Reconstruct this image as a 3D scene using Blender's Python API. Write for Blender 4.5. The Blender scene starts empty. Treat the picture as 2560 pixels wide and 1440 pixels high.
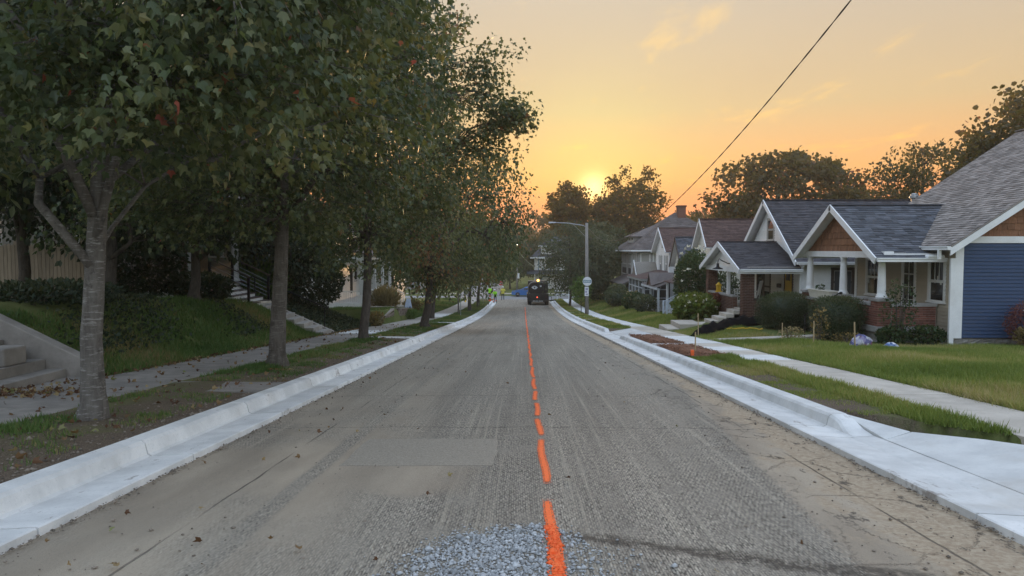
import bpy, bmesh, math, random
import numpy as np
from mathutils import Vector, Matrix

S = bpy.context.scene
COL = S.collection
R = math.radians
rng = np.random.default_rng(7)
random.seed(7)

# ------------------------------------------------------------------ camera
cd = bpy.data.cameras.new('camera')
cd.lens = 26.02; cd.sensor_width = 36.0; cd.clip_start = 0.05; cd.clip_end = 3000
cam = bpy.data.objects.new('camera', cd); COL.objects.link(cam)
cam.location = (0, 0, 1.6)
cam.rotation_euler = (R(90 - 2.94), 0, R(0.87))
S.camera = cam

# ------------------------------------------------------------------ sky, sun, exposure
SUN_EL, SUN_AZ = 4.7, 5.4            # degrees; azimuth to the right of the street axis (+Y)
world = bpy.data.worlds.new('World'); S.world = world; world.use_nodes = True

def nodes_of(nt):
    L = nt.links
    def put(sock, v):
        if v is None: return
        if hasattr(v, 'is_linked') or hasattr(v, 'links'): L.new(v, sock)
        else:
            try: sock.default_value = v
            except Exception: sock.default_value = (v, v, v)
    def node(t, props=None, **ins):
        n = nt.nodes.new('ShaderNode' + t)
        for k, v in (props or {}).items(): setattr(n, k, v)
        for k, v in ins.items():
            k2 = int(k[1:]) if k[0] == 'i' and k[1:].isdigit() else k.replace('_', ' ')
            put(n.inputs[k2], v)
        return n
    def math_(op, a, b=None, c=None, clamp=False):
        n = nt.nodes.new('ShaderNodeMath'); n.operation = op; n.use_clamp = clamp
        for i, v in enumerate((a, b, c)): put(n.inputs[i], v)
        return n.outputs[0]
    def vec(op, a, b=None):
        n = nt.nodes.new('ShaderNodeVectorMath'); n.operation = op
        put(n.inputs[0], a); put(n.inputs[1], b)
        return n.outputs[1] if op == 'DOT_PRODUCT' else n.outputs[0]
    def ramp(fac, stops, interp='LINEAR'):
        n = nt.nodes.new('ShaderNodeValToRGB'); put(n.inputs[0], fac)
        cr = n.color_ramp; cr.interpolation = interp
        while len(cr.elements) < len(stops): cr.elements.new(0.5)
        for e, (p, c) in zip(cr.elements, stops):
            e.position = p; e.color = tuple(c) + (1,) if len(c) == 3 else c
        return n.outputs[0]
    def mix(fac, a, b, mode='MIX'):
        n = nt.nodes.new('ShaderNodeMix'); n.data_type = 'RGBA'; n.blend_type = mode; n.clamp_factor = True
        put(n.inputs[0], fac)
        for i, v in ((6, a), (7, b)):
            if isinstance(v, tuple) and len(v) == 3: v = v + (1,)
            put(n.inputs[i], v)
        return n.outputs[2]
    def maprange(v, a, b, c=0.0, d=1.0, smooth=True):
        n = nt.nodes.new('ShaderNodeMapRange')
        n.interpolation_type = 'SMOOTHSTEP' if smooth else 'LINEAR'
        for i, x in enumerate((v, a, b, c, d)): put(n.inputs[i], x)
        return n.outputs[0]
    def noise(vec_=None, scale=5.0, detail=4.0, rough=0.55, dist=0.0, dim='3D'):
        n = nt.nodes.new('ShaderNodeTexNoise'); n.noise_dimensions = dim
        put(n.inputs['Vector'], vec_); n.inputs['Scale'].default_value = scale
        n.inputs['Detail'].default_value = detail; n.inputs['Roughness'].default_value = rough
        n.inputs['Distortion'].default_value = dist
        return n.outputs[0]
    def scaled(v, sx, sy, sz, off=(0, 0, 0)):
        n = nt.nodes.new('ShaderNodeMapping'); put(n.inputs[0], v)
        n.inputs[1].default_value = off; n.inputs[3].default_value = (sx, sy, sz)
        return n.outputs[0]
    def sep(v):
        n = nt.nodes.new('ShaderNodeSeparateXYZ'); put(n.inputs[0], v); return n.outputs
    def comb(x, y, z=0.0):
        n = nt.nodes.new('ShaderNodeCombineXYZ')
        for i, q in enumerate((x, y, z)): put(n.inputs[i], q)
        return n.outputs[0]
    class K: pass
    k = K()
    for nm, fn in dict(put=put, node=node, math=math_, vec=vec, ramp=ramp, mix=mix, maprange=maprange,
                       noise=noise, scaled=scaled, sep=sep, comb=comb, L=L).items(): setattr(k, nm, fn)
    return k

def build_world():
    nt = world.node_tree; k = nodes_of(nt); bg = nt.nodes['Background']
    sky = nt.nodes.new('ShaderNodeTexSky'); sky.sky_type = 'NISHITA'; sky.sun_disc = False
    sky.sun_elevation = R(SUN_EL); sky.sun_rotation = R(SUN_AZ)
    sky.air_density = 1.5; sky.dust_density = 3.6; sky.ozone_density = 1.5
    # film-like shoulder: bright sunset sky and the far side of the dome are held in one exposure
    a = k.vec('MULTIPLY', sky.outputs[0], (7.0, 7.0, 7.0))
    c = k.vec('DIVIDE', a, k.vec('ADD', a, (1, 1, 1)))
    tc = nt.nodes.new('ShaderNodeTexCoord'); d = k.vec('NORMALIZE', tc.outputs['Generated'])
    z = k.sep(d)[2]
    zz = k.maprange(z, -0.02, 0.98, 0, 1, False)
    sd = Vector((math.sin(R(SUN_AZ)) * math.cos(R(SUN_EL)), math.cos(R(SUN_AZ)) * math.cos(R(SUN_EL)), math.sin(R(SUN_EL))))
    warm = k.ramp(zz, [(0.0, (.50, .062, .025)), (0.035, (.52, .075, .030)), (0.07, (.54, .125, .045)), (0.12, (.47, .235, .085)),
                       (0.20, (.335, .250, .145)), (0.33, (.285, .250, .206)), (0.55, (.42, .455, .51)), (1.0, (.50, .59, .76))])
    cool = k.ramp(zz, [(0.0, (.48, .52, .60)), (0.1, (.54, .58, .66)), (0.3, (.56, .63, .74)), (1.0, (.50, .59, .76))])
    hd = k.vec('NORMALIZE', k.vec('MULTIPLY', d, (1, 1, 0)))
    side = k.vec('DOT_PRODUCT', hd, (math.sin(R(SUN_AZ)), math.cos(R(SUN_AZ)), 0))
    tint = k.mix(k.maprange(side, .05, .72, 0, 1), cool, warm)
    c = k.vec('MULTIPLY', c, tint)
    ct = k.vec('DOT_PRODUCT', d, tuple(sd))
    g1 = k.math('POWER', k.math('MAXIMUM', ct, 0.0), 6500.0)
    g2 = k.math('POWER', k.math('MAXIMUM', ct, 0.0), 150.0)
    c = k.vec('ADD', c, k.vec('MULTIPLY', k.comb(g1, g1, g1), (.55, .45, .20)))
    c = k.vec('ADD', c, k.vec('MULTIPLY', k.comb(g2, g2, g2), (.06, .095, .01)))
    g3 = k.math('POWER', k.math('MAXIMUM', ct, 0.0), 14.0)
    c = k.vec('ADD', c, k.vec('MULTIPLY', k.comb(g3, g3, g3), (.055, .035, .008)))
    # thin cloud streaks low over the sunset
    s3 = k.sep(d)
    proj = k.comb(k.math('DIVIDE', s3[0], k.math('ADD', z, .06)), k.math('DIVIDE', s3[1], k.math('ADD', z, .06)))
    cn = k.noise(k.scaled(proj, 2.0, .9, 1), scale=1.25, detail=7, rough=.6, dist=.35)
    cm = k.maprange(cn, .56, .70, 0, 1)
    cm = k.math('MULTIPLY', cm, k.maprange(z, .02, .10, 0, 1))
    cm = k.math('MULTIPLY', cm, k.maprange(z, .42, .75, 1, 0))
    c = k.mix(k.math('MULTIPLY', cm, .6), c, k.vec('ADD', k.vec('MULTIPLY', c, (1.1, 1.02, .8)), (.12, .06, .0)))
    veil = k.noise(k.scaled(proj, .5, .35, 1, (3, 1, 0)), scale=1.0, detail=4, rough=.5)
    c = k.mix(k.maprange(veil, .40, .68, 0, .30), c, k.vec('MULTIPLY', c, (.86, .88, .95)))
    k.L.new(c, bg.inputs[0]); bg.inputs[1].default_value = 1.0
build_world()

sl = bpy.data.lights.new('sun', 'SUN'); sl.energy = 1.1; sl.angle = R(3); sl.color = (1.0, .58, .26)
so = bpy.data.objects.new('sun', sl); COL.objects.link(so)
so.rotation_euler = (R(90 - SUN_EL), 0, R(180 - SUN_AZ))
so.location = (6, 60, 40)

S.view_settings.view_transform = 'Standard'; S.view_settings.look = 'None'
S.view_settings.exposure = 1.2; S.view_settings.gamma = 1.0; S.view_settings.use_curve_mapping = False
S.render.engine = 'CYCLES'
S.cycles.use_denoising = True
S.cycles.max_bounces = 6; S.cycles.diffuse_bounces = 3; S.cycles.glossy_bounces = 3
S.cycles.transmission_bounces = 4; S.cycles.transparent_max_bounces = 12; S.cycles.volume_bounces = 0
S.cycles.sample_clamp_indirect = 4.0

# ------------------------------------------------------------------ builders
def link(o): COL.objects.link(o); return o

def tag(o, label=None, cat=None, group=None, kind=None):
    if label: o['label'] = label
    if cat: o['category'] = cat
    if group: o['group'] = group
    if kind: o['kind'] = kind
    return o

def attach(o, p):
    if p is not None:
        o.parent = p
        top = p
        while top.parent is not None: top = top.parent
        if p.parent is None: o.matrix_parent_inverse = Matrix.Translation(-p.location)
        else:
            # parts keep identity transforms unless they are placed pieces
            o.matrix_parent_inverse = Matrix.Translation(-p.location)
    return o

def thing(name, label, cat, loc=(0, 0, 0), group=None):
    o = bpy.data.objects.new(name, None); o.empty_display_size = .2
    o.location = loc; link(o)
    return tag(o, label, cat, group)

class MB:
    def __init__(s): s.v = []; s.f = []; s.r = []
    def add(s, vs, fs, r=None):
        b = len(s.v); s.v += [tuple(x) for x in vs]
        for f in fs: s.f.append(tuple(i + b for i in f)); s.r.append(random.random() if r is None else r)
        return s
    def box(s, x0, x1, y0, y1, z0, z1, r=None):
        v = [(x0, y0, z0), (x1, y0, z0), (x1, y1, z0), (x0, y1, z0), (x0, y0, z1), (x1, y0, z1), (x1, y1, z1), (x0, y1, z1)]
        return s.add(v, [(3, 2, 1, 0), (4, 5, 6, 7), (0, 1, 5, 4), (1, 2, 6, 5), (2, 3, 7, 6), (3, 0, 4, 7)], r)
    def hexa(s, v, r=None):            # 8 corners, bottom four then top four
        return s.add(v, [(3, 2, 1, 0), (4, 5, 6, 7), (0, 1, 5, 4), (1, 2, 6, 5), (2, 3, 7, 6), (3, 0, 4, 7)], r)
    def quad(s, a, b, c, d, r=None): return s.add([a, b, c, d], [(0, 1, 2, 3)], r)
    def poly(s, pts, r=None): return s.add(pts, [tuple(range(len(pts)))], r)
    def prism(s, pts, d, r=None):      # polygon extruded by a vector
        n = len(pts); d = Vector(d)
        v = [Vector(p) for p in pts] + [Vector(p) + d for p in pts]
        f = [tuple(range(n))[::-1], tuple(range(n, 2 * n))] + [(i, (i + 1) % n, (i + 1) % n + n, i + n) for i in range(n)]
        return s.add(v, f, r)
    def beam(s, a, b, w, h, up=(0, 0, 1), r=None):   # rectangular bar from a to b
        a, b = Vector(a), Vector(b); d = (b - a).normalized(); u = Vector(up)
        x = d.cross(u)
        if x.length < 1e-4: x = d.cross(Vector((1, 0, 0)))
        x.normalize(); y = x.cross(d).normalized()
        c = [(-w / 2, -h / 2), (w / 2, -h / 2), (w / 2, h / 2), (-w / 2, h / 2)]
        return s.hexa([a + x * p + y * q for p, q in c] + [b + x * p + y * q for p, q in c], r)
    def tube(s, pts, rad, n=8, cap=True, r=None):
        pts = [Vector(p) for p in pts]; m = len(pts)
        if not hasattr(rad, '__len__'): rad = [rad] * m
        ring = []; prev = None
        for i, p in enumerate(pts):
            t = (pts[min(i + 1, m - 1)] - pts[max(i - 1, 0)])
            t = t.normalized() if t.length > 1e-9 else Vector((0, 0, 1))
            if prev is None:
                a = t.cross(Vector((0, 0, 1)) if abs(t.z) < .9 else Vector((1, 0, 0))).normalized()
            else:
                a = (prev - t * prev.dot(t)); a = a.normalized() if a.length > 1e-6 else t.orthogonal().normalized()
            prev = a; b = t.cross(a)
            ring.append([p + (a * math.cos(2 * math.pi * j / n) + b * math.sin(2 * math.pi * j / n)) * rad[i] for j in range(n)])
        v = [q for rg in ring for q in rg]
        f = [(i * n + j, i * n + (j + 1) % n, (i + 1) * n + (j + 1) % n, (i + 1) * n + j) for i in range(m - 1) for j in range(n)]
        if cap: f += [tuple(range(n))[::-1], tuple(range((m - 1) * n, m * n))]
        return s.add(v, f, r)
    def lathe(s, c, prof, n=16, axis='z', r=None):   # prof: (radius, along)
        v = []
        for rr, h in prof:
            for j in range(n):
                a = 2 * math.pi * j / n; p, q = rr * math.cos(a), rr * math.sin(a)
                v.append((c[0] + p, c[1] + q, c[2] + h) if axis == 'z' else
                         (c[0] + h, c[1] + p, c[2] + q) if axis == 'x' else (c[0] + p, c[1] + h, c[2] + q))
        m = len(prof)
        f = [(i * n + j, i * n + (j + 1) % n, (i + 1) * n + (j + 1) % n, (i + 1) * n + j) for i in range(m - 1) for j in range(n)]
        f += [tuple(range(n))[::-1], tuple(range((m - 1) * n, m * n))]
        return s.add(v, f, r)
    def mesh(s, name):
        me = bpy.data.meshes.new(name); me.from_pydata(s.v, [], s.f)
        if s.f:
            at = me.attributes.new('rnd', 'FLOAT', 'FACE'); at.data.foreach_set('value', np.array(s.r, np.float32))
        me.update()
        return me
    def build(s, name, mat, parent=None, smooth=False, bevel=0, kind=None, label=None, cat=None, group=None):
        me = s.mesh(name); me.materials.append(M[mat] if isinstance(mat, str) else mat)
        if smooth: me.polygons.foreach_set('use_smooth', np.ones(len(me.polygons), bool))
        o = link(bpy.data.objects.new(name, me)); attach(o, parent)
        if bevel:
            b = o.modifiers.new('bevel', 'BEVEL'); b.width = bevel; b.segments = 2; b.limit_method = 'ANGLE'
        return tag(o, label, cat, group, kind)

def piece(name, me, loc, parent, rot=(0, 0, 0), scale=(1, 1, 1)):
    o = bpy.data.objects.new(name, me); o.location = loc; o.rotation_euler = rot; o.scale = scale
    link(o); return attach(o, parent)

def fast_mesh(name, V, loops, sizes, mat, rnd=None, smooth=False):
    me = bpy.data.meshes.new(name); nv, nl, nf = len(V), len(loops), len(sizes)
    me.vertices.add(nv); me.vertices.foreach_set('co', np.ascontiguousarray(V, np.float32).ravel())
    me.loops.add(nl); me.loops.foreach_set('vertex_index', np.ascontiguousarray(loops, np.int32))
    me.polygons.add(nf)
    st = np.zeros(nf, np.int32); st[1:] = np.cumsum(sizes)[:-1]
    me.polygons.foreach_set('loop_start', st)
    try: me.polygons.foreach_set('loop_total', np.ascontiguousarray(sizes, np.int32))
    except Exception: pass
    if rnd is not None:
        at = me.attributes.new('rnd', 'FLOAT', 'FACE'); at.data.foreach_set('value', np.ascontiguousarray(rnd, np.float32))
    if smooth: me.polygons.foreach_set('use_smooth', np.ones(nf, bool))
    me.update(calc_edges=True); me.materials.append(M[mat] if isinstance(mat, str) else mat)
    return me

# ------------------------------------------------------------------ materials
M = {}
def new_mat(name):
    m = bpy.data.materials.new(name); m.use_nodes = True; M[name] = m
    nt = m.node_tree; b = nt.nodes['Principled BSDF']
    return m, nt, nodes_of(nt), b

def bump(k, nt, b, h, strength=.4, dist=.01):
    n = nt.nodes.new('ShaderNodeBump'); n.inputs['Strength'].default_value = strength; n.inputs['Distance'].default_value = dist
    k.L.new(h, n.inputs['Height']); k.L.new(n.outputs[0], b.inputs['Normal']); return n

def surf(name, col, rough=.6, var=.18, scale=6.0, spec=.35, metal=0.0, bumps=0.0, bscale=40.0, rnd=0.0, objrnd=0.0, dirt=None, stretch=(1, 1, 1), coat=0.0):
    """plain painted / mineral surface: colour, blotchy variation, optional per-piece variation and fine relief"""
    m, nt, k, b = new_mat(name)
    tc = nt.nodes.new('ShaderNodeTexCoord'); v = k.scaled(tc.outputs['Object'], *stretch)
    n1 = k.noise(v, scale, 5, .6)
    f = k.maprange(n1, .3, .7, 1 - var, 1 + var, False)
    if rnd:
        at = nt.nodes.new('ShaderNodeAttribute'); at.attribute_name = 'rnd'
        f = k.math('MULTIPLY', f, k.maprange(at.outputs['Fac'], 0, 1, 1 - rnd, 1 + rnd, False))
    if objrnd:
        oi = nt.nodes.new('ShaderNodeObjectInfo')
        f = k.math('MULTIPLY', f, k.maprange(oi.outputs['Random'], 0, 1, 1 - objrnd, 1 + objrnd, False))
    c = k.vec('MULTIPLY', tuple(col), k.comb(f, f, f))
    if dirt:
        n2 = k.noise(v, scale * .45, 6, .65)
        c = k.mix(k.maprange(n2, .48, .72, 0, dirt[1]), c, tuple(dirt[0]))
    k.L.new(c, b.inputs['Base Color'])
    b.inputs['Roughness'].default_value = rough; b.inputs['Metallic'].default_value = metal
    b.inputs['Specular IOR Level'].default_value = spec; b.inputs['Coat Weight'].default_value = coat
    if bumps: bump(k, nt, b, k.noise(v, bscale, 4, .65), bumps, .01)
    return m
def mat_road():
    m, nt, k, b = new_mat('milled_asphalt')
    tc = nt.nodes.new('ShaderNodeTexCoord'); P = tc.outputs['Object']; x, y, z = k.sep(P)
    wob = k.math('MULTIPLY', k.math('SUBTRACT', k.noise(P, 1.1, 3), .5), .05)
    xw = k.math('ADD', x, wob)
    # tooth marks of the milling drum: short dashes in staggered rows
    br = nt.nodes.new('ShaderNodeTexBrick'); br.offset = .5; br.squash = 1.0
    skew = k.math('ADD', y, k.math('MULTIPLY', k.math('ABSOLUTE', k.math('SUBTRACT', x, .4)), -.35))
    jit = k.math('MULTIPLY', k.math('SUBTRACT', k.noise(k.scaled(P, 1, .35, 1), 30, 2), .5), .9)
    k.L.new(k.comb(k.math('ADD', k.math('DIVIDE', skew, .088), k.math('MULTIPLY', jit, 1.6)), k.math('ADD', k.math('DIVIDE', xw, .0185), k.math('MULTIPLY', jit, .7))), br.inputs['Vector'])
    br.inputs['Scale'].default_value = 1.0; br.inputs['Brick Width'].default_value = 1.0; br.inputs['Row Height'].default_value = 1.0
    br.inputs['Mortar Size'].default_value = .24; br.inputs['Mortar Smooth'].default_value = .55; br.inputs['Bias'].default_value = 0
    br.inputs['Color1'].default_value = (1, 1, 1, 1); br.inputs['Color2'].default_value = (.45, .45, .45, 1); br.inputs['Mortar'].default_value = (0, 0, 0, 1)
    weave = k.sep(br.outputs['Color'])[0]
    dash = k.noise(k.comb(k.math('DIVIDE', k.math('ADD', x, k.math('MULTIPLY', wob, .25)), .024), k.math('DIVIDE', skew, .085)), 1.0, 3, .6)
    dash = k.maprange(dash, .40, .60, 0, 1)
    teeth = k.math('ADD', k.math('MULTIPLY', dash, .42), k.math('MULTIPLY', weave, .58))
    fine = k.noise(P, 95, 3, .7); mid = k.noise(P, 23, 4, .65); big = k.noise(k.scaled(P, 1, .25, 1), 1.3, 5, .6)
    streak = k.noise(k.scaled(P, 15.0, .16, 1), 1.0, 5, .7)
    # where dust and binder fill the grooves
    left = k.math('MULTIPLY', k.maprange(xw, -.9, -1.75, 0, 1), k.maprange(y, 16, 7, .25, 1))
    right = k.maprange(k.math('ADD', x, k.math('MULTIPLY', k.math('SUBTRACT', mid, .5), .3)), k.maprange(y, 4, 13, 1.9, 2.75, False), k.maprange(y, 4, 13, 2.05, 2.9, False), 0, 1)
    smooth = k.math('MAXIMUM', k.math('MULTIPLY', left, k.maprange(k.noise(k.scaled(P, 1, .5, 1), .9, 5, .6), .36, .58, .35, 1)), right, clamp=True)
    nearpatch = k.math('MULTIPLY', k.maprange(k.math('ADD', xw, k.math('MULTIPLY', big, .8)), .1, -.5, 0, 1), k.math('MULTIPLY', k.maprange(k.math('ADD', y, k.math('MULTIPLY', big, 1.5)), 6.3, 6.8, 0, 1), k.maprange(y, 8.3, 7.5, 0, 1)))
    smooth = k.math('MAXIMUM', smooth, k.math('MULTIPLY', nearpatch, .9))
    sl = k.maprange(k.math('ABSOLUTE', k.math('ADD', xw, 1.92)), .05, .12, 1, 0)     # one milled strip left in the dust
    smooth = k.math('MULTIPLY', smooth, k.math('SUBTRACT', 1.0, k.math('MULTIPLY', sl, .8)))
    mill = k.mix(teeth, (.045, .041, .037), (.66, .60, .51))
    mill = k.mix(k.maprange(fine, .32, .72, 0, .45), mill, (.16, .148, .133))
    mill = k.mix(k.maprange(k.noise(P, 42, 4, .75), .42, .68, 0, .45), mill, (.36, .33, .29))
    mill = k.mix(k.maprange(k.noise(k.scaled(P, 2.2, .05, 1), 1.0, 4, .6), .42, .62, 0, .38), mill, (.12, .112, .10))
    mill = k.mix(k.maprange(streak, .50, .72, 0, .6), mill, (.47, .425, .35))
    mill = k.mix(k.maprange(k.noise(k.scaled(P, 1, .6, 1), 1.7, 6, .7), .54, .72, 0, .55), mill, (.145, .133, .12))
    worn = k.noise(k.scaled(P, 1, .55, 1), 3.2, 7, .72)
    mill = k.mix(k.maprange(worn, .46, .66, 0, .8), mill, k.mix(k.maprange(k.noise(P, 60, 4, .8), .38, .64), (.13, .12, .105), (.40, .365, .315)))
    dust = k.mix(k.maprange(big, .3, .7), (.27, .228, .182), (.41, .35, .28))
    dust = k.mix(k.maprange(fine, .52, .72, 0, .6), dust, (.12, .11, .10))
    base = k.mix(smooth, mill, dust)
    # clay-coloured ground dirt and torn asphalt along the right gutter
    edge = k.maprange(k.math('ADD', x, k.math('MULTIPLY', k.math('SUBTRACT', k.noise(k.scaled(P, 1, .45, 1), 2.6, 6, .7), .5), 1.5)), k.maprange(y, 4, 13, 2.2, 2.9, False), k.maprange(y, 4, 13, 2.5, 3.05, False), 0, 1)
    base = k.mix(k.math('MULTIPLY', edge, .85), base, k.mix(k.maprange(mid, .35, .65), (.31, .235, .165), (.44, .365, .275)))
    torn = k.math('MULTIPLY', k.maprange(k.noise(k.scaled(P, 1.6, .7, 1), 3.4, 7, .78), .575, .64, 0, 1), k.maprange(x, 1.9, 2.5, 0, 1))
    base = k.mix(k.math('MULTIPLY', torn, .8), base, (.05, .047, .044))
    # cracks
    def line(v, w): return k.maprange(k.math('ABSOLUTE', v), w, w * .25, 0, 1)
    vo = nt.nodes.new('ShaderNodeTexVoronoi'); vo.feature = 'DISTANCE_TO_EDGE'; vo.inputs['Scale'].default_value = 1.5
    k.L.new(k.vec('ADD', k.scaled(P, 1, .8, 1), k.vec('MULTIPLY', k.comb(mid, fine, 0), (.22, .12, 0))), vo.inputs['Vector'])
    ck = k.math('MULTIPLY', k.math('MULTIPLY', line(vo.outputs[0], .010), k.maprange(x, 1.7, 2.5, 0, 1)), k.maprange(k.noise(P, .9, 3), .40, .62, .0, .8))
    for yy in (9.05, 12.0, 18.6, 27.2, 38.0, 52.0):
        ck = k.math('MAXIMUM', ck, k.math('MULTIPLY', line(k.math('ADD', k.math('SUBTRACT', y, yy), k.math('MULTIPLY', k.math('SUBTRACT', k.noise(P, 2.2, 5, .7), .5), .5)), .018), .75))
    for xx, w in ((-2.38, .013), (2.72, .016)):
        ck = k.math('MAXIMUM', ck, k.math('MULTIPLY', line(k.math('ADD', k.math('SUBTRACT', x, xx), k.math('MULTIPLY', k.math('SUBTRACT', k.noise(k.scaled(P, 1, .3, 1), 2.4, 5, .7), .5), .09)), w), k.maprange(k.noise(P, .6), .42, .55, 0, .9)))
    base = k.mix(k.math('MULTIPLY', ck, .8), base, (.030, .028, .027))
    # damp dark binder spilled beside the gravel pocket
    spill = k.math('MULTIPLY', k.math('MULTIPLY', k.maprange(k.noise(P, 9, 6, .75), .38, .56, .15, 1), k.maprange(k.math('ADD', k.math('ABSOLUTE', k.math('SUBTRACT', k.math('ADD', y, k.math('MULTIPLY', x, .36)), k.math('ADD', 4.98, k.math('MULTIPLY', k.math('SUBTRACT', k.noise(P, 1.7, 4), .5), .45)))), k.math('MULTIPLY', mid, .2)), .26, .12, 0, 1)), k.maprange(x, .12, .5, 0, 1))
    base = k.mix(k.math('MULTIPLY', spill, .82), base, (.035, .030, .026))
    base = k.mix(k.maprange(k.noise(k.scaled(P, .5, .12, 1), 1.0, 4), .45, .72, 0, .35), base, (.37, .335, .28))
    base = k.vec('MULTIPLY', base, (1.0, .965, .90))
    k.L.new(base, b.inputs['Base Color']); b.inputs['Roughness'].default_value = .82; b.inputs['Specular IOR Level'].default_value = .3
    h = k.math('ADD', k.math('MULTIPLY', k.math('MULTIPLY', teeth, k.math('SUBTRACT', 1.0, k.math('MULTIPLY', smooth, .92))), k.maprange(worn, .46, .66, 1, .3)), k.math('MULTIPLY', fine, .5))
    h = k.math('SUBTRACT', k.math('SUBTRACT', h, k.math('MULTIPLY', ck, 1.5)), k.math('MULTIPLY', torn, .8))
    bump(k, nt, b, h, .75, .012)
mat_road()

def mat_concrete(name, c1, c2, stain, stain_amt, rough=.8, wear=None):
    m, nt, k, b = new_mat(name)
    tc = nt.nodes.new('ShaderNodeTexCoord'); P = tc.outputs['Object']
    oi = nt.nodes.new('ShaderNodeObjectInfo')
    geo = nt.nodes.new('ShaderNodeNewGeometry'); W = geo.outputs['Position']
    n1 = k.noise(W, 2.2, 6, .62); n2 = k.noise(W, 34, 4, .7); n3 = k.noise(W, .8, 5, .65)
    c = k.mix(k.maprange(n1, .32, .68), c1, c2)
    f = k.maprange(oi.outputs['Random'], 0, 1, .88, 1.08, False); c = k.vec('MULTIPLY', c, k.comb(f, f, f))
    c = k.mix(k.maprange(n2, .56, .74, 0, .45), c, tuple(q * .55 for q in c1))
    c = k.mix(k.maprange(n3, .50, .72, 0, stain_amt), c, stain)
    if wear:                                  # mud dragged over the new pan in torn streaks
        n4 = k.noise(k.scaled(W, 3.0, .9, 1), 1.6, 7, .72)
        c = k.mix(k.maprange(n4, .60, .66, 0, .7), c, wear)
    k.L.new(c, b.inputs['Base Color']); b.inputs['Roughness'].default_value = rough
    bump(k, nt, b, k.math('ADD', n2, k.math('MULTIPLY', n1, .6)), .35, .006)
mat_concrete('new_concrete', (.60, .595, .575), (.76, .75, .725), (.44, .39, .32), .45, .75, (.24, .20, .17))
mat_concrete('apron_concrete', (.56, .56, .545), (.69, .685, .66), (.42, .37, .31), .55, .75)
mat_concrete('old_concrete', (.30, .27, .235), (.40, .365, .32), (.20, .17, .145), .55, .85)
mat_concrete('aged_concrete', (.20, .18, .158), (.29, .262, .232), (.13, .11, .095), .55, .88)
mat_concrete('walk_concrete', (.44, .39, .325), (.55, .49, .415), (.33, .27, .215), .45, .85)
mat_concrete('new_panel', (.58, .57, .545), (.70, .69, .66), (.50, .45, .38), .25, .8)
mat_concrete('stone_cap', (.27, .26, .245), (.37, .355, .335), (.17, .155, .14), .5, .85)
mat_concrete('rock_block', (.20, .19, .175), (.31, .29, .26), (.13, .12, .105), .5, .9)

def mat_ground():
    m, nt, k, b = new_mat('lawn_soil')
    tc = nt.nodes.new('ShaderNodeTexCoord'); P = tc.outputs['Object']; x, y, z = k.sep(P)
    n1 = k.noise(P, .7, 6, .65); n2 = k.noise(P, 16, 5, .7); n3 = k.noise(P, 70, 3, .7)
    grass = k.mix(k.maprange(n1, .35, .65), (.085, .108, .030), (.14, .150, .052))
    grass = k.mix(k.maprange(n2, .5, .75, 0, .6), grass, (.115, .115, .045))
    soil = k.mix(k.maprange(n3, .35, .65), (.085, .062, .044), (.20, .155, .115))
    ax = k.math('ABSOLUTE', x)
    e = k.math('ADD', ax, k.math('MULTIPLY', k.math('SUBTRACT', k.noise(P, 1.4, 5, .7), .5), 1.9))
    soilmask = k.math('MULTIPLY', k.maprange(e, 4.9, 4.25, 0, 1), k.maprange(ax, 5.9, 5.6, 0, 1))
    leftv = k.math('MULTIPLY', k.maprange(x, -3.8, -3.9, 0, 1), k.math('MULTIPLY', k.maprange(x, -5.75, -5.65, 0, 1), k.maprange(n1, .44, .66, .95, .25)))
    soilmask = k.math('MAXIMUM', soilmask, leftv, clamp=True)
    soilmask = k.math('MULTIPLY', soilmask, k.maprange(y, 96, 94, 0, 1))
    c = k.mix(soilmask, grass, soil)
    k.L.new(c, b.inputs['Base Color']); b.inputs['Roughness'].default_value = .95; b.inputs['Specular IOR Level'].default_value = .1
    bump(k, nt, b, k.math('ADD', n2, n3), .6, .03)
mat_ground()

def leafy(name, stops, trans=.35, rough=.5, spec=.35):
    """foliage: per-leaf colour from the 'rnd' attribute, light passing through the blade"""
    m, nt, k, b = new_mat(name)
    at = nt.nodes.new('ShaderNodeAttribute'); at.attribute_name = 'rnd'
    c = k.ramp(at.outputs['Fac'], stops)
    b.inputs['Roughness'].default_value = rough; b.inputs['Specular IOR Level'].default_value = spec
    k.L.new(c, b.inputs['Base Color'])
    tr = nt.nodes.new('ShaderNodeBsdfTranslucent')
    k.L.new(k.vec('MULTIPLY', c, (1.5, 1.35, .75)), tr.inputs[0])
    mx = nt.nodes.new('ShaderNodeMixShader'); mx.inputs[0].default_value = trans
    k.L.new(b.outputs[0], mx.inputs[1]); k.L.new(tr.outputs[0], mx.inputs[2])
    k.L.new(mx.outputs[0], nt.nodes['Material Output'].inputs[0])
leafy('maple_leaf', [(0, (.030, .050, .022)), (.30, (.056, .084, .036)), (.6, (.098, .125, .052)), (.80, (.165, .182, .085)), (.90, (.22, .205, .085)), (.955, (.17, .13, .05)), (.985, (.26, .085, .05)), (1, (.30, .08, .06))], .38, .42, .5)
leafy('maple_leaf_bronze', [(0, (.035, .042, .018)), (.4, (.070, .070, .028)), (.75, (.12, .098, .040)), (.92, (.18, .11, .05)), (.97, (.27, .09, .045)), (1, (.34, .10, .05))])
leafy('tree_leaf', [(0, (.030, .045, .018)), (.5, (.055, .072, .026)), (.85, (.085, .098, .034)), (1, (.14, .11, .045))])
leafy('tree_leaf_warm', [(0, (.055, .055, .026)), (.5, (.10, .088, .038)), (.8, (.145, .108, .045)), (1, (.22, .09, .055))], .55)
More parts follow.
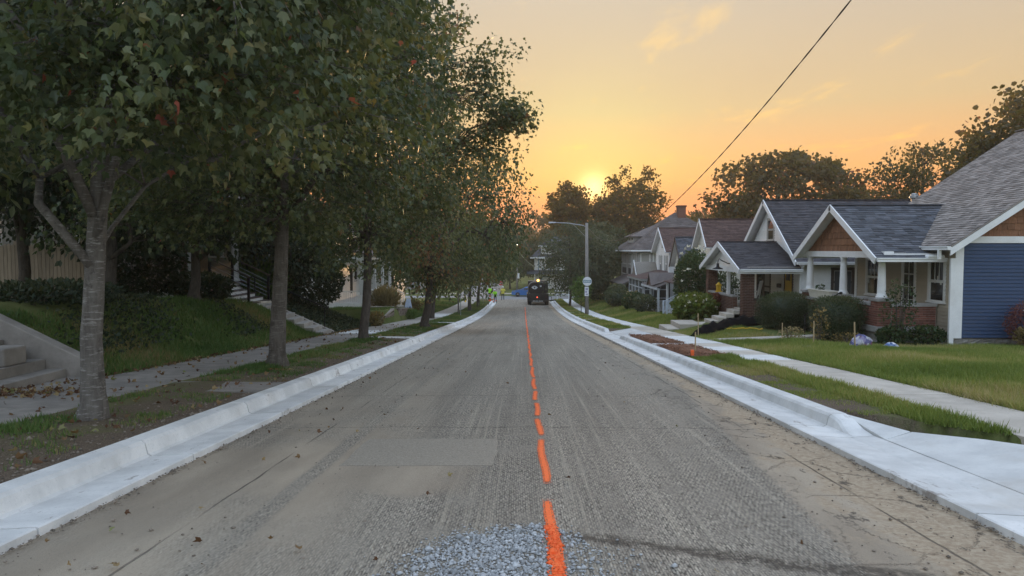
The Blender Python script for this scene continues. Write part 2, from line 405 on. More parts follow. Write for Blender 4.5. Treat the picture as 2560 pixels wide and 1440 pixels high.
leafy('sunlit_leaf', [(0, (.07, .06, .022)), (.5, (.125, .10, .03)), (.8, (.18, .125, .035)), (1, (.25, .10, .04))], .68)  # golden leaf copy, the sun's backlight is put into its colour
leafy('pale_leaf', [(0, (.045, .062, .036)), (.5, (.075, .095, .052)), (1, (.125, .135, .075))])
leafy('bright_leaf', [(0, (.055, .10, .02)), (.5, (.09, .16, .03)), (1, (.15, .21, .05))])
leafy('yew_leaf', [(0, (.020, .034, .015)), (.5, (.045, .066, .025)), (.85, (.085, .105, .038)), (1, (.13, .12, .055))], .15)
leafy('red_leaf', [(0, (.09, .02, .02)), (.5, (.17, .045, .035)), (1, (.26, .10, .06))])
leafy('shrub_leaf', [(0, (.025, .05, .02)), (.6, (.05, .085, .03)), (1, (.10, .125, .05))])
leafy('hosta_leaf', [(0, (.06, .10, .02)), (.6, (.12, .16, .03)), (1, (.20, .22, .05))])
leafy('autumn_weed', [(0, (.10, .075, .03)), (.6, (.20, .15, .06)), (1, (.34, .24, .09))])
leafy('grass_blade', [(0, (.125, .180, .040)), (.45, (.205, .260, .064)), (.75, (.27, .29, .085)), (.92, (.32, .30, .11)), (1, (.40, .34, .17))], .3, .55, .25)
leafy('shade_grass', [(0, (.060, .115, .030)), (.5, (.095, .165, .045)), (.85, (.13, .18, .055)), (1, (.25, .20, .10))], .3, .55, .25)
leafy('ivy_leaf', [(0, (.018, .032, .016)), (.6, (.035, .055, .026)), (1, (.075, .085, .04))], .2)
leafy('dead_leaf', [(0, (.07, .035, .025)), (.4, (.14, .075, .04)), (.75, (.24, .16, .08)), (.93, (.34, .27, .15)), (1, (.16, .20, .07))], .2, .7, .2)
leafy('flower', [(0, (.55, .52, .46)), (1, (.85, .83, .78))], .3)
leafy('pink_flower', [(0, (.35, .08, .12)), (1, (.55, .18, .22))], .3)
leafy('straw', [(0, (.20, .16, .08)), (1, (.40, .33, .19))], .3)

def mat_bark(name, a, c, scale=1.0, pale=None):
    m, nt, k, b = new_mat(name)
    tc = nt.nodes.new('ShaderNodeTexCoord'); P = tc.outputs['Object']
    n1 = k.noise(k.scaled(P, 9 * scale, 9 * scale, 2.2 * scale), 1.5, 6, .7)
    n2 = k.noise(k.scaled(P, 3, 3, 22), 2.0, 5, .7)
    col = k.mix(k.maprange(n1, .3, .7), a, c)
    if pale: col = k.mix(k.maprange(n2, .54, .64, 0, .85), col, pale)
    col = k.mix(k.maprange(k.noise(P, 5.5, 5, .7), .56, .66, 0, .55), col, tuple(q * .42 for q in a))
    col = k.mix(k.maprange(k.noise(P, 2.5, 4), .55, .75, 0, .5), col, tuple(q * .45 for q in a))
    k.L.new(col, b.inputs['Base Color']); b.inputs['Roughness'].default_value = .9; b.inputs['Specular IOR Level'].default_value = .15
    bump(k, nt, b, k.math('ADD', n1, k.math('MULTIPLY', n2, .6)), .8, .02)
mat_bark('maple_bark', (.10, .088, .077), (.17, .155, .138), 1.0, (.30, .285, .265))
mat_bark('dark_bark', (.060, .050, .043), (.115, .098, .084), 1.3)
mat_bark('gray_bark', (.075, .064, .054), (.135, .118, .10), 1.2, (.19, .175, .155))

surf('white_trim', (.76, .76, .75), .45, .06, 3, dirt=((.55, .51, .45), .25))
surf('white_siding', (.78, .77, .74), .42, .05, 2, objrnd=.03, rnd=.03, dirt=((.52, .48, .41), .4))
surf('cream_siding', (.70, .66, .57), .5, .06, 2, objrnd=.03, rnd=.03, dirt=((.45, .39, .31), .3))
surf('blue_siding', (.027, .054, .115), .5, .07, 2, spec=.3, objrnd=.05, rnd=.05, bumps=.12, bscale=60)
surf('gray_siding', (.34, .335, .32), .55, .08, 2, objrnd=.03, rnd=.04, dirt=((.18, .165, .15), .4))
surf('porch_siding', (.42, .365, .28), .45, .06, 2, rnd=.05)
surf('tan_siding', (.22, .195, .16), .5, .08, 2, rnd=.05)
surf('shake_wood', (.225, .105, .055), .75, .22, 9, objrnd=.16, rnd=.16, bumps=.5, bscale=30, stretch=(4, 4, .5))
surf('soffit', (.42, .39, .345), .7, .08, 3)
surf('porch_ceiling', (.50, .47, .42), .7, .08, 3)
surf('brick', (.165, .068, .050), .85, .2, 14, objrnd=.28, rnd=.25, bumps=.4, bscale=70)
surf('dark_brick', (.125, .062, .045), .85, .22, 14, objrnd=.3, rnd=.35, bumps=.4, bscale=70)
surf('mortar', (.36, .33, .29), .95, .15, 20, bumps=.3, bscale=90)
surf('shingle_slate', (.088, .092, .105), .85, .16, 5, rnd=.42, spec=.25, bumps=.5, bscale=140)
surf('shingle_gray', (.245, .215, .195), .85, .14, 2.5, rnd=.34, spec=.25, bumps=.5, bscale=140)
surf('shingle_black', (.062, .058, .064), .85, .16, 5, rnd=.28, spec=.25, bumps=.5, bscale=140)
surf('shingle_brown', (.105, .066, .058), .85, .16, 4, rnd=.22, spec=.25, bumps=.5, bscale=140)
surf('shingle_weathered', (.125, .105, .098), .85, .2, 3, rnd=.25, spec=.25, bumps=.5, bscale=140)
surf('frame_white', (.72, .71, .68), .4, .05, 4)
surf('frame_brown', (.060, .045, .038), .5, .1, 4)
surf('door_yellow', (.58, .36, .03), .4, .06, 3)
surf('black_metal', (.02, .02, .022), .4, .15, 8, metal=.6)
surf('galvanised', (.36, .37, .38), .45, .12, 8, metal=.7)
surf('weathered_pole', (.24, .22, .20), .85, .2, 6, stretch=(3, 3, .4), bumps=.4, bscale=30)
surf('fence_wood', (.30, .235, .175), .85, .22, 5, objrnd=.2, stretch=(5, 5, .5), bumps=.4, bscale=25)
surf('stake_wood', (.42, .31, .18), .8, .15, 8, stretch=(4, 4, .6))
surf('dark_deck', (.075, .055, .045), .6, .2, 5)
surf('mulch', (.17, .078, .045), .95, .35, 22, bumps=1.0, bscale=45)
surf('mulch_chip', (.21, .10, .058), .95, .3, 10, rnd=.55)
surf('gravel', (.38, .385, .385), .85, .22, 30, rnd=.35, bumps=.5, bscale=60)
surf('dirt_clod', (.20, .165, .13), .95, .25, 20, rnd=.4, bumps=.6, bscale=60)
surf('patch_asphalt', (.325, .283, .225), .85, .32, 60, bumps=1.0, bscale=110, dirt=((.22, .20, .17), .6))
surf('cross_asphalt', (.235, .23, .225), .8, .12, 2, bumps=.3, bscale=60)
surf('block_wall', (.21, .165, .135), .9, .25, 6, objrnd=.2, bumps=.7, bscale=25)
surf('block_cap', (.29, .245, .205), .9, .15, 6, objrnd=.1)
surf('silt_fabric', (.006, .006, .007), .9, .25, 9, spec=.05)
surf('truck_black', (.013, .013, .015), .38, .3, 4, spec=.5, dirt=((.05, .043, .036), .5))
surf('truck_steel', (.28, .28, .29), .35, .2, 5, metal=.8)
surf('tyre', (.016, .016, .017), .8, .2, 12)
surf('car_paint', (.035, .135, .36), .25, .05, 3, spec=.5, coat=.8)
surf('chrome', (.62, .62, .64), .25, .05, 4, metal=.9)
surf('hi_vis_green', (.33, .80, .03), .7, .1, 9)
surf('hi_vis_yellow', (.62, .58, .09), .7, .1, 9)
surf('safety_orange', (.90, .14, .03), .6, .12, 9)
surf('dark_cloth', (.025, .027, .035), .85, .2, 12)
surf('denim', (.045, .055, .085), .85, .2, 12)
surf('skin', (.42, .25, .18), .55, .06, 9)
surf('hard_hat', (.74, .73, .70), .35, .05, 4)
surf('hair', (.035, .022, .015), .7, .2, 14)
surf('sign_red', (.50, .045, .04), .45, .1, 5)
surf('sign_white', (.70, .71, .72), .45, .08, 7)
surf('sign_teal', (.10, .22, .28), .45, .1, 7)
surf('sign_violet', (.34, .32, .46), .5, .1, 7)
surf('sign_text', (.10, .11, .15), .5, .1, 7)
surf('hydrant_yellow', (.75, .48, .03), .45, .1, 6)
surf('lantern_yellow', (.72, .42, .02), .45, .15, 8)
surf('bag_blue', (.045, .075, .33), .35, .15, 14, spec=.5)
surf('bag_white', (.66, .66, .70), .35, .1, 14, spec=.5)
surf('bag_red', (.50, .05, .06), .35, .1, 14, spec=.5)
surf('clay_pot', (.26, .13, .08), .8, .15, 8)
surf('basket', (.14, .085, .045), .9, .25, 14)
surf('cloth_white', (.60, .66, .80), .7, .08, 4)
surf('board_blue', (.10, .18, .42), .6, .1, 4)
surf('cable_black', (.075, .062, .045), .6, .15, 20)
surf('cable_yellow', (.40, .37, .22), .5, .12, 20)
surf('porch_blue_post', (.50, .52, .54), .5, .08, 4)
surf('stair_blue', (.60, .66, .74), .5, .08, 4)
surf('red_curtain', (.20, .025, .03), .8, .15, 5)
surf('curtain', (.40, .385, .35), .85, .12, 5, stretch=(14, 14, 1))
surf('dark_room', (.018, .017, .018), .9, .3, 2)
surf('paper', (.62, .60, .55), .8, .06, 6)
surf('screen_mesh', (.055, .058, .062), .7, .1, 20)

def mat_bag(name, cols):
    m, nt, k, b = new_mat(name)
    tc = nt.nodes.new('ShaderNodeTexCoord'); P = tc.outputs['Object']
    v = nt.nodes.new('ShaderNodeTexVoronoi'); v.inputs['Scale'].default_value = 7.0
    k.L.new(k.vec('ADD', k.scaled(P, 1, 1.3, .8), k.vec('MULTIPLY', k.comb(k.noise(P, 6), k.noise(P, 9), 0), (.5, .5, 0))), v.inputs['Vector'])
    k.L.new(k.ramp(k.sep(v.outputs['Color'])[0], cols, 'CONSTANT'), b.inputs['Base Color'])
    b.inputs['Roughness'].default_value = .35; bump(k, nt, b, k.noise(P, 22, 4), .6, .02)
mat_bag('bag_print', [(0, (.34, .33, .37)), (.30, (.07, .065, .18)), (.66, (.20, .17, .28)), (.82, (.42, .41, .44)), (.92, (.20, .05, .08))])
mat_bag('bag_print_blue', [(0, (.42, .43, .46)), (.32, (.05, .10, .28)), (.66, (.25, .36, .52)), (.84, (.60, .60, .62)), (.93, (.42, .06, .07))])

def mat_glass():
    m, nt, k, b = new_mat('window_glass')
    b.inputs['Base Color'].default_value = (.02, .022, .025, 1); b.inputs['Roughness'].default_value = .06
    b.inputs['Specular IOR Level'].default_value = .55
    b.inputs['Transmission Weight'].default_value = .0
    tc = nt.nodes.new('ShaderNodeTexCoord')
    n = k.noise(tc.outputs['Object'], 1.7, 2)
    k.L.new(k.mix(k.maprange(n, .35, .65), (.012, .013, .015), (.035, .033, .032)), b.inputs['Base Color'])
    bump(k, nt, b, n, .08, .02)
mat_glass()

def mat_spray(name, col, cover, sc):
    """sprayed paint: speckled, wearing off the aggregate"""
    m, nt, k, b = new_mat(name)
    geo = nt.nodes.new('ShaderNodeNewGeometry'); P = geo.outputs['Position']
    at = nt.nodes.new('ShaderNodeAttribute'); at.attribute_name = 'rnd'     # 1 in the core, 0 at the frayed rim
    n = k.noise(P, sc, 4, .75)
    k.L.new(k.mix(k.maprange(k.noise(P, 55, 3, .7), .4, .7, 0, .45), col, tuple(q * .5 for q in col)), b.inputs['Base Color'])
    b.inputs['Roughness'].default_value = .7
    tr = nt.nodes.new('ShaderNodeBsdfTransparent'); mx = nt.nodes.new('ShaderNodeMixShader')
    thr = k.maprange(at.outputs['Fac'], 0, 1, .62, cover, False)
    k.L.new(k.maprange(n, k.math('SUBTRACT', thr, .04), k.math('ADD', thr, .04), 0, 1), mx.inputs[0])
    k.L.new(tr.outputs[0], mx.inputs[1]); k.L.new(b.outputs[0], mx.inputs[2])
    k.L.new(mx.outputs[0], nt.nodes['Material Output'].inputs[0])
mat_spray('orange_paint', (1.0, .15, .025), .31, 75)
mat_spray('orange_overspray', (.72, .12, .04), .46, 45)

def mat_emit(name, col, st):
    m, nt, k, b = new_mat(name)
    b.inputs['Base Color'].default_value = tuple(col) + (1,)
    b.inputs['Emission Color'].default_value = tuple(col) + (1,); b.inputs['Emission Strength'].default_value = st
mat_emit('amber_light', (1.0, .42, .06), 6); mat_emit('tail_light', (1.0, .10, .05), 2); mat_emit('lamp_glow', (1.0, .82, .52), 7)
surf('tail_light_dim', (.10, .01, .01), .3, .1, 5)

# ------------------------------------------------------------------ terrain
def zr(y):
    y = np.asarray(y, float); t = np.clip(y - 45, 0, 65)
    return -.065 * np.minimum(y, 45) - .065 * t + .065 * t * t / 130

def sm(a, b, x):
    t = np.clip((np.asarray(x, float) - a) / (b - a), 0, 1); return t * t * (3 - 2 * t)

def lot_r(y): return np.interp(y, [-40, 20, 26, 30, 50, 66, 95, 100], [.25, .22, .30, .55, .6, .75, .8, .3])
def lot_l(y): return np.interp(y, [-40, 26, 33, 38, 45, 52, 60, 70, 95, 100], [1.6, 1.5, 1.35, .95, .95, .8, .45, .35, .3, .2])

def ground(x, y):
    """height of lawn, verge and bank (road and walks lie in their own sheets)"""
    x = np.asarray(x, float); y = np.asarray(y, float)
    ax = np.abs(x)
    h = np.where(ax < 3.94, -.22, .165 + .035 * sm(4.0, 5.1, ax))
    hr = np.where((x > 5.05) & (x < 6.2), .13, h)
    hr = np.where(x >= 6.2, .2 + (lot_r(y) - .2) * sm(6.2, 8.4, x) + .10 * np.exp(-((x - 8.3) / 1.3) ** 2) * sm(8, 12, y) * sm(24, 20, y), hr)
    apr = ((x > 3.94) & (x < 5.3 + 0 * x) & (y < 9.05 - (x - 3.96) * 1.95 + .5 * (x > 3.99))) | ((x > 3.94) & (y < 6.55) & (x < 12.5))
    hr = np.where(apr, -.12, hr)
    hr = np.where((x > 3.94) & (x < 5.05) & (y > 28.4) & (y < 34.3), -.08, hr)
    w2 = np.where((y > 37.4) & (y < 51.4) , 1.0, 0.0)
    bank = sm(7.45, 10.7, ax) * (1 - w2) + w2 * sm(7.6, 7.75, ax)
    hl = np.where((x < -5.7) & (x > -7.45), .13, h)
    hl = np.where(x <= -7.45, .2 + (lot_l(y) - .2) * bank, hl)
    hl = np.where((x < -7.5) & (x > -11.1) & (y > 10.25) & (y < 12.95), .0, hl)
    hl = np.where((x < -7.56) & (x > -10.8) & (y > 27.72) & (y < 29.1), .0, hl)
    h = np.where(x > 0, hr, hl)
    far = sm(96.5, 97.5, y) * sm(108.5, 107.5, y)
    h = h * (1 - far) + far * (-.2)
    h = np.where((y >= 107.5), np.where(np.abs(x + 6.5 + (y - 107) * .012) < 3.2, -.12, .12), h)
    hill = 5.0 * sm(170, 420, y) + 1.5 * sm(25, 90, np.abs(x)) * sm(120, 30, y)
    drop = np.where(ax > 3.95, .025 * np.sin(x * 1.7 + y * .9) + .02 * np.sin(x * .6 - y * 1.3), 0)
    return zr(y) + h + hill + drop * np.where(ax > 7.6, 1, .25)
def gz(x, y): return float(ground(x, y))

def build_ground():
    def span(a, b, s): return np.arange(a, b, s)
    xs = np.unique(np.round(np.concatenate([[-500, -300, -180, -120, -80, -60, -50, -40, -34, -28, -24, -20, -18, -16, -15, -14, -13], span(-12, -8, .4),
        span(-8, -7, .15), [-7.45, -5.7, -5.0, -4.5, -4.1, -3.95, -3.93, -3, 0, 3, 3.93, 3.95, 4.05, 4.15, 4.25, 4.35, 4.45, 4.55, 4.65, 4.75, 4.85, 4.95, 5.04, 5.06, 6.19, 6.21], span(6.4, 10, .3), span(10, 14, .6), [15, 16, 18, 20, 24, 28, 34, 40, 50, 60, 80, 120, 180, 300, 500],
        [-9.8, -9.6, -9.2, -6.6, -3.5, -3.2]]), 3))
    ys = np.unique(np.round(np.concatenate([span(-40, 0, 2), span(0, 6, .5), span(6, 10, .12), span(10, 60, .5), [10.24, 10.26, 12.94, 12.96, 27.71, 27.73, 29.09, 29.11], span(60, 112, .75), [37.39, 37.41, 51.39, 51.41, 96.5, 97, 97.5, 107.5, 108, 108.5], span(112, 180, 4), span(180, 440, 20), [500, 600, 800, 1100]]), 3))
    X, Y = np.meshgrid(xs, ys); Z = ground(X, Y)
    V = np.stack([X, Y, Z], -1).reshape(-1, 3); nx, ny = len(xs), len(ys)
    i = np.arange(nx - 1); j = np.arange(ny - 1); I, J = np.meshgrid(i, j); a = (J * nx + I).ravel()
    F = np.stack([a, a + 1, a + nx + 1, a + nx], -1)
    me = fast_mesh('ground', V, F.ravel(), np.full(len(F), 4), 'lawn_soil', smooth=True)
    tag(link(bpy.data.objects.new('ground', me)), kind='structure')
build_ground()

def strip(name, x0, x1, ys, off, mat, parent=None, nx=2, kind=None, xfun=None):
    xs = np.linspace(x0, x1, nx); mb = MB()
    vs = [((x if xfun is None else xfun(x, y)), y, float(zr(y)) + (off(x, y) if callable(off) else off)) for y in ys for x in xs]
    fs = [(j * nx + i, j * nx + i + 1, (j + 1) * nx + i + 1, (j + 1) * nx + i) for j in range(len(ys) - 1) for i in range(nx - 1)]
    mb.add(vs, fs); return mb.build(name, mat, parent, smooth=True, kind=kind)

ROAD = strip('road', -3.4, 3.4, list(np.arange(-8, 98.6, .75)), lambda x, y: .02 * (1 - (x / 3.4) ** 2) - .02, 'milled_asphalt', nx=9, kind='structure')
CROSS = MB()
CROSS.quad((-90, 98.0, -5.06), (90, 98.0, -5.06), (90, 107.6, -5.06), (-90, 107.6, -5.06))
CROSS = CROSS.build('cross_street', 'cross_asphalt', kind='structure')
far_road = strip('far_road', -3.0, 3.0, list(np.arange(107.6, 240, 6)), lambda x, y: .0 + 5.0 * float(sm(170, 420, y)), 'cross_asphalt', nx=2, kind='structure', xfun=lambda x, y: x - 6.5 - (y - 107) * .012)

# kerb and gutter, cast in sections with open joints
def kerb_profile(h):
    return [(3.27, -.14), (3.27, .040), (3.285, .048), (3.69, .026), (3.725, .034 + .01 * h), (3.752, .036 + .115 * h), (3.785, .040 + .14 * h), (3.95, .050 + .14 * h), (3.95, -.12)]
def kerb_h(side, y):
    if side < 0: return 1.0
    h = float(sm(8.35, 9.05, y))
    h *= 1 - float(sm(28.2, 28.9, y)) * (1 - float(sm(33.6, 34.4, y)))
    return h
def kerb(side):
    name = 'left_kerb' if side < 0 else 'right_kerb'
    base = strip(name, side * 3.28, side * 3.9, list(np.arange(-6, 92, 2.0)), -.04, 'old_concrete', kind='structure')
    cuts = [-6, -3, 0, 2.2] + ([4.85, 7.2, 9.9, 12.9] if side < 0 else [5.3, 8.3, 9.05, 12.0]) ; y = cuts[-1]
    while y < 88: y += 3.0; cuts.append(y)
    cuts[-1] = 91
    for a, b in zip(cuts[:-1], cuts[1:]):
        n = max(2, int((b - a) / (.25 if side > 0 and (6 < a < 10 or 26 < a < 36) else 1.0)) + 1)
        mb = MB(); ring = []
        for yy in np.linspace(a + .011, b - .011, n):
            jit = .004 * math.sin(yy * 3.1)
            ring.append([(side * (px + (jit if px > 3.9 else 0)), yy, float(zr(yy)) + pz) for px, pz in kerb_profile(kerb_h(side, yy))])
        k = len(ring[0]); vs = [p for r_ in ring for p in r_]
        fs = [(i * k + j, i * k + (j + 1) % k, (i + 1) * k + (j + 1) % k, (i + 1) * k + j) for i in range(n - 1) for j in range(k)]
        fs += [tuple(range(k)), tuple(range((n - 1) * k, n * k))[::-1]]
        mb.add(vs, fs); o = mb.build('kerb_section', 'new_concrete', base)
    # corner return to the cross street
    mb = MB(); ring = []; rad = 6.0
    for t in np.linspace(0, math.pi / 2, 9):
        cx, cy = 3.27 + rad, 91.0
        ring.append([(side * (cx - (rad - (px - 3.27)) * math.cos(t)), cy + (rad - (px - 3.27)) * math.sin(t), float(zr(91 + 5 * math.sin(t))) + pz) for px, pz in kerb_profile(1.0)])
    k = len(ring[0]); vs = [p for r_ in ring for p in r_]
    fs = [(i * k + j, i * k + (j + 1) % k, (i + 1) * k + (j + 1) % k, (i + 1) * k + j) for i in range(8) for j in range(k)]
    fs += [tuple(range(k)), tuple(range(8 * k, 9 * k))[::-1]]
    mb.add(vs, fs); mb.build('kerb_section', 'new_concrete', base)
kerb(-1); kerb(1)
mb = MB(); mb.box(-60, -10, 107.6, 107.85, -5.2, -4.93); mb.box(-3.2, 60, 107.6, 107.85, -5.2, -4.93)
mb.build('far_kerb', 'old_concrete', kind='structure')

# sidewalks: one slab per panel
def walk(name, x0, x1, mats, top, y0=-4.5, y1=95.5):
    base = strip(name, x0 + .03, x1 - .03, list(np.arange(y0, y1, 2.0)), top - .05, 'old_concrete', kind='structure')
    y = y0; i = 0
    while y < y1 - .5:
        L = 1.52; b = min(y + L, y1)
        mb = MB(); g = .009; t = random.uniform(-.008, .008); s = random.uniform(-.006, .006)
        c = [(x0, y + g, float(zr(y + g)) + top + t), (x1, y + g, float(zr(y + g)) + top + t + s), (x1, b - g, float(zr(b - g)) + top + s), (x0, b - g, float(zr(b - g)) + top)]
        mb.hexa([(p[0], p[1], p[2] - .1) for p in c] + c)
        mb.build('slab', mats(i, y), base, bevel=.008)
        y = b; i += 1
walk('left_sidewalk', -7.45, -5.7, lambda i, y: 'new_panel' if (28.3 < y < 31 or 52 < y < 60) else 'aged_concrete' if y < 28.3 else 'old_concrete', .195)
walk('right_sidewalk', 5.05, 6.2, lambda i, y: 'new_panel' if (15.6 < y < 17 or 19.2 < y < 20.5 or 22.5 < y < 26 or 36 < y < 95) else 'walk_concrete', .205)

def sheet(name, pts, mat, thick=.06, kind='structure', parent=None, dz=0.0, **kw):
    """flat-laid slab from plan points (x, y, height above the road line)"""
    mb = MB(); n = len(pts)
    top = [(x, y, float(zr(y)) + h + dz) for x, y, h in pts]; bot = [(x, y, z - thick) for x, y, z in top]
    mb.add(bot + top, [tuple(range(n))[::-1], tuple(range(n, 2 * n))] + [(i, (i + 1) % n, (i + 1) % n + n, i + n) for i in range(n)])
    return mb.build(name, mat, parent, kind=kind, **kw)

apron = sheet('driveway_apron', [(3.96, -4, .0), (8, -4, .1), (8, 6.0, .1), (5.05, 6.3, .1), (4.4, 7.6, .08), (3.96, 8.6, .02)], 'old_concrete', .05)
for i, P in enumerate([[(3.962, -4, .052), (3.962, 4.55, .052), (5.04, 4.55, .19), (5.04, -4, .19)],
                       [(3.962, 4.565, .052), (3.962, 8.05, .056), (4.28, 8.12, .13), (4.66, 7.46, .175), (5.04, 6.75, .20), (5.04, 4.565, .19)],
                       [(3.962, 8.06, .056), (3.962, 9.2, .175), (4.27, 8.135, .132)],
                       [(6.21, -4, .21), (6.21, 6.6, .21), (12, 7.4, .26), (12, -4, .26)]]):
    sheet('slab', P, 'apron_concrete', .1, None, apron, bevel=.006)
ap2 = sheet('driveway_ramp', [(3.96, 28.2, -.02), (5.04, 27.9, .1), (5.04, 34.9, .1), (3.96, 34.4, -.02)], 'old_concrete', .05)
sheet('slab', [(3.962, 28.9, .055), (5.04, 28.3, .2), (5.04, 31.4, .2), (3.962, 31.4, .055)], 'apron_concrete', .1, None, ap2)
sheet('slab', [(3.962, 31.415, .055), (5.04, 31.415, .2), (5.04, 34.5, .2), (3.962, 33.9, .055)], 'apron_concrete', .1, None, ap2)
def cwalk(name, x0, x1, y0, y1, h0, h1, mat):
    return sheet(name, [(x0, y0, h0), (x1, y0, h1), (x1, y1, h1), (x0, y1, h0)], mat, .09)
cwalk('carriage_walk', -5.69, -3.96, 10.9, 12.15, .205, .196, 'aged_concrete')
cwalk('carriage_walk', -5.69, -3.96, 25.6, 26.5, .215, .205, 'new_panel')
cwalk('carriage_walk', -5.69, -3.96, 41.5, 42.4, .215, .205, 'new_panel')
cwalk('carriage_walk', 3.96, 5.04, 22.25, 22.75, .205, .215, 'new_panel')
for yy in (47.5, 53.4, 63.2): cwalk('carriage_walk', 3.96, 5.04, yy, yy + .8, .205, .215, 'new_panel')
cwalk('house_walk', 6.21, 10.4, 24.1, 25.1, .22, .40, 'walk_concrete')
cwalk('far_sidewalk', -60, -10, 109.2, 110.6, .19, .19, 'walk_concrete')
cwalk('far_sidewalk', -3, 60, 109.2, 110.6, .19, .19, 'walk_concrete')
# ------------------------------------------------------------------ wall, roof and opening helpers
class PF:
    """a plane: origin, u and v directions, outward normal"""
    def __init__(s, o, u, v, n):
        s.o, s.u, s.v, s.n = Vector(o), Vector(u).normalized(), Vector(v).normalized(), Vector(n).normalized()
    def p(s, u, v, n=0.0): return s.o + s.u * u + s.v * v + s.n * n
    def bx(s, mb, u0, u1, v0, v1, n0, n1, r=None):
        return mb.hexa([s.p(u0, v0, n0), s.p(u1, v0, n0), s.p(u1, v0, n1), s.p(u0, v0, n1), s.p(u0, v1, n0), s.p(u1, v1, n0), s.p(u1, v1, n1), s.p(u0, v1, n1)], r)

def wall_y(y, z=0.0): return PF((0, y, z), (1, 0, 0), (0, 0, 1), (0, -1, 0))       # faces the camera; u = x
def wall_x(x, z=0.0, s=-1): return PF((x, 0, z), (0, 1, 0), (0, 0, 1), (s, 0, 0))    # faces the street; u = y

def spans(poly, v):
    """u intervals of a polygon at height v"""
    c = []
    for (a, b), (p, q) in zip(poly, poly[1:] + poly[:1]):
        if (b <= v) != (q <= v): c.append(a + (v - b) / (q - b) * (p - a))
    c.sort(); return list(zip(c[0::2], c[1::2]))

def cut(iv, holes, v0, v1):
    out = [iv]
    for (a, b, c, d) in holes:
        if c < v1 - 1e-4 and d > v0 + 1e-4:
            nx = []
            for s, e in out:
                if b <= s or a >= e: nx.append((s, e)); continue
                if a > s: nx.append((s, a))
                if b < e: nx.append((b, e))
            out = nx
    return [x for x in out if x[1] - x[0] > .02]

def siding(pf, poly, mat, parent, holes=(), expo=.105, individual=False, lip=.026):
    vmin, vmax = min(p[1] for p in poly), max(p[1] for p in poly)
    mb = MB(); v = vmin; lastmb = mb
    while v < vmax - .01:
        t = min(v + expo, vmax); lo, hi = spans(poly, v + 1e-3), spans(poly, t - 1e-3)
        m1 = MB() if individual else mb
        if lo:
            a0, b0 = lo[0][0], lo[-1][1]
            a1, b1 = (hi[0][0], hi[-1][1]) if hi else ((a0 + b0) / 2, (a0 + b0) / 2)
            for (s, e) in cut((a0, b0), holes, v, t):
                s1 = max(s, a1) if s == a0 else s; e1 = min(e, b1) if e == b0 else e
                if s == a0: s1 = a1
                if e == b0: e1 = b1
                j = random.uniform(-.0015, .0015); r = random.random()
                vs = [pf.p(s, v, .002), pf.p(e, v, .002), pf.p(e, v, lip + j), pf.p(s, v, lip + j), pf.p(s1, t, .0), pf.p(e1, t, .0), pf.p(e1, t, .003), pf.p(s1, t, .003)]
                m1.hexa(vs, r)
            if individual and m1.f: m1.build('siding_board', mat, parent)
        v = t
    if not individual: return mb.build('siding', mat, parent, kind='stuff')

def shingles(pf, poly, mat, parent, expo=.145, tab=.30, lip=.018, name='shingles'):
    vmin, vmax = min(p[1] for p in poly), max(p[1] for p in poly); mb = MB(); v = vmin; row = 0
    base = MB(); base.prism([pf.p(u, w, -.05) for u, w in poly], pf.n * .048)
    base.build('roof_deck', mat, parent)
    while v < vmax - .02:
        t = min(v + expo, vmax)
        lo, hi = spans(poly, min(v + 2e-3, vmax - 1e-3)), spans(poly, t - 2e-3)
        if lo:
            a0, b0 = lo[0][0], lo[-1][1]; a1, b1 = (hi[0][0], hi[-1][1]) if hi else ((a0 + b0) / 2,) * 2
            u = a0 - random.uniform(0, tab); 
            while u < b0:
                w = tab * random.choice((.6, .8, 1, 1.25)); s, e = max(u, a0), min(u + w, b0)
                if e - s > .01:
                    s1 = min(max(s if s > a0 else a1, a1), b1); e1 = max(min(e if e < b0 else b1, b1), a1)
                    L = lip * random.uniform(.55, 1.3); dv = random.choice((0, 0, .0, -.02)) if v > vmin else 0; g = .003
                    mb.add([pf.p(s + g, v + dv, 0), pf.p(e - g, v + dv, 0), pf.p(e - g, v + dv, L), pf.p(s + g, v + dv, L), pf.p(s1, t, .001), pf.p(e1, t, .001)],
                           [(0, 1, 2, 3), (3, 2, 5, 4)], random.random())
                u += w
        v = t; row += 1
    return mb.build(name, mat, parent, kind='stuff')

def shakes(pf, poly, mat, parent, expo=.20, wid=.13):
    vmin, vmax = min(p[1] for p in poly), max(p[1] for p in poly); v = vmin
    while v < vmax - .03:
        t = min(v + expo, vmax)
        lo, hi = spans(poly, v + 1e-3), spans(poly, t - 1e-3)
        if lo:
            a0, b0 = lo[0][0], lo[-1][1]; a1, b1 = (hi[0][0], hi[-1][1]) if hi else ((a0 + b0) / 2,) * 2
            u = a0 - random.uniform(0, wid)
            while u < b0:
                w = wid * random.uniform(.7, 1.4); s, e = max(u, a0), min(u + w, b0)
                s1 = min(max(s, a1), b1); e1 = max(min(e, b1), a1)
                if e - s > .012:
                    d = random.uniform(-.012, .006) if v > vmin else 0; g = .003; L = random.uniform(.022, .036)
                    m1 = MB(); m1.hexa([pf.p(s + g, v + d, .002), pf.p(e - g, v + d, .002), pf.p(e - g, v + d, L), pf.p(s + g, v + d, L), pf.p(s1 + g * .5, t, .001), pf.p(max(e1 - g * .5, s1 + g * .5), t, .001), pf.p(max(e1 - g * .5, s1 + g * .5), t, .006), pf.p(s1 + g * .5, t, .006)])
                    m1.build('shake', mat, parent)
                u += w
        v = t

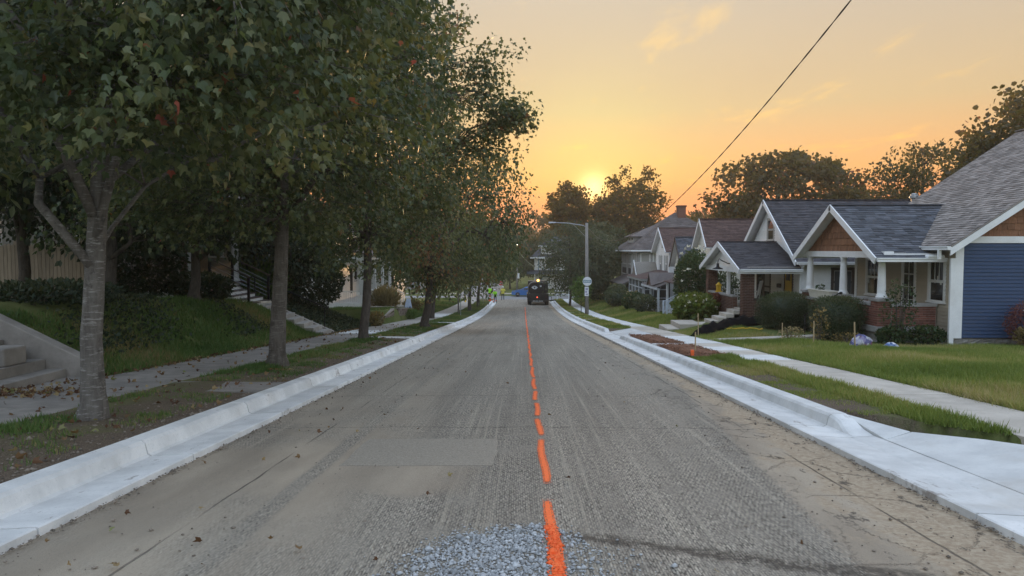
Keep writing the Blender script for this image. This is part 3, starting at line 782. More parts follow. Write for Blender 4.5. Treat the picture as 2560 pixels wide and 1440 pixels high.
BRICK = MB().box(-.1, .1, -.045, .045, -.0285, .0285).mesh('brick')
def bricks(pf, u0, u1, v0, v1, mat, parent, individual=True, depth=.02, bl=.205, bh=.0675, holes=()):
    """running bond on a backing of mortar; each brick proud of its joint"""
    me = None; mb = MB(); v = v0; row = 0
    if individual:
        key = 'brick_' + mat
        if key not in BR: 
            b = MB(); b.box(-.5, .5, 0, 1, -.5, .5); me0 = b.mesh('brick'); me0.materials.append(M[mat]); BR[key] = me0
        me = BR[key]
    while v < v1 - .02:
        t = min(v + bh, v1); u = u0 - (bl / 2 if row % 2 else 0)
        while u < u1:
            s, e = max(u, u0), min(u + bl, u1)
            if e - s > .03:
                for a, b_ in cut((s, e), holes, v, t):
                    g = .006; d = depth + random.uniform(-.003, .003)
                    if individual:
                        c = pf.p((a + b_) / 2, (v + t) / 2, 0)
                        rz = math.atan2(pf.u.y, pf.u.x)
                        yv = pf.n
                        o = bpy.data.objects.new('brick', me)
                        mx = Matrix(((pf.u.x, pf.n.x, pf.v.x, 0), (pf.u.y, pf.n.y, pf.v.y, 0), (pf.u.z, pf.n.z, pf.v.z, 0), (0, 0, 0, 1)))
                        o.matrix_basis = Matrix.Translation(c) @ mx @ Matrix.Diagonal((b_ - a - 2 * g, d, t - v - 2 * g, 1))
                        link(o); attach(o, parent)
                    else: pf.bx(mb, a + g, b_ - g, v + g, t - g, -.01, d)
            u += bl
        v = t; row += 1
    if not individual: return mb.build('brickwork', mat, parent, kind='stuff')
BR = {}

def window(pf, u0, u1, v0, v1, parent, frame='frame_white', cols=1, rows=1, sash=True, trim=.09, glass='window_glass', curtain=None, lower_grid=False, name='window', sill=True, papers=0, deep=.03):
    """cased double-hung window: casing, sill, sashes with their own panes and glazing bars"""
    mb = MB()
    pf.bx(mb, u0, u0 + trim, v0, v1, .0, .035); pf.bx(mb, u1 - trim, u1, v0, v1, .0, .035)
    pf.bx(mb, u0 - .015, u1 + .015, v1, v1 + trim * .9, .0, .042)
    w = mb.build(name, frame, parent)
    if sill:
        m2 = MB(); pf.bx(m2, u0 - .03, u1 + .03, v0 - .05, v0, .0, .065); m2.build('sill', frame, w)
    a, b = u0 + trim, u1 - trim; h = v1 - v0
    halves = [(v0, v0 + h * .5), (v0 + h * .5, v1)] if sash else [(v0, v1)]
    for i, (c, d) in enumerate(halves):
        n0 = .004 if (i == 0 and sash) else .014; st = .042
        m3 = MB()
        pf.bx(m3, a, a + st, c, d, n0 - .02, n0 + .012); pf.bx(m3, b - st, b, c, d, n0 - .02, n0 + .012)
        pf.bx(m3, a + st, b - st, c, c + st, n0 - .02, n0 + .0115); pf.bx(m3, a + st, b - st, d - st, d, n0 - .02, n0 + .0115)
        m3.build('sash', frame, w)
        m4 = MB(); m4.quad(pf.p(a + st, c + st, n0 - .006), pf.p(b - st, c + st, n0 - .006), pf.p(b - st, d - st, n0 - .006), pf.p(a + st, d - st, n0 - .006))
        m4.build('pane', glass, w)
        if i == 1 or not sash or lower_grid:
            for q in range(1, cols):
                x = a + st + (b - a - 2 * st) * q / cols; m5 = MB(); pf.bx(m5, x - .011, x + .011, c + st, d - st, n0 - .012, n0 + .004); m5.build('glazing_bar', frame, w)
            for q in range(1, rows):
                y = c + st + (d - c - 2 * st) * q / rows; m5 = MB(); pf.bx(m5, a + st, b - st, y - .011, y + .011, n0 - .012, n0 + .0035); m5.build('glazing_bar', frame, w)
    for q in range(papers):
        x = a + .1 + (b - a - .25) * random.random(); y = v0 + .1 + (h - .3) * random.random(); m6 = MB()
        pf.bx(m6, x, x + random.uniform(.05, .09), y, y + random.uniform(.08, .22), .012, .0145); m6.build('sticker', 'paper', w)
    if curtain:
        m6 = MB(); pf.bx(m6, a + .045, b - .045, v0 + h * curtain, v1 - .05, .009, .0125); m6.build('blind', 'curtain', w)
    return w

def column(parent, x, y, z0, z1, rb, rt, mat='white_trim', plinth=.0):
    mb = MB(); H = z1 - z0; e = [(rb * 1.35, .0), (rb * 1.35, .05), (rb * 1.12, .07), (rb * 1.15, .10), (rb, .12)]
    for t in np.linspace(.05, 1, 8): e.append((rb + (rt - rb) * (t ** 1.6), .12 + (H - .22) * t))
    e += [(rt * 1.2, H - .09), (rt * 1.02, H - .075), (rt * 1.3, H - .04), (rt * 1.3, H)]
    mb.lathe((x, y, z0), e, 20); o = mb.build('column', mat, parent, smooth=True)
    try:
        pass
    except Exception: pass
    return o

def gutter_run(parent, a, b, mat='white_trim', drop=.11, out=(0, -1, 0), name='gutter'):
    """K-style eave gutter from a to b"""
    a, b = Vector(a), Vector(b); o = Vector(out); mb = MB()
    pr = [(0, 0), (.115, .0), (.118, -.03), (.095, -.055), (.095, -drop), (0, -drop)]
    mb.prism([a + o * p + Vector((0, 0, q)) for p, q in pr], b - a)
    return mb.build(name, mat, parent)

def gable_face(y0, y1, ze, zp, x): return [(y0, ze), (y1, ze), ((y0 + y1) / 2, zp)]

def rake(parent, x, pts, mat, w=.17, t=.05, sgn=-1):
    """bargeboards along a polyline seen from the street (y, z) at plane x"""
    for (a, b) in zip(pts[:-1], pts[1:]):
        mb = MB(); A = Vector((x, a[0], a[1])); B = Vector((x, b[0], b[1])); d = (B - A).normalized(); up = Vector((0, -d.z, d.y))
        if up.z < 0: up = -up
        mb.hexa([A - up * w, B - up * w, B - up * w + Vector((sgn * t, 0, 0)), A - up * w + Vector((sgn * t, 0, 0)), A, B, B + Vector((sgn * t, 0, 0)), A + Vector((sgn * t, 0, 0))])
        mb.build('bargeboard', mat, parent)

def gable_roof_x(parent, x0, x1, y0, y1, ze, zp, mat, soff='soffit', over=.0, expo=.145, x1b=None, both=True, x_in=None):
    """gable roof with its ridge along x (across the street axis); near slope faces the camera"""
    ym = (y0 + y1) / 2; rise, run = zp - ze, ym - y0; L = math.hypot(rise, run)
    x1b = x1 if x1b is None else x1b            # far end of the ridge
    pf = PF((0, y0, ze), (1, 0, 0), (0, run / L, rise / L), (0, -rise / L, run / L))
    shingles(pf, [(x0, 0), (x1, 0), (x1b, L), (x0, L)], mat, parent, expo)
    pf2 = PF((0, y1, ze), (1, 0, 0), (0, -run / L, rise / L), (0, rise / L, run / L))
    mb = MB(); mb.prism([pf2.p(x0, 0, -.05), pf2.p(x1, 0, -.05), pf2.p(x1b, L, -.05), pf2.p(x0, L, -.05)], pf2.n * .06); mb.build('roof_slope', mat, parent)
    mb = MB(); xr = max(x0 + .2, min(x1b, x1b))
    mb.beam((x0, ym, zp + .012), (x1b, ym, zp + .012), .22, .03); mb.build('ridge_cap', mat, parent)
    mb = MB()
    for s, yy in ((1, y0), (-1, y1)):
        mb.hexa([(x0, yy, ze - .075), (x_in or x1, yy, ze - .075), (x_in or x1, ym, zp - .075), (x0, ym, zp - .075), (x0, yy, ze - .058), (x_in or x1, yy, ze - .058), (x_in or x1, ym, zp - .058), (x0, ym, zp - .058)])
    mb.build('soffit', soff, parent)
# ------------------------------------------------------------------ blue house, near right
def blue_house():
    H = thing('house', 'blue lap-sided bungalow with white trim, brown gable shakes and columned brick porch', 'house', (15, 24, -1.4))
    XW, Y0, Y1 = 12.45, 21.5, 27.9
    # near side wall
    w = wall_y(Y0); zt = 1.80
    hole = [(14.42, 15.72, -.12, 1.52)]
    m = MB(); m.box(XW + .02, 24.5, Y0 + .02, Y1, -.95, 1.75); m.build('wall_core', 'dark_room', H)
    siding(w, [(XW + .2, -.93), (24.5, -.93), (24.5, zt), (XW + .2, zt)], 'blue_siding', H, hole, .105, True)
    m = MB(); w.bx(m, XW - .02, XW + .205, -.95, zt + .02, .0, .03); m.build('corner_board', 'white_trim', H)
    m = MB(); w.bx(m, XW + .2, 24.5, zt, zt + .19, .0, .045); m.build('frieze_board', 'white_trim', H)
    sl = .67; ze = 1.72; xe = 12.08; xr = 18.5; zp = ze + sl * (xr - xe)
    gp = [(12.75, zt + .19), (24.4, zt + .19), (xr, zp - .15)]
    m = MB(); m.poly([w.p(u, v, -.01) for u, v in gp]); m.build('gable_core', 'dark_room', H)
    shakes(w, [(12.78, zt + .19), (16.9, zt + .19), (16.9, 4.75)], 'shake_wood', H, .19, .17)
    m = MB(); m.poly([w.p(16.9, zt + .19, .01), w.p(24.3, zt + .19, .01), w.p(xr, zp - .2, .01), w.p(16.9, 4.75, .01)]); m.build('gable_panel', 'shake_wood', H)
    window(w, 14.42, 15.72, -.12, 1.52, H, cols=2, rows=2, trim=.11)
    # rock-faced block foundation
    bm_ = wall_y(Y0 + .05)
    m = MB(); m.box(XW + .05, 24.5, Y0 + .06, Y1, -1.75, -.95); m.build('foundation', 'mortar', H)
    v = -1.55
    for r_ in range(3):
        u = XW + .06 - (.2 if r_ % 2 else 0)
        while u < 17.5:
            s, e = max(u, XW + .06), u + .405
            if e - s > .05:
                m = MB(); d = .05
                pts = [bm_.p(s + .006, v + .006, 0), bm_.p(e - .006, v + .006, 0), bm_.p(e - .006, v + .19, 0), bm_.p(s + .006, v + .19, 0)]
                nn = 4; gv = []
                for j in range(nn + 1):
                    for i in range(nn + 1):
                        edge = min(i, nn - i, j, nn - j)
                        gv.append(bm_.p(s + .006 + (e - s - .012) * i / nn, v + .006 + .184 * j / nn, 0 if edge == 0 else random.uniform(.02, .06)))
                m.add(gv, [(j * 5 + i, j * 5 + i + 1, (j + 1) * 5 + i + 1, (j + 1) * 5 + i) for j in range(4) for i in range(4)])
                m.build('foundation_block', 'rock_block', H)
            u += .405
        v += .2
    # main roof (ridge along the street)
    ya, yb = 21.12, 28.25; L = math.hypot(xr - xe, zp - ze)
    pf = PF((xe, 0, ze), (0, 1, 0), (xr - xe, 0, zp - ze), (-(zp - ze), 0, xr - xe))
    shingles(pf, [(ya, 0), (yb, 0), (yb, L), (ya, L)], 'shingle_gray', H, .128, .26)
    pf2 = PF((2 * xr - xe, 0, ze), (0, 1, 0), (-(xr - xe), 0, zp - ze), ((zp - ze), 0, xr - xe))
    m = MB(); m.prism([pf2.p(ya, 0, -.05), pf2.p(yb, 0, -.05), pf2.p(yb, L, -.05), pf2.p(ya, L, -.05)], pf2.n * .06); m.build('roof_slope', 'shingle_gray', H)
    m = MB(); m.beam((xr, ya, zp + .015), (xr, yb, zp + .015), .25, .035); m.build('ridge_cap', 'shingle_gray', H)
    for (x0, z0, x1, z1) in ((xe, ze, xr, zp), (2 * xr - xe, ze, xr, zp)):
        m = MB(); A, B = Vector((x0, ya, z0 - .045)), Vector((x1, ya, z1 - .045)); d = Vector((0, 0, .23))
        m.hexa([A - d, B - d, B - d + Vector((0, .05, 0)), A - d + Vector((0, .05, 0)), A, B, B + Vector((0, .05, 0)), A + Vector((0, .05, 0))]); m.build('bargeboard', 'white_trim', H)
        m = MB(); m.hexa([A + Vector((0, .05, -.06)), B + Vector((0, .05, -.06)), B + Vector((0, .4, -.06)), A + Vector((0, .4, -.06)), A + Vector((0, .05, -.04)), B + Vector((0, .05, -.04)), B + Vector((0, .4, -.04)), A + Vector((0, .4, -.04))]); m.build('soffit', 'soffit', H)
    gutter_run(H, (xe, ya, ze - .01), (xe, 22.6, ze - .01), out=(-1, 0, 0))
    m = MB(); m.box(xe + .12, XW, ya + .3, yb, ze - .16, ze - .14); m.build('soffit', 'soffit', H)
    m = MB(); m.box(xe - .1, xe - .02, 21.55, 21.63, 1.33, 1.62); m.build('downspout', 'white_trim', H)
    m = MB(); m.box(12.27, 12.40, 21.42, 21.50, -1.45, 1.36); m.build('downspout', 'white_trim', H)
    m = MB(); m.tube([(16.9, 25.2, ze + sl * (16.9 - xe)), (16.9, 25.2, ze + sl * (16.9 - xe) + .45)], .055, 10); m.build('vent_pipe', 'white_trim', H, smooth=True)
    m = MB(); m.lathe((14.9, 28.6, 3.2), [(.10, 0), (.10, .35), (.17, .38), (.17, .46), (.13, .48), (.13, .52), (.05, .56)], 12); m.build('flue_cap', 'galvanised', H)
    # front wall under the porch
    fw = wall_x(XW)
    wins = [(21.95, 22.92, .05, 1.27), (23.6, 24.5, -.30, 1.28), (26.0, 27.05, .02, 1.27)]
    siding(fw, [(Y0, -.95), (Y1, -.95), (Y1, 1.62), (Y0, 1.62)], 'porch_siding', H, wins, .105, False)
    m = MB(); m.poly([fw.p(Y0, -.95, -.01), fw.p(Y1, -.95, -.01), fw.p(Y1, 1.6, -.01), fw.p(Y0, 1.6, -.01)]); m.build('wall_core', 'dark_room', H)
    window(fw, *wins[0], H, cols=3, trim=.10, papers=3)
    window(fw, *wins[2], H, cols=3, trim=.10, papers=2)
    d = window(fw, 23.6, 24.5, -.85, 1.28, H, cols=2, rows=5, sash=False, trim=.10, name='glazed_door', sill=False)
    m = MB(); fw.bx(m, Y1 - .16, Y1 + .02, -.95, 1.62, .0, .03); m.build('corner_board', 'white_trim', H)
    # porch deck, base, ledge, brick parapet
    PX, PY0, PY1 = 10.62, 22.3, 28.35
    m = MB(); m.box(PX + .1, XW, PY0 + .1, PY1 - .1, -.92, -.86); m.build('porch_floor', 'dark_deck', H)
    m = MB(); m.box(PX + .03, XW - .02, PY0 + .03, PY1, -1.9, -.87); m.build('porch_base', 'mortar', H)
    v = -1.75
    for r_ in range(4):
        for pf_, ua, ub in ((wall_y(PY0 + .03), PX + .03, XW - .02), (wall_x(PX + .03), PY0 + .03, PY1)):
            u = ua - (.2 if r_ % 2 else 0)
            while u < ub:
                s, e = max(u, ua), min(u + .405, ub)
                if e - s > .05:
                    m = MB(); gv = []
                    for j in range(4):
                        for i in range(5):
                            edge = min(i, 4 - i, j, 3 - j)
                            gv.append(pf_.p(s + .006 + (e - s - .012) * i / 4, v + .006 + .208 * j / 3, 0.002 if edge == 0 else random.uniform(.012, .03)))
                    m.add(gv, [(j * 5 + i, j * 5 + i + 1, (j + 1) * 5 + i + 1, (j + 1) * 5 + i) for j in range(3) for i in range(4)])
                    m.build('foundation_block', 'rock_block', H)
                u += .405
        v += .22
    m = MB(); m.box(PX - .06, XW - .03, PY0 - .06, PY0 + .3, -.87, -.70); m.box(PX - .06, PX + .3, PY0 + .3, PY1 + .05, -.87, -.70); m.build('stone_ledge', 'stone_cap', H, bevel=.01)
    m = MB(); m.box(PX + .12, XW - .06, PY0 + .03, PY0 + .22, -.70, -.10); m.build('parapet_core', 'mortar', H)
    bricks(wall_y(PY0 + .03), PX + .45, XW - .08, -.695, -.10, 'brick', H)
    m = MB(); m.box(PX + .40, XW - .05, PY0 - .02, PY0 + .27, -.098, -.0); m.build('coping', 'stone_cap', H, bevel=.008)
    m = MB(); m.box(PX + .03, PX + .22, PY0 + .4, 24.0, -.70, -.10); m.build('parapet_core', 'mortar', H)
    bricks(wall_x(PX + .03), PY0 + .45, 23.98, -.695, -.10, 'brick', H)
    m = MB(); m.box(PX - .02, PX + .27, PY0 + .45, 23.75, -.098, -.0); m.build('coping', 'stone_cap', H, bevel=.008)
    m = MB(); m.box(PX + .03, PX + .22, 25.4, 27.9, -.70, -.22); m.build('parapet_core', 'mortar', H)
    bricks(wall_x(PX + .03), 25.45, 27.85, -.695, -.22, 'brick', H, False)
    m = MB(); m.box(PX - .02, PX + .27, 25.4, 27.9, -.218, -.12); m.build('coping', 'stone_cap', H, bevel=.008)
    for i, (yc, tall) in enumerate(((PY0 + .22, .06), (23.95, .02), (25.2, .02), (28.1, .02))):
        hw = .215 if i != 1 else .16
        m = MB(); m.box(PX + .0 + .015, PX + .43 - .015, yc - hw + .015, yc + hw - .015, -.70, tall); m.build('pier_core', 'mortar', H)
        ind = i < 2
        bricks(wall_y(yc - hw + .013), PX + .0, PX + .43, -.695, tall - .002, 'brick', H, ind)
        bricks(wall_x(PX + .013), yc - hw, yc + hw, -.695, tall - .002, 'brick', H, ind)
        m = MB(); m.box(PX - .05, PX + .48, yc - hw - .05, yc + hw + .05, tall, tall + .09); m.build('pier_cap', 'stone_cap', H, bevel=.01)
        if i != 1: column(H, PX + .215, yc, tall + .09, 1.37, .125, .092)
    # porch steps
    for i in range(4):
        m = MB(); m.box(9.4 + .31 * i, PX, 24.15, 25.0, -1.75, -1.45 + .155 * i); m.build('step', 'walk_concrete', H, bevel=.008)
    m = MB(); m.tube([(PX + .1, 25.02, -.0), (PX + .02, 25.02, .16), (9.45, 25.02, -.62)], .022, 8); m.tube([(9.5, 25.02, -.6), (9.5, 25.02, -1.4)], .018, 6); m.lathe((PX + .06, 24.98, .15), [(.02, 0), (.05, .01), (.05, .05), (.02, .06)], 10, 'y'); m.build('handrail', 'black_metal', H, smooth=True)
    # porch roof
    gable_roof_x(H, 10.42, 12.95, 22.0, 28.72, 1.36, 3.12, 'shingle_slate', 'white_trim', x1b=15.1, x_in=12.4)
    rake(H, 10.42, [(22.0, 1.37), (25.36, 3.135), (28.72, 1.37)], 'white_trim', .20, .045)
    gf = wall_x(10.78)
    m = MB(); m.poly([gf.p(22.6, 1.55, -.01), gf.p(28.1, 1.55, -.01), gf.p(25.36, 2.98, -.01)]); m.build('gable_core', 'dark_room', H)
    shakes(gf, [(22.58, 1.56), (28.14, 1.56), (25.36, 2.99)], 'shake_wood', H, .215, .14)
    m = MB(); m.box(10.72, 11.0, 22.16, 28.56, 1.36, 1.56); m.build('porch_beam', 'white_trim', H)
    m = MB(); m.box(11.0, 12.40, 22.16, 22.36, 1.36, 1.50); m.build('porch_beam', 'white_trim', H)
    m = MB(); m.box(10.95, 12.43, 22.3, 28.5, 1.505, 1.53); m.build('porch_ceiling', 'porch_ceiling', H)
    gutter_run(H, (10.42, 22.0, 1.37), (12.45, 22.0, 1.37), drop=.12)
    m = MB(); m.box(11.85, 12.35, 21.86, 22.06, 1.365, 1.46); m.build('splash_guard', 'white_trim', H, bevel=.03)
    return H
blue_house()
# things on and by the blue porch
t = thing('planter_box', 'cream wooden planter box standing on the far parapet of the blue house porch', 'planter', (10.75, 26.6, -.12))
m = MB(); m.hexa([(10.62, 25.75, -.118), (10.9, 25.75, -.118), (10.9, 27.55, -.118), (10.62, 27.55, -.118), (10.56, 25.7, .15), (10.94, 25.7, .15), (10.94, 27.6, .15), (10.56, 27.6, .15)]); m.build('box', 'cream_siding', t)
m = MB(); m.box(10.54, 10.96, 25.66, 27.64, .15, .175); m.build('rim', 'cream_siding', t)

# ------------------------------------------------------------------ white house with brick porch
def white_house():
    H = thing('house', 'white gabled house with black roof, dark brick porch piers and yellow front door', 'house', (14, 35.5, -1.9))
    XW, Y0, Y1 = 11.8, 31.6, 39.6
    w = wall_y(Y0); ze, zp = 1.10, 3.98; ym = 35.6
    m = MB(); m.box(XW + .02, 22, Y0 + .02, Y1, -1.9, 1.0); m.build('wall_core', 'dark_room', H)
    siding(w, [(XW, -1.15), (22, -1.15), (22, 1.05), (XW, 1.05)], 'white_siding', H, [(13.05, 14.05, -.30, .78)], .115, True)
    m = MB(); m.box(XW, 22, Y0 + .03, Y1, -2.2, -1.15); m.build('foundation', 'rock_block', H)
    m = MB(); w.bx(m, XW - .02, XW + .12, -1.15, 1.05, 0, .025); m.build('corner_board', 'white_trim', H)
    window(w, 13.05, 14.05, -.30, .78, H, frame='frame_brown', cols=1, trim=.09, curtain=.05)
    m = MB(); w.bx(m, 13.2, 13.9, -.28, .7, .018, .026); m.build('storm_sash', 'screen_mesh', H)
    fw = wall_x(XW)
    holes = [(35.4, 37.5, -.95, .62), (32.45, 33.4, -.85, .75)]
    siding(fw, [(Y0, -1.15), (Y1, -1.15), (Y1, .9), (ym, zp - .15), (Y0, .9)], 'white_siding', H, holes + [(35.0, 36.1, 2.05, 3.1)], .115, True)
    m = MB(); m.poly([fw.p(Y0, -1.15, -.02), fw.p(Y1, -1.15, -.02), fw.p(Y1, .9, -.02), fw.p(ym, zp - .1, -.02), fw.p(Y0, .9, -.02)]); m.build('wall_core', 'dark_room', H)
    window(fw, 35.05, 36.05, 2.08, 3.05, H, frame='soffit', trim=.09)
    window(fw, 35.4, 36.45, -.95, .62, H, frame='frame_brown', cols=1, trim=.1, curtain=.35); window(fw, 36.45, 37.5, -.95, .62, H, frame='frame_brown', cols=1, trim=.1)
    d = MB(); fw.bx(d, 32.45, 33.4, -.85, .75, .0, .05); d = d.build('door_case', 'frame_brown', H)
    m = MB(); fw.bx(m, 32.55, 33.3, -.85, .68, .05, .075); m = m.build('door', 'door_yellow', H)
    q = MB(); fw.bx(q, 32.66, 33.19, .25, .58, .075, .08); q.build('pane', 'window_glass', m)
    q = MB(); fw.bx(q, 33.35, 33.40, -.85, .70, .03, .10); q.build('screen_door_edge', 'frame_brown', H)
    q = MB(); fw.bx(q, 33.95, 34.25, -.12, .06, .01, .13); q.build('mailbox', 'frame_brown', H)
    # main roof, ridge away from the street
    gable_roof_x(H, 11.45, 22, 31.2, 40.0, ze, zp, 'shingle_black', 'white_trim', x_in=11.9)
    rake(H, 11.45, [(31.2, ze + .01), (ym, zp + .015), (40.0, ze + .01)], 'white_trim', .20, .045)
    gutter_run(H, (11.45, 31.2, ze), (22, 31.2, ze))
    m = MB(); m.box(11.9, 22, 31.25, Y0, ze - .14, ze - .12); m.build('soffit', 'soffit', H)
    m = MB(); m.tube([(11.75, 31.2, ze - .1), (11.75, 31.3, ze - .22), (11.75, 31.55, ze - .4), (11.75, 31.55, -1.9)], .045, 8); m.build('downspout', 'white_trim', H)
    # porch
    PX = 9.35; PY0, PY1 = 31.55, 38.0; zf = -.95
    gable_roof_x(H, 9.1, 11.75, 31.25, 38.25, .78, 1.98, 'shingle_black', 'white_trim', x1b=11.8, x_in=11.7)
    rake(H, 9.1, [(31.25, .79), (34.75, 1.995), (38.25, .79)], 'white_trim', .21, .05)
    gf = wall_x(9.42)
    siding(gf, [(31.95, .85), (37.55, .85), (34.75, 1.83)], 'white_siding', H, (), .115, True)
    m = MB(); m.box(9.36, 9.6, 31.45, 38.1, .62, .86); m.build('porch_beam', 'white_trim', H)
    m = MB(); m.box(9.12, 11.72, 31.25, 31.40, .60, .79); m.build('fascia', 'white_trim', H)
    gutter_run(H, (9.12, 31.25, .80), (11.72, 31.25, .80))
    m = MB(); m.box(9.5, 11.75, 31.4, 38.1, .865, .885); m.build('porch_ceiling', 'porch_ceiling', H)
    m = MB(); m.box(PX + .1, XW, PY0 + .1, PY1, zf - .12, zf); m.build('porch_floor', 'walk_concrete', H)
    m = MB(); m.box(PX + .08, XW, PY0 + .05, PY1 - .05, -2.2, zf - .12); m.build('porch_base', 'mortar', H)
    bricks(wall_y(PY0 + .05), PX + .5, XW, -2.0, -.55, 'dark_brick', H, False)
    m = MB(); m.box(PX + .5, XW, PY0 + .05, PY0 + .22, zf, -.55); m.build('parapet_core', 'mortar', H)
    m = MB(); m.box(PX + .48, XW, PY0 - .02, PY0 + .27, -.55, -.46); m.build('coping', 'frame_brown', H)
    for yc in (PY0 + .24, PY1 - .24):
        m = MB(); m.box(PX + .02, PX + .46, yc - .22, yc + .22, -2.2, .62); m.build('pier_core', 'mortar', H)
        bricks(wall_y(yc - .222), PX, PX + .48, -2.0, .62, 'dark_brick', H, False); bricks(wall_x(PX + .018), yc - .24, yc + .24, -2.0, .62, 'dark_brick', H, False)
    m = MB(); m.box(PX + .05, PX + .25, 33.3, PY1 - .45, -2.2, -.52); m.build('parapet_core', 'mortar', H)
    bricks(wall_x(PX + .05), 33.3, PY1 - .45, -2.0, -.52, 'dark_brick', H, False); bricks(wall_y(33.3), PX + .05, PX + .25, -2.0, -.52, 'dark_brick', H, False)
    m = MB(); m.box(PX, PX + .30, 33.22, PY1 - .45, -.52, -.43); m.build('coping', 'stone_cap', H, bevel=.01)
    m = MB(); m.box(PX + .08, PX + .22, 34.3, 34.44, -.43, .62); m.build('post', 'white_trim', H)
    for i in range(5):
        m = MB(); m.box(PX - 1.55 + .33 * i, PX + .08, 32.08, 33.28, -2.1, -1.62 + .15 * i); m.build('step', 'walk_concrete', H, bevel=.01)
    return H
white_house()
t = thing('wall_lamp', 'black gooseneck barn lamp on the gable of the brick porch', 'lamp', (9.4, 34.0, 1.0))
m = MB(); m.tube([(9.40, 33.35, .98), (9.2, 33.45, 1.0), (9.0, 33.7, 1.12), (8.95, 33.95, 1.2), (8.95, 34.15, 1.12), (8.95, 34.2, .98)], .022, 8); m.build('arm', 'black_metal', t, smooth=True)
m = MB(); m.lathe((8.95, 34.2, .72), [(.24, 0), (.235, .03), (.10, .09), (.07, .12), (.06, .26), (.02, .28)], 16); m.build('shade', 'black_metal', t, smooth=True)
def rocking_chair(x, y, z, a, label):
    t = thing('rocking_chair', label, 'chair', (x, y, z), 'rocking chairs on the brick porch')
    ca, sa = math.cos(a), math.sin(a)
    def q(u, v, w): return (x + u * ca - v * sa, y + u * sa + v * ca, z + w)
    for s in (-.25, .25):
        m = MB(); m.tube([q(-.42, s, .10), q(-.2, s, .03), q(.1, s, .02), q(.4, s, .09)], .018, 6); m.build('rocker', 'white_trim', t)
        m = MB(); m.beam(q(.22, s, .03), q(.22, s, .66), .04, .04); m.build('leg', 'white_trim', t)
        m = MB(); m.beam(q(-.2, s, .03), q(-.42, s, 1.12), .04, .04); m.build('leg', 'white_trim', t)
        m = MB(); m.beam(q(-.27, s, .64), q(.28, s, .66), .05, .03); m.build('armrest', 'white_trim', t)
    m = MB(); m.hexa([q(-.2, -.25, .40), q(.26, -.25, .43), q(.26, .25, .43), q(-.2, .25, .40), q(-.2, -.25, .43), q(.26, -.25, .46), q(.26, .25, .46), q(-.2, .25, .43)]); m.build('seat', 'white_trim', t)
    for i in range(5):
        v = -.18 + .09 * i; m = MB(); m.beam(q(-.25, v, .45), q(-.41, v, 1.08), .045, .012); m.build('slat', 'white_trim', t)
    m = MB(); m.beam(q(-.415, -.27, 1.1), q(-.415, .27, 1.1), .03, .07); m.build('headrail', 'white_trim', t)
rocking_chair(10.6, 34.4, -.95, 2.6, 'white rocking chair on the brick porch nearest the yellow door')
rocking_chair(10.6, 36.2, -.95, 2.6, 'white rocking chair on the brick porch in front of the brown window')
t = thing('lantern', 'yellow lantern on the brick parapet of the white house porch', 'lantern', (9.5, 36.1, -.43))
m = MB(); m.box(9.36, 9.64, 35.95, 36.25, -.43, -.39); m.box(9.38, 9.62, 35.97, 36.23, -.12, -.08); m.build('frame', 'lantern_yellow', t)
m = MB(); m.box(9.41, 9.59, 36.0, 36.2, -.39, -.12); m.build('body', 'lantern_yellow', t)
m = MB(); m.lathe((9.5, 36.1, -.08), [(.13, 0), (.05, .09), (.03, .12)], 10); m.build('top', 'lantern_yellow', t)
# ------------------------------------------------------------------ further houses on the right
def simple_gable(H, x, xb, y0, y1, zg, ze, zp, wallmat, roofmat, trim='white_trim', over=.35, wins=(), side_wins=(), frame='frame_white', rakemat=None, expo=.115):
    """gable-fronted block: ridge runs away from the street"""
    fw = wall_x(x); w = wall_y(y0); ym = (y0 + y1) / 2; sl = (zp - ze) / (ym - y0 + over)
    zw = ze + sl * over
    m = MB(); m.box(x + .02, xb, y0 + .02, y1, zg, zw - .05); m.build('wall_core', 'dark_room', H)
    siding(fw, [(y0, zg + .4), (y1, zg + .4), (y1, zw - .05), (ym, zp - .12), (y0, zw - .05)], wallmat, H, [a[:4] for a in wins], expo)
    m = MB(); m.poly([fw.p(y0, zg + .4, -.02), fw.p(y1, zg + .4, -.02), fw.p(y1, zw - .05, -.02), fw.p(ym, zp - .1, -.02), fw.p(y0, zw - .05, -.02)]); m.build('wall_core', wallmat, H)
    siding(w, [(x, zg + .4), (xb, zg + .4), (xb, zw), (x, zw)], wallmat, H, [a[:4] for a in side_wins], expo)
    m = MB(); m.box(x + .01, xb, y0 + .01, y1, zg - .3, zg + .4); m.build('foundation', 'rock_block', H)
    for a in wins: window(fw, *a[:4], H, frame=frame, trim=.08, curtain=a[4] if len(a) > 4 else None)
    for a in side_wins: window(w, *a[:4], H, frame=frame, trim=.08, curtain=a[4] if len(a) > 4 else None)
    gable_roof_x(H, x - over, xb, y0 - over, y1 + over, ze, zp, roofmat, trim, x_in=x + .05)
    rake(H, x - over, [(y0 - over, ze + .01), (ym, zp + .015), (y1 + over, ze + .01)], rakemat or trim, .17, .045)
    m = MB(); w.bx(m, x - .02, x + .1, zg + .4, zw, 0, .025); m.build('corner_board', trim, H)
    return fw, w

def shutters(pf, H, u0, u1, v0, v1, mat='gray_siding', wd=.28):
    for a, b in ((u0 - wd - .02, u0 - .02), (u1 + .02, u1 + wd + .02)):
        m = MB(); pf.bx(m, a, b, v0, v1, .015, .045); m.build('shutter', mat, H)

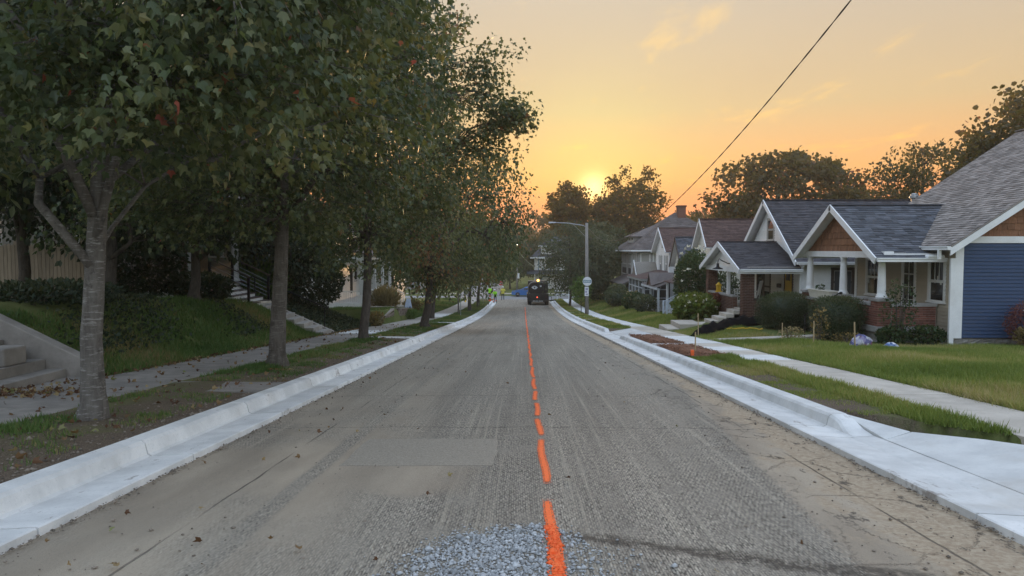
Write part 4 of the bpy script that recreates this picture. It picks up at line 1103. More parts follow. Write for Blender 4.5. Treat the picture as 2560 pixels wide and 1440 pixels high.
# cream house with brown roof behind the climbing shrub
H = thing('house', 'cream house with steep brown gable and flared eaves behind the climbing shrub', 'house', (14, 48, -2.8))
simple_gable(H, 11.75, 20, 46.7, 49.9, -2.7, 1.78, 3.62, 'cream_siding', 'shingle_brown', wins=[(47.9, 48.7, .55, 1.75, .4), (48.1, 48.5, 2.5, 3.0)])
m = MB(); m.prism([(13.2, 44.6, 1.9), (21, 44.6, 1.9), (21, 46.9, 3.5), (14.5, 46.9, 3.5)], (0, .02, .06)); m.build('roof_slope', 'shingle_brown', H)
m = MB(); m.box(13.6, 21, 44.9, 47, -2.9, 1.9); m.build('side_wing', 'cream_siding', H)
for yy in (45.9, 50.9):
    pass
m = MB(); m.prism([(9.5, 44.9, -.55), (9.5, 50.2, -.55), (11.75, 50.2, .0), (11.75, 44.9, .0)], (0, 0, .07)); m.build('porch_roof', 'shingle_brown', H)
for yy in (45.1, 50.0):
    m = MB(); m.box(9.65, 9.78, yy - .065, yy + .065, -2.4, -.5); m.build('post', 'white_trim', H)
m = MB(); m.box(9.5, 11.75, 44.95, 50.15, -2.9, -2.2); m.build('porch_floor', 'gray_siding', H)

# small house with slate-coloured steep gable and gablet porch
H = thing('house', 'small pale house with steep slate-gray gable, brown bargeboards and shallow gablet porch', 'house', (13, 53.7, -3.1))
simple_gable(H, 11.3, 18, 51.9, 55.4, -3.1, .42, 2.55, 'cream_siding', 'shingle_slate', wins=[(52.6, 53.3, .35, 1.35)], rakemat='frame_brown')
L = math.hypot(2.2, .75)
pf = PF((9.0, 0, -.95), (0, 1, 0), (2.2, 0, .75), (-.75, 0, 2.2))
shingles(pf, [(50.2, 0), (56.6, 0), (56.2, L), (51.2, L)], 'shingle_weathered', H, .16, .4)
gablet = PF((0, 51.35, -.82), (1, 0, 0), (0, .75, .95), (0, -.95, .75))
m = MB(); m.prism([(8.95, 51.5, -.85), (8.95, 53.1, -.85), (8.95, 52.3, -.1)], (.05, 0, 0)); m.build('gablet_face', 'dark_brick', H)
for s in (-1, 1):
    m = MB(); m.prism([(8.85, 52.3 + s * .9, -.92), (10.3, 52.3 + s * .5, -.50), (11.0, 52.3, -.03), (8.85, 52.3, -.03)], (0, 0, .05)); m.build('gablet_slope', 'shingle_weathered', H)
m = MB(); m.box(9.0, 9.08, 50.2, 56.6, -1.1, -.94); m.build('fascia', 'porch_blue_post', H)
for yy in (50.4, 53.4, 56.4):
    m = MB(); m.box(9.12, 9.26, yy - .07, yy + .07, -2.9, -1.0); m.build('post', 'porch_blue_post', H)
m = MB(); m.box(9.0, 11.3, 50.3, 56.5, -3.5, -2.75); m.build('porch_floor', 'gray_siding', H)
m = MB(); m.box(9.12, 9.18, 50.4, 56.4, -2.0, -1.93); m.box(9.12, 9.18, 50.4, 56.4, -2.68, -2.62); m.build('rail', 'porch_blue_post', H)
for i in range(40):
    m = MB(); m.box(9.135, 9.165, 50.55 + i * .147, 50.585 + i * .147, -2.62, -2.0); m.build('baluster', 'porch_blue_post', H)

# white house with shutters and enclosed porch
H = thing('house', 'white two-storey house with brown roof, shuttered windows and glazed enclosed porch', 'house', (13, 60.3, -3.3))
fw, w = simple_gable(H, 11.3, 19, 57.5, 63.2, -3.2, 1.45, 3.40, 'white_siding', 'shingle_brown', wins=[(58.3, 59.1, -.15, 1.15, .45), (60.6, 61.4, -.15, 1.15, .45)], side_wins=[(13.2, 14.0, -.2, 1.0)])
shutters(fw, H, 58.3, 59.1, -.15, 1.15); shutters(fw, H, 60.6, 61.4, -.15, 1.15)
m = MB(); fw.bx(m, 60.1, 60.6, 1.75, 2.5, .005, .03); m.build('gable_vent', 'gray_siding', H)
px0, px1, py0, py1 = 9.15, 11.3, 57.0, 64.4; zt, zb, zs = -.66, -2.35, -1.55
m = MB(); m.box(px0 + .1, px1, py0 + .1, py1 - .1, -3.5, zb); m.build('porch_base', 'white_siding', H)
m = MB(); m.box(px0, px1, py0, py1, zb, zb + .1); m.build('porch_sill', 'white_trim', H)
pf, pw = wall_x(px0 + .05), wall_y(py0 + .05)
m = MB(); m.box(px0 + .12, px1, py0 + .12, py1 - .12, zb, zt); m.build('porch_room', 'dark_room', H)
for a, b in ((57.1, 58.9), (59.0, 60.8), (60.9, 62.5), (62.6, 64.3)):
    window(pf, a, b, zb + .45, zt - .12, H, frame='porch_blue_post', cols=3, rows=1, trim=.07, lower_grid=True)
    m = MB(); pf.bx(m, a, b, zb + .1, zb + .42, 0, .03); m.build('panel', 'white_siding', H)
for a, b in ((9.25, 9.9), (9.95, 11.2)):
    window(pw, a, b, zb + .25, zt - .12, H, frame='porch_blue_post', cols=2, trim=.08, glass='screen_mesh')
m = MB(); m.box(px0 - .12, px1, py0 - .12, py1 + .12, zt - .1, zt + .06); m.build('porch_cornice', 'porch_blue_post', H)
m = MB(); m.add([(px0 - .25, py0 - .25, zt + .06), (px1, py0 - .25, zt + .06), (px1, py1 + .25, zt + .06), (px0 - .25, py1 + .25, zt + .06), (px1, py0 + 1.0, zt + .62), (px1, py1 - 1.0, zt + .62)], [(0, 1, 4), (0, 4, 5, 3), (3, 5, 2), (1, 2, 5, 4), (0, 3, 2, 1)]); m.build('porch_roof', 'shingle_brown', H)
m = MB(); m.prism([(9.5, 62.0, zt + .2), (9.5, 64.6, zt + .2), (9.5, 63.3, zt + 1.25)], (1.8, 0, 0)); m.build('porch_gablet', 'tan_siding', H)
rake(H, 9.45, [(61.7, zt + .12), (63.3, zt + 1.42), (64.9, zt + .12)], 'white_trim', .14, .05)

# big gray foursquare with hipped roof and chimney
H = thing('house', 'large gray two-storey house with hipped roof, dormer and brick chimney', 'house', (15, 76.5, -4.3))
X0, X1, Y0, Y1 = 10.9, 20.5, 70.6, 82.4; ze, zp = 1.62, 5.45; g0 = -4.4
fw, w = wall_x(X0), wall_y(Y0)
m = MB(); m.box(X0 + .03, X1, Y0 + .03, Y1, g0, ze); m.build('wall_core', 'dark_room', H)
up = [(71.2, 73.9, -.9, 1.25), (74.6, 77.2, -.9, 1.25), (78.0, 81.8, -.9, 1.25)]
siding(fw, [(Y0, g0), (Y1, g0), (Y1, ze), (Y0, ze)], 'gray_siding', H, up + [(71.4, 74.6, -3.3, -1.7), (76, 80, -3.3, -1.7)], .15)
siding(w, [(X0, g0), (X1, g0), (X1, ze), (X0, ze)], 'gray_siding', H, [(11.1, 12.1, -.9, 1.25), (12.3, 13.4, -.9, 1.25)], .15)
for a in up: window(fw, *a, H, frame='frame_white', cols=2, trim=.12, glass='screen_mesh', curtain=.3)
for a in ((11.1, 12.1, -.9, 1.25), (12.3, 13.4, -.9, 1.25)): window(w, *a, H, frame='frame_white', trim=.1, curtain=.6)
for a in ((71.4, 74.6, -3.3, -1.7), (76, 80, -3.3, -1.7)): window(fw, *a, H, frame='frame_white', cols=2, trim=.12, glass='window_glass', curtain=.55)
ex0, ey0, ex1, ey1 = X0 - .8, Y0 - .8, X1 + .8, Y1 + .8; cx, ya, yb = 15.6, 76.3, 76.9
m = MB(); m.add([(ex0, ey0, ze), (ex1, ey0, ze), (ex1, ey1, ze), (ex0, ey1, ze), (cx, ya, zp), (cx, yb, zp)], [(0, 1, 4), (1, 2, 5, 4), (2, 3, 5), (3, 0, 4, 5), (0, 3, 2, 1)]); m.build('roof_deck', 'shingle_weathered', H)
def tri_plane(a, b, c, mat, expo=.2):
    a, b, c = Vector(a), Vector(b), Vector(c); u = (b - a).normalized(); n = u.cross(c - a).normalized()
    if n.z < 0: n = -n
    v = (c - a) - u * (c - a).dot(u); L_ = v.length; v.normalize()
    shingles(PF(a + n * .03, u, v, n), [(0, 0), ((b - a).length, 0), ((c - a).dot(u), L_)], mat, H, expo, .5)
tri_plane((ex0, ey0, ze), (ex1, ey0, ze), (cx, ya, zp), 'shingle_weathered'); tri_plane((ex0, ey1, ze), (ex0, ey0, ze), (cx, 76.6, zp), 'shingle_weathered')
m = MB(); m.box(ex0, ex1, ey0, ey1, ze - .16, ze - .01); m.build('eave', 'white_trim', H)
m = MB(); m.box(11.1, 13.2, 74.8, 78.4, 2.0, 2.95); m.build('dormer', 'gray_siding', H)
pf = wall_x(11.1)
for a in (75.1, 76.9): window(pf, a, a + 1.2, 2.2, 2.9, H, trim=.1)
m = MB(); m.add([(10.6, 74.3, 2.95), (13.9, 74.3, 2.95), (13.9, 78.9, 2.95), (10.6, 78.9, 2.95), (13.4, 76.6, 4.15), (14.6, 76.6, 4.15)], [(0, 1, 5, 4), (2, 3, 4, 5), (3, 0, 4), (1, 2, 5), (0, 3, 2, 1)]); m.build('dormer_roof', 'shingle_weathered', H)
c = MB(); c.box(15.6, 16.4, 75.2, 76.0, 3.8, 6.0); c = c.build('chimney', 'dark_brick', H)
m = MB(); m.box(15.53, 16.47, 75.13, 76.07, 5.95, 6.1); m.build('chimney_cap', 'dark_brick', H)
m = MB(); m.prism([(9.2, 69.9, -1.75), (9.2, 79, -1.75), (10.9, 79, -1.0), (10.9, 69.9, -1.0)], (0, 0, .12)); m.build('porch_roof', 'shingle_weathered', H)
m = MB(); m.box(9.3, 10.9, 70.0, 78.9, -4.7, -3.2); m.build('porch_base', 'rock_block', H)
for yy in (70.2, 73, 76, 78.7):
    m = MB(); m.box(9.4, 9.6, yy - .1, yy + .1, -3.2, -1.75); m.build('post', 'gray_siding', H)

# pale house past the crossing
H = thing('house', 'pale two-storey house with dark stacked roofs beyond the crossing, half hidden by trees', 'house', (4, 128, -5))
m = MB(); m.box(2.0, 13, 124, 134, -5.2, .4); m.build('wall', 'white_siding', H)
w = wall_y(124); siding(w, [(2, -4.9), (13, -4.9), (13, .4), (2, .4)], 'white_siding', H, (), .18)
for a in ((2.5, 3.5, -2.2, .0), (4.2, 5.2, -2.2, .0), (3, 4.4, -4.3, -2.9), (7, 8.2, -2.2, 0)): window(w, *a, H, frame='sign_teal', trim=.12)
m = MB(); m.add([(1.2, 123.2, .4), (13.8, 123.2, .4), (13.8, 135, .4), (1.2, 135, .4), (5.5, 129, 4.0), (9.5, 129, 4.0)], [(0, 1, 5, 4), (1, 2, 5), (2, 3, 4, 5), (3, 0, 4), (0, 3, 2, 1)]); m.build('roof', 'shingle_slate', H)
m = MB(); m.box(1.15, 13.85, 123.15, 135.05, .18, .42); m.build('eave', 'white_trim', H)
m = MB(); m.box(3.0, 5.6, 123.6, 127, .9, 2.3); m.build('dormer', 'white_siding', H)
m = MB(); m.prism([(2.6, 123.2, 2.3), (6.0, 123.2, 2.3), (4.3, 123.2, 3.3)], (0, 4, 0)); m.build('dormer_roof', 'shingle_slate', H)
m = MB(); m.box(2.55, 6.05, 123.15, 127.2, 2.16, 2.32); m.build('dormer_eave', 'white_trim', H)
m = MB(); m.prism([(.6, 122, -2.4), (6.5, 122, -2.4), (6.5, 124, -1.9), (.6, 124, -1.9)], (0, 0, .15)); m.build('porch_roof', 'shingle_slate', H)
H = thing('house', 'plain gray house at the far left corner beyond the crossing', 'house', (-22, 124, -5))
m = MB(); m.box(-28, -17, 122, 132, -5.2, .2); m.build('wall', 'gray_siding', H)
m = MB(); m.prism([(-28.6, 121.4, .2), (-16.4, 121.4, .2), (-22.5, 121.4, 3.2)], (0, 11, 0)); m.build('roof', 'shingle_weathered', H)
for a in (-26, -21.5): window(wall_y(122), a, a + 1.2, -2.4, -.9, H)

# ------------------------------------------------------------------ left side houses
H = thing('house', 'tan lap-sided house with white porch column and wide wooden steps in tree shade', 'house', (-16, 29, .0))
gL = gz(-12.5, 28)
m = MB(); m.box(-18.6, -13.7, 26.2, 36, gL - .5, 4.4); m.build('wall_core', 'dark_room', H)
w = wall_y(26.2); fw = wall_x(-13.7, s=1)
siding(w, [(-18.6, gL + .55), (-13.7, gL + .55), (-13.7, 4.4), (-18.6, 4.4)], 'tan_siding', H, [(-15.9, -14.9, 1.4, 2.9)], .12)
siding(fw, [(26.2, gL + .55), (36, gL + .55), (36, 4.4), (26.2, 4.4)], 'tan_siding', H, [(27.0, 28.2, 1.3, 2.8), (29.3, 30.3, gL + .7, 2.8), (32.0, 33.6, 1.3, 2.8)], .12)
for a in ((27.0, 28.2, 1.3, 2.8), (32.0, 33.6, 1.3, 2.8)): window(fw, *a, H)
window(w, -15.9, -14.9, 1.4, 2.9, H)
m = MB(); fw.bx(m, 29.3, 30.3, gL + .7, 2.8, 0, .05); m.build('door', 'frame_brown', H)
for (pa, pb) in (((-24.5, 25.7), (-13.1, 36.5)),):
    m = MB(); m.add([(-19.2, 25.6, 4.4), (-13.1, 25.6, 4.4), (-13.1, 36.6, 4.4), (-19.2, 36.6, 4.4), (-16.15, 25.6, 7.2), (-16.15, 36.6, 7.2)], [(0, 1, 4), (1, 2, 5, 4), (2, 3, 5), (3, 0, 4, 5), (0, 3, 2, 1)]); m.build('roof', 'shingle_weathered', H)
zp_ = gL + .72
m = MB(); m.box(-13.7, -11.5, 25.9, 34, zp_ - .08, zp_); m.build('porch_floor', 'dark_deck', H)
m = MB(); m.box(-13.6, -11.6, 26.0, 33.9, gL - .4, zp_ - .08); m.build('porch_skirt', 'white_trim', H)
m = MB(); m.box(-13.75, -11.35, 25.75, 34.2, 3.3, 3.55); m.build('porch_beam', 'white_trim', H)
m = MB(); m.prism([(-11.1, 25.5, 3.5), (-11.1, 34.5, 3.5), (-13.7, 34.5, 4.3), (-13.7, 25.5, 4.3)], (0, 0, .1)); m.build('porch_roof', 'shingle_weathered', H)
for yy in (26.1, 30.0, 33.8):
    column(H, -11.75, yy, zp_, 3.3, .15, .12)
for i in range(5):
    y0 = 26.9; xo = -11.5 + .30 * i
    m = MB(); m.box(-11.52, xo + .30, y0, y0 + 2.2, gL - .3, zp_ - .14 * (i + 1) - .035); m.build('riser', 'white_trim', H)
    m = MB(); m.box(xo - .02, xo + .33, y0 - .03, y0 + 2.23, zp_ - .14 * (i + 1) - .034, zp_ - .14 * (i + 1)); m.build('tread', 'dark_deck', H)
for yy in (26.93, 29.05):
    m = MB(); m.box(-10.1, -10.02, yy - .04, yy + .04, gL - .1, gL + .95); m.box(-11.52, -11.44, yy - .04, yy + .04, zp_, zp_ + .95); m.build('rail_post', 'black_metal', H)
    m = MB(); m.beam((-11.5, yy, zp_ + .95), (-10.0, yy, gL + .98), .06, .035); m.build('handrail', 'dark_deck', H)
    for q in range(5):
        m = MB(); m.tube([(-11.48, yy, zp_ + .12 + .15 * q), (-10.06, yy, gL + .15 + .15 * q)], .006, 4); m.build('cable', 'galvanised', H)
for (x, y, z, c, lab) in ((-11.0, 26.55, gL, 'clay_pot', 'dark pot of pink mums at the foot of the porch steps'), (-11.9, 30.8, zp_, 'stone_cap', 'gray flower pot on the porch beside the wooden steps')):
    t = thing('flower_pot', lab, 'pot', (x, y, z), 'pots by the porch steps')
    m = MB(); m.lathe((x, y, z), [(.15, 0), (.21, .28), (.22, .30), (.19, .30), (.17, .27)], 14); m.build('pot', c, t, smooth=True)
# steep side bank stairs with cheek wall, far left edge
t = thing('concrete_steps', 'old concrete steps with sloping cheek wall at the left edge beside the nearest maple', 'steps', (-8.5, 12.3, -.6))
zb = float(zr(12.9)) + .2
m = MB(); m.prism([(-7.62, 12.72, zb - .3), (-7.62, 12.72, zb + .30), (-7.75, 12.72, zb + .37), (-10.8, 12.72, zb + 1.85), (-11.2, 12.72, zb + 1.85), (-11.2, 12.72, zb - .3)], (0, .26, 0)); m.build('cheek_wall', 'aged_concrete', t, bevel=.02)
for i in range(8):
    m = MB(); m.box(-11.2, -7.98 - .36 * i, 10.2, 12.715, zb - .3, zb + .17 * (i + 1)); m.build('step', 'aged_concrete', t, bevel=.012)
m = MB(); m.box(-7.98, -7.47, 10.2, 12.7, zb - .3, zb + .03); m.build('landing', 'aged_concrete', t)
t = thing('concrete_block', 'loose square concrete block standing on the old steps', 'block', (-8.6, 12.0, zb + .38))
m = MB(); m.box(-8.78, -8.38, 11.75, 12.3, zb + .342, zb + .64); m.build('block', 'aged_concrete', t, bevel=.03)
# second stair with handrail
t = thing('concrete_steps', 'concrete bank steps with sloping cheek wall and black handrail up to the tan house', 'steps', (-9, 28.3, -1.4))
zb = float(zr(28.6)) + .2; zt_ = gz(-11, 28.3)
m = MB(); m.prism([(-7.5, 28.95, zb - .3), (-7.5, 28.95, zb + .06), (-10.6, 28.95, zt_ + .12), (-10.9, 28.95, zt_ + .12), (-10.9, 28.95, zb - .3)], (0, .2, 0)); m.build('cheek_wall', 'old_concrete', t)
for i in range(8):
    z1 = zb + (zt_ - zb) * (i + 1) / 8
    m = MB(); m.box(-10.9, -7.55 - .36 * i, 27.7, 28.94, zb - .4, z1); m.build('step', 'old_concrete', t, bevel=.01)
m = MB(); m.tube([(-7.7, 29.05, zb + .95), (-10.7, 29.05, zt_ + .95), (-10.75, 29.05, zt_ + .9)], .022, 6); m.tube([(-7.85, 29.05, zb), (-7.85, 29.05, zb + .98)], .02, 6); m.tube([(-10.6, 29.05, zt_), (-10.6, 29.05, zt_ + .93)], .02, 6); m.build('handrail', 'black_metal', t)
sheet('porch_walk', [(-10.9, 27.7, lot_l(28) + .02), (-9.9, 27.7, lot_l(28) + .02), (-9.9, 28.9, lot_l(28) + .02), (-10.9, 28.9, lot_l(28) + .02)], 'walk_concrete', .08)
# picket fence
t = thing('wood_fence', 'weathered dog-eared wooden fence on top of the shaded bank at far left', 'fence', (-15, 24, .5))
for i in range(34):
    x = -17.6 + i * .118; zb = gz(x, 22.5); hh = 1.75 + random.uniform(-.03, .03)
    m = MB(); m.prism([(x, 22.5, zb - .1), (x + .108, 22.5, zb - .1), (x + .108, 22.5, zb + hh - .04), (x + .075, 22.5, zb + hh), (x + .033, 22.5, zb + hh), (x, 22.5, zb + hh - .04)], (0, .018, 0)); m.build('picket', 'fence_wood', t)
for zz in (.35, 1.4):
    m = MB(); m.box(-17.7, -13.5, 22.52, 22.56, gz(-15, 22.5) + zz, gz(-15, 22.5) + zz + .085); m.build('rail', 'fence_wood', t)
for x in (-17.6, -15.6, -13.55):
    m = MB(); m.box(x - .05, x + .05, 22.52, 22.62, gz(x, 22.5) - .1, gz(x, 22.5) + 1.85); m.lathe((x, 22.57, gz(x, 22.5) + 1.85), [(.04, 0), (.07, .05), (.06, .11), (.02, .14)], 8); m.build('post', 'fence_wood', t)
H = thing('house', 'blue-gray sided house at far left, glimpsed above the wooden fence', 'house', (-24, 30, .5))
m = MB(); m.box(-40, -25, 24, 36, -.5, 4.6); m.build('wall_core', 'gray_siding', H)
siding(wall_y(24), [(-40, 0), (-25, 0), (-25, 4.6), (-40, 4.6)], 'porch_blue_post', H, (), .15); siding(wall_x(-25, s=1), [(24, 0), (36, 0), (36, 4.6), (24, 4.6)], 'porch_blue_post', H, (), .15)
m = MB(); m.prism([(-40.6, 23.4, 4.6), (-24.4, 23.4, 4.6), (-32.5, 23.4, 9)], (0, 13.2, 0)); m.build('roof', 'shingle_weathered', H)

# retaining walls of split-face block
def block_wall(label, y0, y1, tops, gname='block retaining walls by the sidewalk'):
    t = thing('retaining_wall', label, 'wall', (-7.7, y0, float(zr(y0))), gname)
    bh = .155; bl = .4
    a = np.interp
    m = MB(); ys = list(np.linspace(y0 + .02, y1 - .02, 9))
    for p, q in zip(ys[:-1], ys[1:]):
        zt0, zt1 = float(zr(p)) + float(a(p, [y0, y1], tops)), float(zr(q)) + float(a(q, [y0, y1], tops))
        m.hexa([(-7.95, p, float(zr(p)) - .1), (-7.70, p, float(zr(p)) - .1), (-7.70, q, float(zr(q)) - .1), (-7.95, q, float(zr(q)) - .1), (-7.95, p, zt0 - .09), (-7.70, p, zt0 - .09), (-7.70, q, zt1 - .09), (-7.95, q, zt1 - .09)])
    m.build('core', 'dark_brick', t)
    zlo = min(float(zr(y0)), float(zr(y1))); zhi = max(float(zr(y0)) + tops[0], float(zr(y1)) + tops[1])
    z = zlo; r_ = 0
    while z < zhi:
        y = y0 - (bl / 2 if r_ % 2 else 0)
        while y < y1:
            s, e = max(y, y0), min(y + bl, y1); yc = (s + e) / 2
            if e - s > .08 and z + bh > float(zr(yc)) + .1 and z + bh < float(zr(yc)) + float(a(yc, [y0, y1], tops)) - .03:
                m = MB(); d = random.uniform(0, .015)
                m.hexa([(-7.72, s + .006, z + .005), (-7.64 + d, s + .02, z + .012), (-7.64 + d, e - .02, z + .012), (-7.72, e - .006, z + .005), (-7.72, s + .006, z + bh - .004), (-7.64 + d, s + .02, z + bh - .012), (-7.64 + d, e - .02, z + bh - .012), (-7.72, e - .006, z + bh - .004)])
                m.build('wall_block', 'block_wall', t)
            y += bl
        z += bh; r_ += 1
    n = int((y1 - y0) / .6)
    for i in range(n):
        p, q = y0 + (y1 - y0) * i / n, y0 + (y1 - y0) * (i + 1) / n
        zt0, zt1 = float(zr(p)) + float(a(p, [y0, y1], tops)), float(zr(q)) + float(a(q, [y0, y1], tops))
        m = MB(); m.hexa([(-7.98, p + .005, zt0 - .09), (-7.62, p + .005, zt0 - .09), (-7.62, q - .005, zt1 - .09), (-7.98, q - .005, zt1 - .09), (-7.98, p + .005, zt0), (-7.62, p + .005, zt0), (-7.62, q - .005, zt1), (-7.98, q - .005, zt1)]); m.build('cap_stone', 'block_cap', t)
block_wall('low brown block retaining wall nearer the camera, its top sloping up from the sidewalk', 37.6, 43.6, (.28, .98))
block_wall('taller brown block retaining wall past the gap, beside the leaning maple', 45.4, 51.2, (1.0, .9))
t = thing('retaining_wall', 'short return wall of brown block beside the gap', 'wall', (-8.6, 45.5, -2.8), 'block retaining walls by the sidewalk')
m = MB(); m.box(-9.8, -7.99, 45.4, 45.65, float(zr(45.4)) - .2, float(zr(45.4)) + .98); m.build('wall', 'block_wall', t)
m = MB(); m.box(-9.8, -7.99, 45.35, 45.7, float(zr(45.4)) + .98, float(zr(45.4)) + 1.06); m.build('cap_stone', 'block_cap', t)

# white porch house, left distance
H = thing('house', 'white house with railed front porch beyond the retaining walls on the left', 'house', (-15, 57, -2.4))
g0 = gz(-13, 56)
m = MB(); m.box(-24, -14, 53, 63, g0 - .4, 3.0); m.build('wall_core', 'dark_room', H)
siding(wall_x(-14, s=1), [(53, g0 + .5), (63, g0 + .5), (63, 3), (53, 3)], 'white_siding', H, [(54, 55.2, -.9, .6), (59.5, 60.5, -1.9, .4), (61, 62.2, -.9, .6)], .13)
siding(wall_y(53), [(-24, g0 + .5), (-14, g0 + .5), (-14, 3), (-24, 3)], 'white_siding', H, [(-17, -15.8, -.9, .6)], .13)
window(wall_x(-14, s=1), 54, 55.2, -.9, .6, H); window(wall_x(-14, s=1), 61, 62.2, -.9, .6, H); window(wall_y(53), -17, -15.8, -.9, .6, H)
m = MB(); m.add([(-24.6, 52.4, 3), (-13.4, 52.4, 3), (-13.4, 63.6, 3), (-24.6, 63.6, 3), (-19, 52.4, 6.6), (-19, 63.6, 6.6)], [(0, 1, 4), (1, 2, 5, 4), (2, 3, 5), (3, 0, 4, 5), (0, 3, 2, 1)]); m.build('roof', 'shingle_weathered', H)
zpf = g0 + .7
m = MB(); m.box(-14, -11.2, 53, 63, g0 - .3, zpf); m.build('porch_base', 'white_siding', H)
m = MB(); m.box(-14.2, -11.0, 52.8, 63.2, .9, 1.15); m.build('porch_beam', 'white_trim', H)
m = MB(); m.prism([(-10.8, 52.6, 1.15), (-10.8, 63.4, 1.15), (-14, 63.4, 1.9), (-14, 52.6, 1.9)], (0, 0, .1)); m.build('porch_roof', 'shingle_weathered', H)
for yy in (53.2, 56.3, 59.5, 62.8):
    m = MB(); m.box(-11.45, -11.25, yy - .1, yy + .1, zpf, .9); m.build('post', 'white_trim', H)
m = MB(); m.box(-11.38, -11.32, 53.2, 58.9, zpf + .82, zpf + .9); m.box(-11.38, -11.32, 53.2, 58.9, zpf + .1, zpf + .16); m.build('rail', 'white_trim', H)
for i in range(46):
    y = 53.3 + i * .122; m = MB(); m.box(-11.365, -11.335, y, y + .035, zpf + .16, zpf + .82); m.build('baluster', 'white_trim', H)
m = MB(); m.box(-13.9, -11.4, 53.02, 53.06, zpf + .82, zpf + .9); m.build('rail', 'white_trim', H)
for i in range(18):
    x = -13.8 + i * .135; m = MB(); m.box(x, x + .035, 53.025, 53.055, zpf + .1, zpf + .82); m.build('baluster', 'white_trim', H)
for i in range(5):
    m = MB(); m.box(-11.2, -10.95 + .28 * i, 59.2, 60.8, g0 - .4, zpf - .14 * (i + 1)); m.build('step', 'walk_concrete', H)
for yy in (59.2, 60.8):
    m = MB(); m.beam((-11.2, yy, zpf + .9), (-9.8, yy, g0 + .95), .06, .06); m.build('stair_rail', 'white_trim', H)
    for i in range(7):
        x = -11.1 + i * .2; zt1 = zpf + .9 - (x + 11.2) / 1.4 * (zpf - g0 - .05)
        m = MB(); m.box(x - .02, x + .02, yy - .02, yy + .02, zt1 - .8, zt1); m.build('baluster', 'white_trim', H)
H = thing('house', 'pale house low behind the maples near the crossing on the left', 'house', (-15, 76, -4))
g0 = gz(-13, 76)
m = MB(); m.box(-24, -13, 71, 81, g0 - .4, 1.5); m.build('wall_core', 'white_siding', H)
siding(wall_x(-13, s=1), [(71, g0 + .4), (81, g0 + .4), (81, 1.5), (71, 1.5)], 'cream_siding', H, [(72.5, 74, -2.4, -.8), (77, 78.5, -2.4, -.8)], .15)
for a in (72.5, 77): window(wall_x(-13, s=1), a, a + 1.5, -2.4, -.8, H)
m = MB(); m.prism([(-12.4, 70.4, 1.5), (-24.6, 70.4, 1.5), (-18.5, 70.4, 5.2)], (0, 11.2, 0)); m.build('roof', 'shingle_brown', H)
# ------------------------------------------------------------------ foliage
import mathutils.noise as mnoise
def tmpl(kind):
    if kind == 'maple':
        half = [(0, 0), (.24, -.04), (.50, .38), (.20, .46), (0, 1.0)]
    elif kind == 'kite':
        half = [(0, 0), (.30, .38), (.20, .72), (0, 1.0)]
    elif kind == 'clump':
        half = [(0, 0), (.45, .25), (.34, .72), (0, 1.0)]
    elif kind == 'needle':
        half = [(0, 0), (.10, .5), (0, 1.0)]
    elif kind == 'broad':
        half = [(0, 0), (.36, .28), (.28, .7), (0, 1.0)]
    n = len(half); V = []
    for s in (1, -1):
        for x, y in half: V.append((s * x, y, -.5 * x - .38 * y * y))
    V = np.array(V, float)
    return V, [list(range(n)), list(range(2 * n - 1, n - 1, -1))]

def leaves_mesh(name, pos, size, axis, rnd, kind, mat, g):
    """one blade per position: axis = base-to-tip direction"""
    T, polys = tmpl(kind); N = len(pos)
    a = axis / np.linalg.norm(axis, axis=1, keepdims=True)
    r = g.normal(size=(N, 3)); n = np.cross(a, r); n /= np.linalg.norm(n, axis=1, keepdims=True) + 1e-9
    x = np.cross(a, n)
    V = (pos[:, None, :] + size[:, None, None] * (T[None, :, 0, None] * x[:, None, :] + T[None, :, 1, None] * a[:, None, :] + T[None, :, 2, None] * n[:, None, :])).reshape(-1, 3)
    k = len(T); off = (np.arange(N) * k)[:, None]
    lo = np.concatenate([np.array(p)[None, :] + off for p in polys], axis=1).ravel()
    sizes = np.tile([len(p) for p in polys], N)
    return fast_mesh(name, V, lo, sizes, mat, np.repeat(rnd, len(polys)))

def lump(d, seed):
    """smooth lumpy factor on directions"""
    q = d @ np.random.default_rng(seed).normal(size=(3, 7)) * 1.9
    return np.sin(q + np.arange(7)).mean(1)

def crown_points(n, c, rad, g, seed, inner=.5, zcut=-.75, lumpy=.35, gaps=.15):
    out = []
    while sum(len(o) for o in out) < n:
        d = g.normal(size=(n * 2, 3)); d /= np.linalg.norm(d, axis=1, keepdims=True)
        r = g.uniform(inner ** 3, 1, n * 2) ** (1 / 3)
        rr = r * (1 + lumpy * lump(d, seed))
        p = d * rr[:, None]
        keep = (p[:, 2] > zcut) & (lump(p * 2.2 + 5, seed + 1) > -1 + 2 * gaps - .55)
        out.append(p[keep] * np.array(rad) + np.array(c))
    return np.concatenate(out)[:n]

def branch(a, b, n, g, sag=0.12, wob=.06):
    a, b = np.array(a, float), np.array(b, float); L = np.linalg.norm(b - a)
    t = np.linspace(0, 1, n)[:, None]
    p = a + (b - a) * t
    p[:, 2] += L * sag * np.sin(np.pi * t[:, 0])
    p[1:-1] += g.normal(size=(n - 2, 3)) * L * wob
    return p

